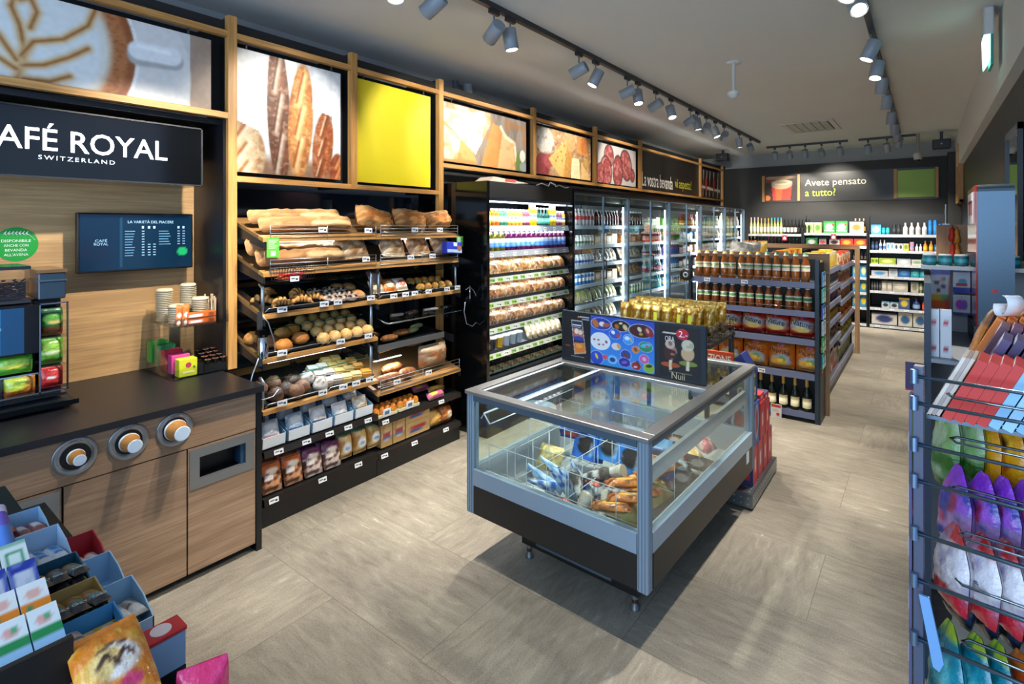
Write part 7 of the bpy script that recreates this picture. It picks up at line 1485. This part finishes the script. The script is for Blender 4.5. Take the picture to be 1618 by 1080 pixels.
for (x, z) in ((-2.07, 1.53), (-1.28, 1.56)):
    o = thing('promotion_flag', 'small red promotion flag on the edge of the ' + ('wine' if x < -2 else 'beer') + ' shelves', 'flag', (x, BY - .012, z), 0); b = B(); b.box((-.04, 0, -.05), (.04, .004, .05), '#b02a3a'); part('card', b, 'print', o)
    b = B(); b.box((-.022, -.001, -.03), (.022, 0, -.005), '#e8dcdc'); b.prism([(-.028, -.005), (.028, -.005), (0, .028)], -.001, 0, '#e8dcdc'); part('mark', b, 'print', o)
# sign over the back wall
bs = thing('back_wall_sign', 'long black sign reading Avete pensato a tutto? high on the back wall', 'sign', (0, 11.535, 0), 0)
b = B(); b.box((-2.56, 0, 2.215), (.19, .02, 2.76), '#17150f'); part('board', b, 'satin', bs)
part('lettering', text_mesh('Avete pensato', .98, .165, ink('#d8d0b8')), 'x', bs, (-1.315, -.003, 2.555)); part('lettering', text_mesh('a tutto?', .50, .135, ink('#b8d030')), 'x', bs, (-1.55, -.003, 2.385), label='lime green lettering')
for x in (-2.56, -1.93, -.42, .15): b = B(); b.box((x, -.03, 2.235), (x + .045, 0, 2.745)); part('wood_strip', b, 'oak_z', bs)
cv = Cv(50, 46, '#2a100a', 1.1); cv.ell(.1, .85, .6, .12, '#7a2a18'); cv.ell(.45, .95, .5, .1, '#a88a68', 0, .5); cv.poly([(.18, .7), (.86, .7), (.80, .0), (.24, .0)], '#b8321a'); cv.poly([(.3, .5), (.55, .5), (.5, .0), (.34, .0)], '#d85a24'); cv.ell(.52, .66, .34, .2, '#b09a7c'); cv.ell(.52, .74, .34, .1, '#c8b89a'); cv.ell(.52, .74, .2, .05, '#a08a6c'); cv.ell(.05, .1, .1, .12, '#d8702a')
part('beer_picture', canvas_mesh(cv, .55, .47, 'print', 'beer_picture'), 'x', bs, (-2.22, -.004, 2.49))
b = B(); b.box((-.37, -.012, 2.25), (.145, 0, 2.72), '#86a81c'); part('green_panel', b, 'satin', bs)
# wooden end panel with hanging toys, right
tp = thing('wood_end_cabinet', 'tall plain wood end panel standing before the toiletries shelves', 'panel', (.11, 7.5, 0), 0)
b = B(); b.box((0, 0, 0), (.34, .35, 1.765)); part('panel', b, 'gond_z', tp)
for k, (x, z, c, nm) in enumerate(((.13, 1.68, '#c8281e', 'red hanging toy at the top left of the wood end panel'), (.17, 1.66, '#d88a2a', 'orange hanging toy at the top right of the wood end panel'), (.135, 1.50, '#c83024', 'red hanging toy lower down on the wood end panel'), (.175, 1.50, '#d8762a', 'orange hanging toy lower down on the wood end panel'))):
    o = thing('hanging_toy', nm, 'toy', (.11 + x, 7.465, z), 0); b = B(); b.lathe([(.012, -.10, c), (.03, -.085, c), (.034, -.04, '#e0a040' if k % 2 else c), (.02, .0, c), (.024, .03, c), (.008, .06, c)], 10); part('body', b, 'satin', o)
    b = B(); b.tube([(0, 0, .055), (0, .0, .08), (0, .035, .08)], .003, '#3a3a3a', 5); part('loop', b, 'satin', o)
o = thing('steel_post', 'thin upright steel post on top of the wood end panel', 'post', (.19, 7.55, 1.766), 0); b = B(); b.cyl((0, 0, 0), (0, 0, .22), .012, None, '#a8acb0', 10); b.box((-.03, -.03, .0), (.03, .03, .01), '#8a8e92'); part('post', b, 'metal', o)

# ------------------------------------------------------------------ toy stand and metal column on the right
ty = thing('toy_stand', 'narrow dark-blue stand with hanging toy packs behind the sweets rack', 'stand', (0, 2.62, 0), 0)
b = B(); b.box((0, .0, 0), (.022, .78, 1.53), '#1c2e40'); part('side_panel', b, 'satin', ty)
b = B(); b.box((.022, .76, 0), (.40, .78, 1.56), '#c8ccd0'); part('back_panel', b, 'satin', ty)
b = B(); b.box((.022, 0, 1.225), (.40, .75, 1.24), '#8a9096'); part('shelf', b, 'satin', ty)
b = B(); b.box((-.012, .45, 1.555), (.40, 1.1, 1.572), '#b8b8b0'); part('top_board', b, 'satin', ty)
b = B(); b.box((0, 1.08, 0), (.4, 1.1, 1.555), '#23303a'); part('rear_panel', b, 'satin', ty)
for k, (x, z, w_, h_, art, nm) in enumerate(((.062, 1.335, .072, .215, "[('band',.86,1,'#1f48c0'),('rect',.08,.42,.92,.84,'#cdd6de'),('ell',.3,.68,.16,.05,'#2a2c38'),('ell',.65,.6,.14,.05,'#3a3a68'),('ell',.4,.5,.1,.05,'#20202a'),('ell',.7,.75,.08,.04,'#5a7a3a'),('band',.0,.36,'#d85a28'),('band',.3,.4,'#d8b030'),('rect',.6,.3,1,.4,'#4ab06a'),('spot',.8,5,4,3,'#c83a3a',.6)]", 'white and orange toy blister pack with blue header on the toy stand'),
        (.140, 1.435, .062, .115, "[('band',.84,1,'#1f48c0'),('rect',.06,.3,.94,.8,'#d8dee4'),('ell',.55,.48,.25,.12,'#3aa8c8'),('rect',.2,.3,.8,.42,'#c83a3a'),('band',0,.25,'#2444b0')]", 'small car toy pack with blue header on the toy stand'),
        (.140, 1.335, .062, .092, "[('rect',.06,.15,.94,.95,'#d0d4dc'),('ell',.4,.5,.25,.25,'#b84ac8'),('ell',.65,.5,.2,.25,'#8a5ac8'),('band',0,.12,'#2444b0')]", 'small purple toy pack on the toy stand'))):
    o = thing('toy_pack', nm, 'toy', (x, 3.28, z), 0, 'toy packs'); part('card', carton(w_, h_, .02, '#dfe4ea', art, '#cfd4da', 'gloss', 16, 24)[0], 'x', o)
    b = B(); b.tube([(0, .02, h_ * .9), (0, -.03, h_ * .9)], .002, '#a8b0b6', 5); part('hook', b, 'metal', o)
for k in range(2): place(carton(.034, .185, .03, '#dcdee0', "[('rect',.45,.2,.55,.62,'#b02a34'),('ell',.5,.2,.25,.06,'#b02a34'),('rect',.25,.68,.75,.78,'#c83a44'),('band',.9,1,'#e8eaea')]", '#d4d8da', 'gloss'), (.03 + k * .037, 2.66, 1.241), 0, 'tall white box with red mark', 'on the toy stand shelf', 'packet', 'white boxes on the toy stand', 'white_box')
for k in range(6):
    pr = far_can(.05, .026, '#1f6a70', '#3a9aa0', '#c8d0cc', 10); place(pr, (.02 + k * .056, 3.12, 1.573), 0, 'small teal cup', 'on the toy stand top', 'cup', 'teal cups', 'toy_cup')
for k in range(3):
    o = thing('stick_toy', ORD[k] + ' yellow and black bird-like toy from the left below the teal cups', 'toy', (.03 + k * .07, 3.2, 1.592), 0, 'yellow toys'); b = B(); b.cyl((-.02, 0, -.01), (.0, -.02, .0), .012, .006, '#e0b020', 8); b.cyl((.0, -.02, .0), (.02, -.01, -.014), .008, .004, '#2a2018', 8); b.cyl((.0, 0, .0), (.0, .03, .01), .006, .006, '#2a2018', 6); part('body', b, 'satin', o)
o = thing('purple_tag', 'purple price flag sticking out from the toy stand', 'tag', (-.03, 2.60, 1.165), 0); b = B(); b.box((-.028, 0, -.055), (.03, .004, .055), '#3a2a58', .0); b.box((-.006, -.001, -.02), (.02, 0, .02), '#cfc8d8'); b.box((-.028, -.001, -.055), (.03, 0, -.049), '#b02a4a'); part('card', b, 'print', o)
mc_ = thing('metal_column', 'tall steel-fronted dispenser column with red side behind the sweets rack', 'column', (.176, 2.98, 0), 0)
b = B(); R0 = .03; pts = [(0, 0), (.55, 0), (.55, 1.925)]; pts += [(R0 - R0 * math.sin(t), 1.925 - R0 + R0 * math.cos(t)) for t in (0, .4, .8, 1.2, 1.57)]
b.prism(pts, .004, .118, '#4c5c68', 'x'); part('body', b, 'brushed', mc_)
b = B(); b.prism(pts, -.002, .0035, '#9c2a22', 'x'); sd = part('red_side', b, 'gloss', mc_)
b = B(); b.box((-.006, .10, 1.76), (-.0022, .46, 1.90), '#d8d4d4'); part('sign_plate', b, 'print', sd); b = B()
for k in range(4): y = .16 + k * .065; b.box((-.0075, y, 1.80), (-.0062, y + .018, 1.865), '#a8242a'); b.box((-.0075, y, 1.85), (-.0062, y + .045, 1.865), '#a8242a')
part('red_marks', b, 'print', sd)
b = B(); b.box((-.02, .06, 1.60), (-.002, .3, 1.63), '#1a1a1c'); part('slot', b, 'satin', sd)
b = B(); b.box((-.01, -.01, 1.20), (.125, .56, 1.325), '#1b1d1f'); part('collar', b, 'satin', mc_)
# ------------------------------------------------------------------ sweets rack on the right, close to the camera
RA = -7.0
rk = thing('sweets_rack', 'tall wire-sided sweets rack with hooks close on the right', 'rack', (0, 1.40, 0), RA)
RC, RS = math.cos(R_(RA)), math.sin(R_(RA))
RP = lambda x, y, z: (x * RC - y * RS, 1.40 + x * RS + y * RC, z)
for (x, y) in ((-.008, .0), (.44, 0), (.44, .62)):
    b = B(); b.box((x - .008, y - .011, 0), (x + .008, y + .011, 1.46 if x < 0 else 1.6), '#4a4f63'); part('post', b, 'satin', rk)
b = B(); b.box((-.024, -.010, .55), (-.019, .014, 1.40), '#4c4f72'); sp = part('label_strip', b, 'gloss', rk)
for k in range(7): b = B(); b.box((-.0248, -.008, .62 + k * .11), (-.0242, .012, .66 + k * .11), '#c8cad8'); part('label', b, 'print', sp)
for (z, r_) in ((1.44, .0035), (1.385, .0035), (1.30, .004), (1.225, .004), (1.117, .0045), (1.02, .0045), (.90, .0045), (.78, .0045)):
    b = B(); b.tube([(-.012, -.016, z), (.46, -.016, z)], r_, '#5f7482', 7); part('side_wire', b, 'metal', rk)
for z in (1.44, 1.385, 1.30, 1.225, 1.117, 1.02, .90, .78):
    b = B(); b.cyl((-.014, -.018, z - .014), (-.014, -.018, z + .014), .0065, None, '#7f98b4', 10); part('wire_clip', b, 'metal', rk)
b = B(); b.prism([(-.005, 1.0), (.012, 1.0), (.035, .88), (.028, .86), (.018, .865)], -.03, -.024, '#6f9ccc'); part('bracket', b, 'satin', rk)
for k, (x, y, z) in enumerate(((.035, .02, 1.40), (.03, .03, 1.36), (.04, .02, 1.31), (.04, .03, 1.205), (.055, .02, 1.12), (.05, .01, 1.03), (.06, .0, .915), (.03, .05, .80))):
    b = B(); pts = [(.46, y, z), (x + .01, y, z), (x, y + .008, z + .004), (x + .01, y + .018, z + .006), (.46, y + .018, z + .006)]; b.tube(pts, .0028, '#8d979e', 6); part('hook', b, 'chrome', rk)
for z in (1.353, .68):
    b = B(); b.box((.0, .03, z - .008), (.44, .62, z), '#5b6670'); part('shelf', b, 'metal', rk)
b = B(); b.box((.44, -.01, .0), (.452, .63, 1.6), '#3a4148'); part('back_panel', b, 'satin', rk)
b = B(); b.box((0, .0, 0), (.44, .62, .12), '#20262c'); part('base', b, 'satin', rk)
WR = 'in the sweets rack'
def rp(pr, x, y, z, desc, where, cat, grp, nm, rz=-90, rx=0, ry=0): return place(pr, RP(x, y, z), RA + rz, desc, where, cat, grp, nm, rx, ry)
def filed(n, x0, y, z, pitch, cols, w_, h_, desc, where, grp, t=.016, lean=-20, band=None, mat='print'):
    for k in range(n):
        c = cols[k % len(cols)]
        rp(carton(w_, h_, t, c, "[('band',.86,1,'%s'),('band',.55,.7,'%s')]" % (band or c, '#d8d0c8' if k % 2 else c), c, mat), x0 + k * pitch, y, z, desc, where, 'packet', grp, 'sweets_packet', -90, lean)
filed(3, .002, .08, 1.356, .007, ('#d8c8b8', '#b09a90', '#c8b8a8'), .10, .14, 'pale filed packet', 'at the aisle end of the front row', 'pale packets', lean=-24, t=.006)
filed(4, .026, .075, 1.356, .018, ('#c8281c',), .10, .14, 'red and white filed packet', 'in the front row of the sweets rack top', 'red packets', band='#f0ece8', lean=-24)
filed(13, .098, .075, 1.356, .02, ('#86b8d8', '#9ac8e4', '#7ab0d4'), .10, .14, 'light blue filed packet', 'in the front row of the sweets rack top', 'light blue packets', band='#c8e0ee', lean=-24)
filed(14, .045, .205, 1.362, .022, ('#4a3a68', '#3f3058'), .11, .165, 'purple filed packet', 'in the second row of the sweets rack top', 'purple packets', band='#cfd8f0', lean=-25)
filed(14, .035, .33, 1.366, .022, ('#5a2f44', '#6a3a58', '#d8d0d8'), .11, .17, 'dark violet filed packet', 'in the third row of the sweets rack top', 'violet packets', band='#d8c8d8', lean=-25)
filed(15, .025, .45, 1.37, .022, ('#e07a1c', '#d86a14'), .11, .165, 'orange filed packet', 'in the fourth row of the sweets rack top', 'orange packets', band='#ef9a3a', lean=-25)
for k in range(12):
    rp(bag(.12, .185, .028, '#c87a28', "[('band',.7,1,'#6a4030'),('rect',.2,.8,.8,.92,'#efe4d4'),('spot',.5,4,6,3,'#e8b060',.6)]", 'crinkle', 4), .03 + k * .029, .57, 1.365, 'brown-topped orange sweets bag', 'in the rearmost row of the sweets rack top', 'bag', 'brown-topped bags', 'sweets_bag', -90, -20)
def hung(n, x0, y, z, pitch, w_, h_, d_, c, art, desc, grp, where=WR, point=True):
    for k in range(n): rp(pouch(w_, h_, d_, c, art, 3 + k % 3), x0 + k * pitch, y, z, desc, where, 'bag', grp, 'sweets_bag', -58 + (k * 7 % 9), -4, (k * 5 % 7) - 3)
hung(2, .008, .29, 1.115, .034, .10, .22, .03, '#6f9e5a', "[('band',.0,.4,'#2f6420'),('spot',.7,5,7,4,'#b0bca0',.55),('band',.9,1,'#2aa070')]", 'green sweets bag', 'green sweets bags', 'hanging at the aisle end of the rack')
hung(9, .075, .29, 1.115, .029, .12, .22, .026, '#e09a0c', "[('ell',.5,.62,.35,.12,'#e8b838'),('ell',.5,.62,.22,.07,'#4a2c10'),('rect',.2,.36,.8,.46,'#a83018'),('spot',.4,5,8,4,'#c08008',.6)]", 'yellow sweets bag', 'yellow sweets bags', 'hanging in the upper hook row')
hung(8, .035, .17, 1.025, .036, .11, .185, .03, '#9a58c8', "[('band',.0,.5,'#b890c4'),('spot',.9,5,7,4,'#2a3a90',.55),('spot',.7,6,6,7,'#c02a3a',.62),('band',.8,1,'#8434c4')]", 'purple sweets bag', 'purple sweets bags', 'hanging in the second hook row')
hung(7, .04, .055, .96, .038, .11, .165, .03, '#cfc8cc', "[('band',.0,.25,'#a81828'),('band',.78,1,'#b82a2a'),('spot',.7,5,6,4,'#8a80a8',.55)]", 'white and red sweets bag', 'white and red sweets bags', 'hanging in the third hook row')
hung(7, .04, .17, .87, .036, .10, .17, .03, '#16181c', "[('spot',.7,4,5,3,'#2a4a7a',.6)]", 'black sweets bag', 'black sweets bags', 'hanging in the fourth hook row')
hung(3, .03, .055, .715, .036, .11, .20, .03, '#0f7a8c', "[('band',.84,1,'#98b82a'),('ell',.5,.5,.35,.18,'#48b0ba'),('spot',.5,5,6,4,'#084a60',.6)]", 'teal sweets bag', 'teal sweets bags', 'hanging in the lowest hook row')
hung(2, .138, .055, .72, .034, .11, .19, .028, '#b8440e', "[('spot',.7,5,6,4,'#6a2410',.55),('band',.85,1,'#cc6c20')]", 'orange-brown sweets bag', 'orange-brown sweets bags', 'hanging in the lowest hook row')
hung(3, .206, .055, .71, .034, .11, .17, .028, '#62b420', "[('spot',.7,4,5,4,'#c8c030',.5)]", 'lime green sweets bag', 'lime green sweets bags', 'hanging in the lowest hook row')
o = thing('price_card', 'curved white price card standing on the sweets rack top', 'card', RP(.105, .47, 1.52), RA - 50)
P = []; 
for i in range(15):
    t = -math.pi * .92 + i / 14 * math.pi * 1.55; P.append([(.028 * math.cos(t), -.028 + j * .056, .045 + .040 * math.sin(t)) for j in range(2)])
b = B(); b.grid(P, [[lin('#dfe2e4')] * 2 for _ in P]); o.scale = (.7, .7, .7); ob = part('card', b, 'satin', o, (0, 0, 0), (0, R_(28), 0)); md = ob.modifiers.new('thickness', 'SOLIDIFY'); md.thickness = .0015
b = B(); b.box((-.012, -.031, .085), (.012, -.029, .095), '#b03040'); b.cyl((0, 0, 0), (0, 0, .012), .004, None, '#8a8e92', 8); part('clip', b, 'satin', o)

# ------------------------------------------------------------------ sweets display on the cash desk, bottom left
cd = thing('sweets_counter', 'black stepped counter display of gum and bars at the bottom left', 'counter', (0, 0, 0), 0)
b = B(); b.box((-2.5, -.30, 0), (-1.245, .285, .955), '#0c0d0f'); part('upper_step', b, 'satin', cd)
b = B(); b.box((-1.245, -.30, .0), (-1.232, .287, 1.0), '#08090a'); part('end_panel', b, 'satin', cd)
b = B(); b.box((-2.5, .287, 0), (-1.10, .395, .86), '#111214'); part('middle_step', b, 'satin', cd)
b = B(); b.box((-2.5, .396, 0), (-1.10, .50, .76), '#111214'); part('lower_step', b, 'satin', cd)
def gum(row, x, n, base, art, desc, h_=.05, L=.085, up=0):
    for k in range(n): place(carton(.044, L, h_, base, art, '#b8d0e4', 'gloss', 10, 14), (x, .262 - k * .0465, .984 + up), 90, desc, 'on the sweets counter', 'packet', 'gum packs', 'gum_pack', -62, 0, side='from the aisle')
gum(0, -1.262, 6, '#e4eae8', "[('band',0,.28,'#9cc4e4'),('band',.28,.5,'#1f8a4a'),('ell',.5,.7,.28,.12,'#e8a8a0'),('ell',.6,.72,.15,.06,'#58a878')]", 'white and green gum pack')
gum(1, -1.345, 6, '#eaeae6', "[('band',.2,.48,'#e8841c'),('ell',.5,.7,.28,.12,'#e8b0a0'),('ell',.3,.34,.12,.08,'#5a8a5a')]", 'white and orange gum pack', up=.012)
gum(2, -1.43, 6, '#24389a', "[('rect',.2,.25,.8,.75,'#c8ccd8'),('spot',.5,5,5,4,'#a8b0c8',.5)]", 'dark blue gum pack', up=.02)
gum(3, -1.52, 6, '#dfe6e0', "[('rect',.2,.25,.8,.75,'#4a9a72'),('rect',.32,.38,.68,.62,'#dfeae2'),('band',.9,1,'#8ab8a0')]", 'white gum pack with green square', up=.028)
for k in range(7):
    c = '#d85a9a' if k % 2 else '#6a58b8'
    b = B(); b.cyl((0, 0, .016), (-.13, 0, .075), .016, None, c, 12); b.cyl((-.13, 0, .075), (-.15, 0, .084), .0165, None, '#e83aa0' if k % 2 else '#d8c8e8', 12); b.cyl((-.03, 0, .0298), (-.09, 0, .0572), .0163, None, '#e8d8e8' if k % 2 else '#4a7ac8', 12)
    key = ('roll', c); CACHE.setdefault(key, b.mesh('sweet_roll', 'gloss')); place((CACHE[key], []), (-1.60, .262 - k * .037, .99), 0, ('pink' if k % 2 else 'violet') + ' sweet roll', 'on the sweets counter', 'sweets', 'sweet rolls', 'sweet_roll', side='from the aisle')
ONLY = text_mesh('ONLY', .026, .016, ink('#e8e8e4'), off=.01)
def tray_(x, y, z, inner, front, desc, w_=.105, d_=.15, h_=.10, hf=.4, fill=None):
    h_ *= .68; hf = .5
    o = place(open_box(w_, d_, h_, inner, inner, front, hf), (x, y, z), 90, desc, 'on the sweets counter', 'tray', 'sweets trays', 'sweets_tray')
    if fill:
        c, art, n, nm = fill
        for k in range(n): place(wrap_bar(d_ * .78, w_ * .30, .022, c, art), (x - d_ * .5, y - w_ * .3 + (k % 3) * w_ * .3, z + .028 + (k // 3) * .02), (k * 7 % 9) - 4, nm, 'in its sweets tray', 'bar', nm + 's', 'snack_bar', 0, -14 if k > 2 else -10, side='from the near side')
        if 'nut bar' in nm:
            for q in ROWS[(nm, 'in its sweets tray', 'from the near side')][-3:]: link('lettering', ONLY, (d_ * .26, 0, .0235), (R_(-90), 0, R_(90)), q)
NUT = "[('spot',.9,9,5,4,'#5a3a24',.45),('spot',.7,11,5,9,'#b88a58',.6),('rect',.70,.0,.95,1,'#3a3a3e'),('rect',.55,.1,.68,.9,'#2f8a9a')]"
tray_(-1.90, .345, .865, '#8fb8da', '#c8d8e8', 'light blue tray of red bars', fill=('#8a4a3a', "[('rect',.3,.2,.7,.8,'#e0d0c8')]", 4, 'red-brown bar'))
tray_(-1.70, .345, .868, '#a8c4dc', '#e0e6ea', 'white and blue tray of wrapped sweets', h_=.12, fill=('#d4dce4', "[('rect',.2,.2,.85,.8,'#2a6ab0'),('spot',.5,8,4,3,'#e8eef2',.5)]", 4, 'white and blue wrapped bar'))
tray_(-1.535, .345, .868, '#1f5a72', '#1f6a80', 'teal tray of nut bars', h_=.10, fill=('#8a6848', NUT, 6, 'nut bar with dark end band'))
tray_(-1.385, .345, .866, '#b89a5a', '#e0b020', 'yellow tray of nut bars', h_=.10, fill=('#a88038', NUT, 6, 'golden nut bar with dark end band'))
tray_(-1.255, .345, .866, '#4a9ad0', '#58a8dc', 'bright blue tray of white bars', h_=.095, hf=.7, fill=('#d8ccb8', "[('spot',.8,8,4,3,'#5a3a28',.55)]", 4, 'white and brown bar'))
tray_(-1.10, .335, .866, '#a87040', '#c87830', 'kraft tray holding the big orange sweets bag', h_=.08, hf=.6)
o = thing('sweets_bag', 'large orange sweets bag with white lettering patch at the bottom left', 'bag', (-1.112, .335, .895), 90, None); ob = part('bag', pillow_mesh(.115, .165, .05, pack_canvas(.115, .165, '#e0801c', [('ell', .5, .5, .34, .2, '#ece0d8'), ('spot', .7, 6, 7, 4, '#f0c058', .6), ('band', .0, .1, '#e8a030'), ('ell', .62, .22, .16, .08, '#d83a6a'), ('line', [(.25, .5), (.4, .6), (.5, .45), (.62, .58), (.75, .5)], .03, '#4a2a1c'), ('line', [(.3, .66), (.5, .7), (.7, .66)], .025, '#5a3a2a')], 3, 20, 28), seed=4, wob=.006), 'x', o, (0, 0, 0), (R_(-62), 0, 0))
tray_(-1.66, .45, .765, '#9cc0de', '#b0cce4', 'empty light blue carton tray', w_=.10, d_=.14, h_=.12, hf=.5)
tray_(-1.48, .45, .765, '#9cc4e2', '#c0d4e4', 'light blue tray of cookie bars', w_=.10, d_=.15, h_=.12, hf=.45, fill=('#b0a8a0', "[('spot',.8,8,4,3,'#4a3a30',.5),('rect',.6,0,.9,1,'#d8d8d4')]", 4, 'grey cookie bar'))
tray_(-1.80, .45, .765, '#b02a34', '#c83a40', 'red tray of bars behind the nut bars', w_=.10, d_=.15, h_=.13, hf=.45, fill=('#d8d0d0', "[('rect',.0,.0,.3,1,'#c82a34')]", 3, 'white and red bar'))
o = thing('gum_box', 'blue carton with red oval lid at the bottom left', 'box', (-1.27, .45, .80), 90); b = B(); b.box((-.04, 0, 0), (.04, .05, .075), '#8ab4d8', .002); part('box', b, 'print', o); b = B(); b.box((-.042, -.002, .075), (.042, .052, .085), '#c8242c', .002); b.cyl((0, .025, .085), (0, .025, .0862), .02, None, '#e8d4d0', 16); part('lid', b, 'satin', o)
b = B(); b.box((-.04, -.0, -.038), (.04, .05, 0), '#0f1012'); part('stand', b, 'satin', o)
for k, (x, y, c, nm) in enumerate(((-1.17, .455, '#2a2422', 'dark wrapped bar lying at the corner of the sweets counter'), (-1.14, .43, '#e0a020', 'yellow wrapped bar lying at the corner of the sweets counter'))):
    thing('snack_bar', nm, 'bar', (x, y, .765 + k * .03), 60, None, wrap_bar(.13, .045, .025, c, "[('rect',.3,.2,.7,.8,'#d8c8b0')]")[0])
o = thing('sweets_bag', 'bright pink sweets bag at the outer corner of the sweets counter', 'bag', (-1.115, .46, .80), 70, None, bag(.09, .10, .04, '#e02a68', "[('spot',.5,4,5,3,'#f04a88',.5)]", 'crinkle', 4)[0])
finish_labels()
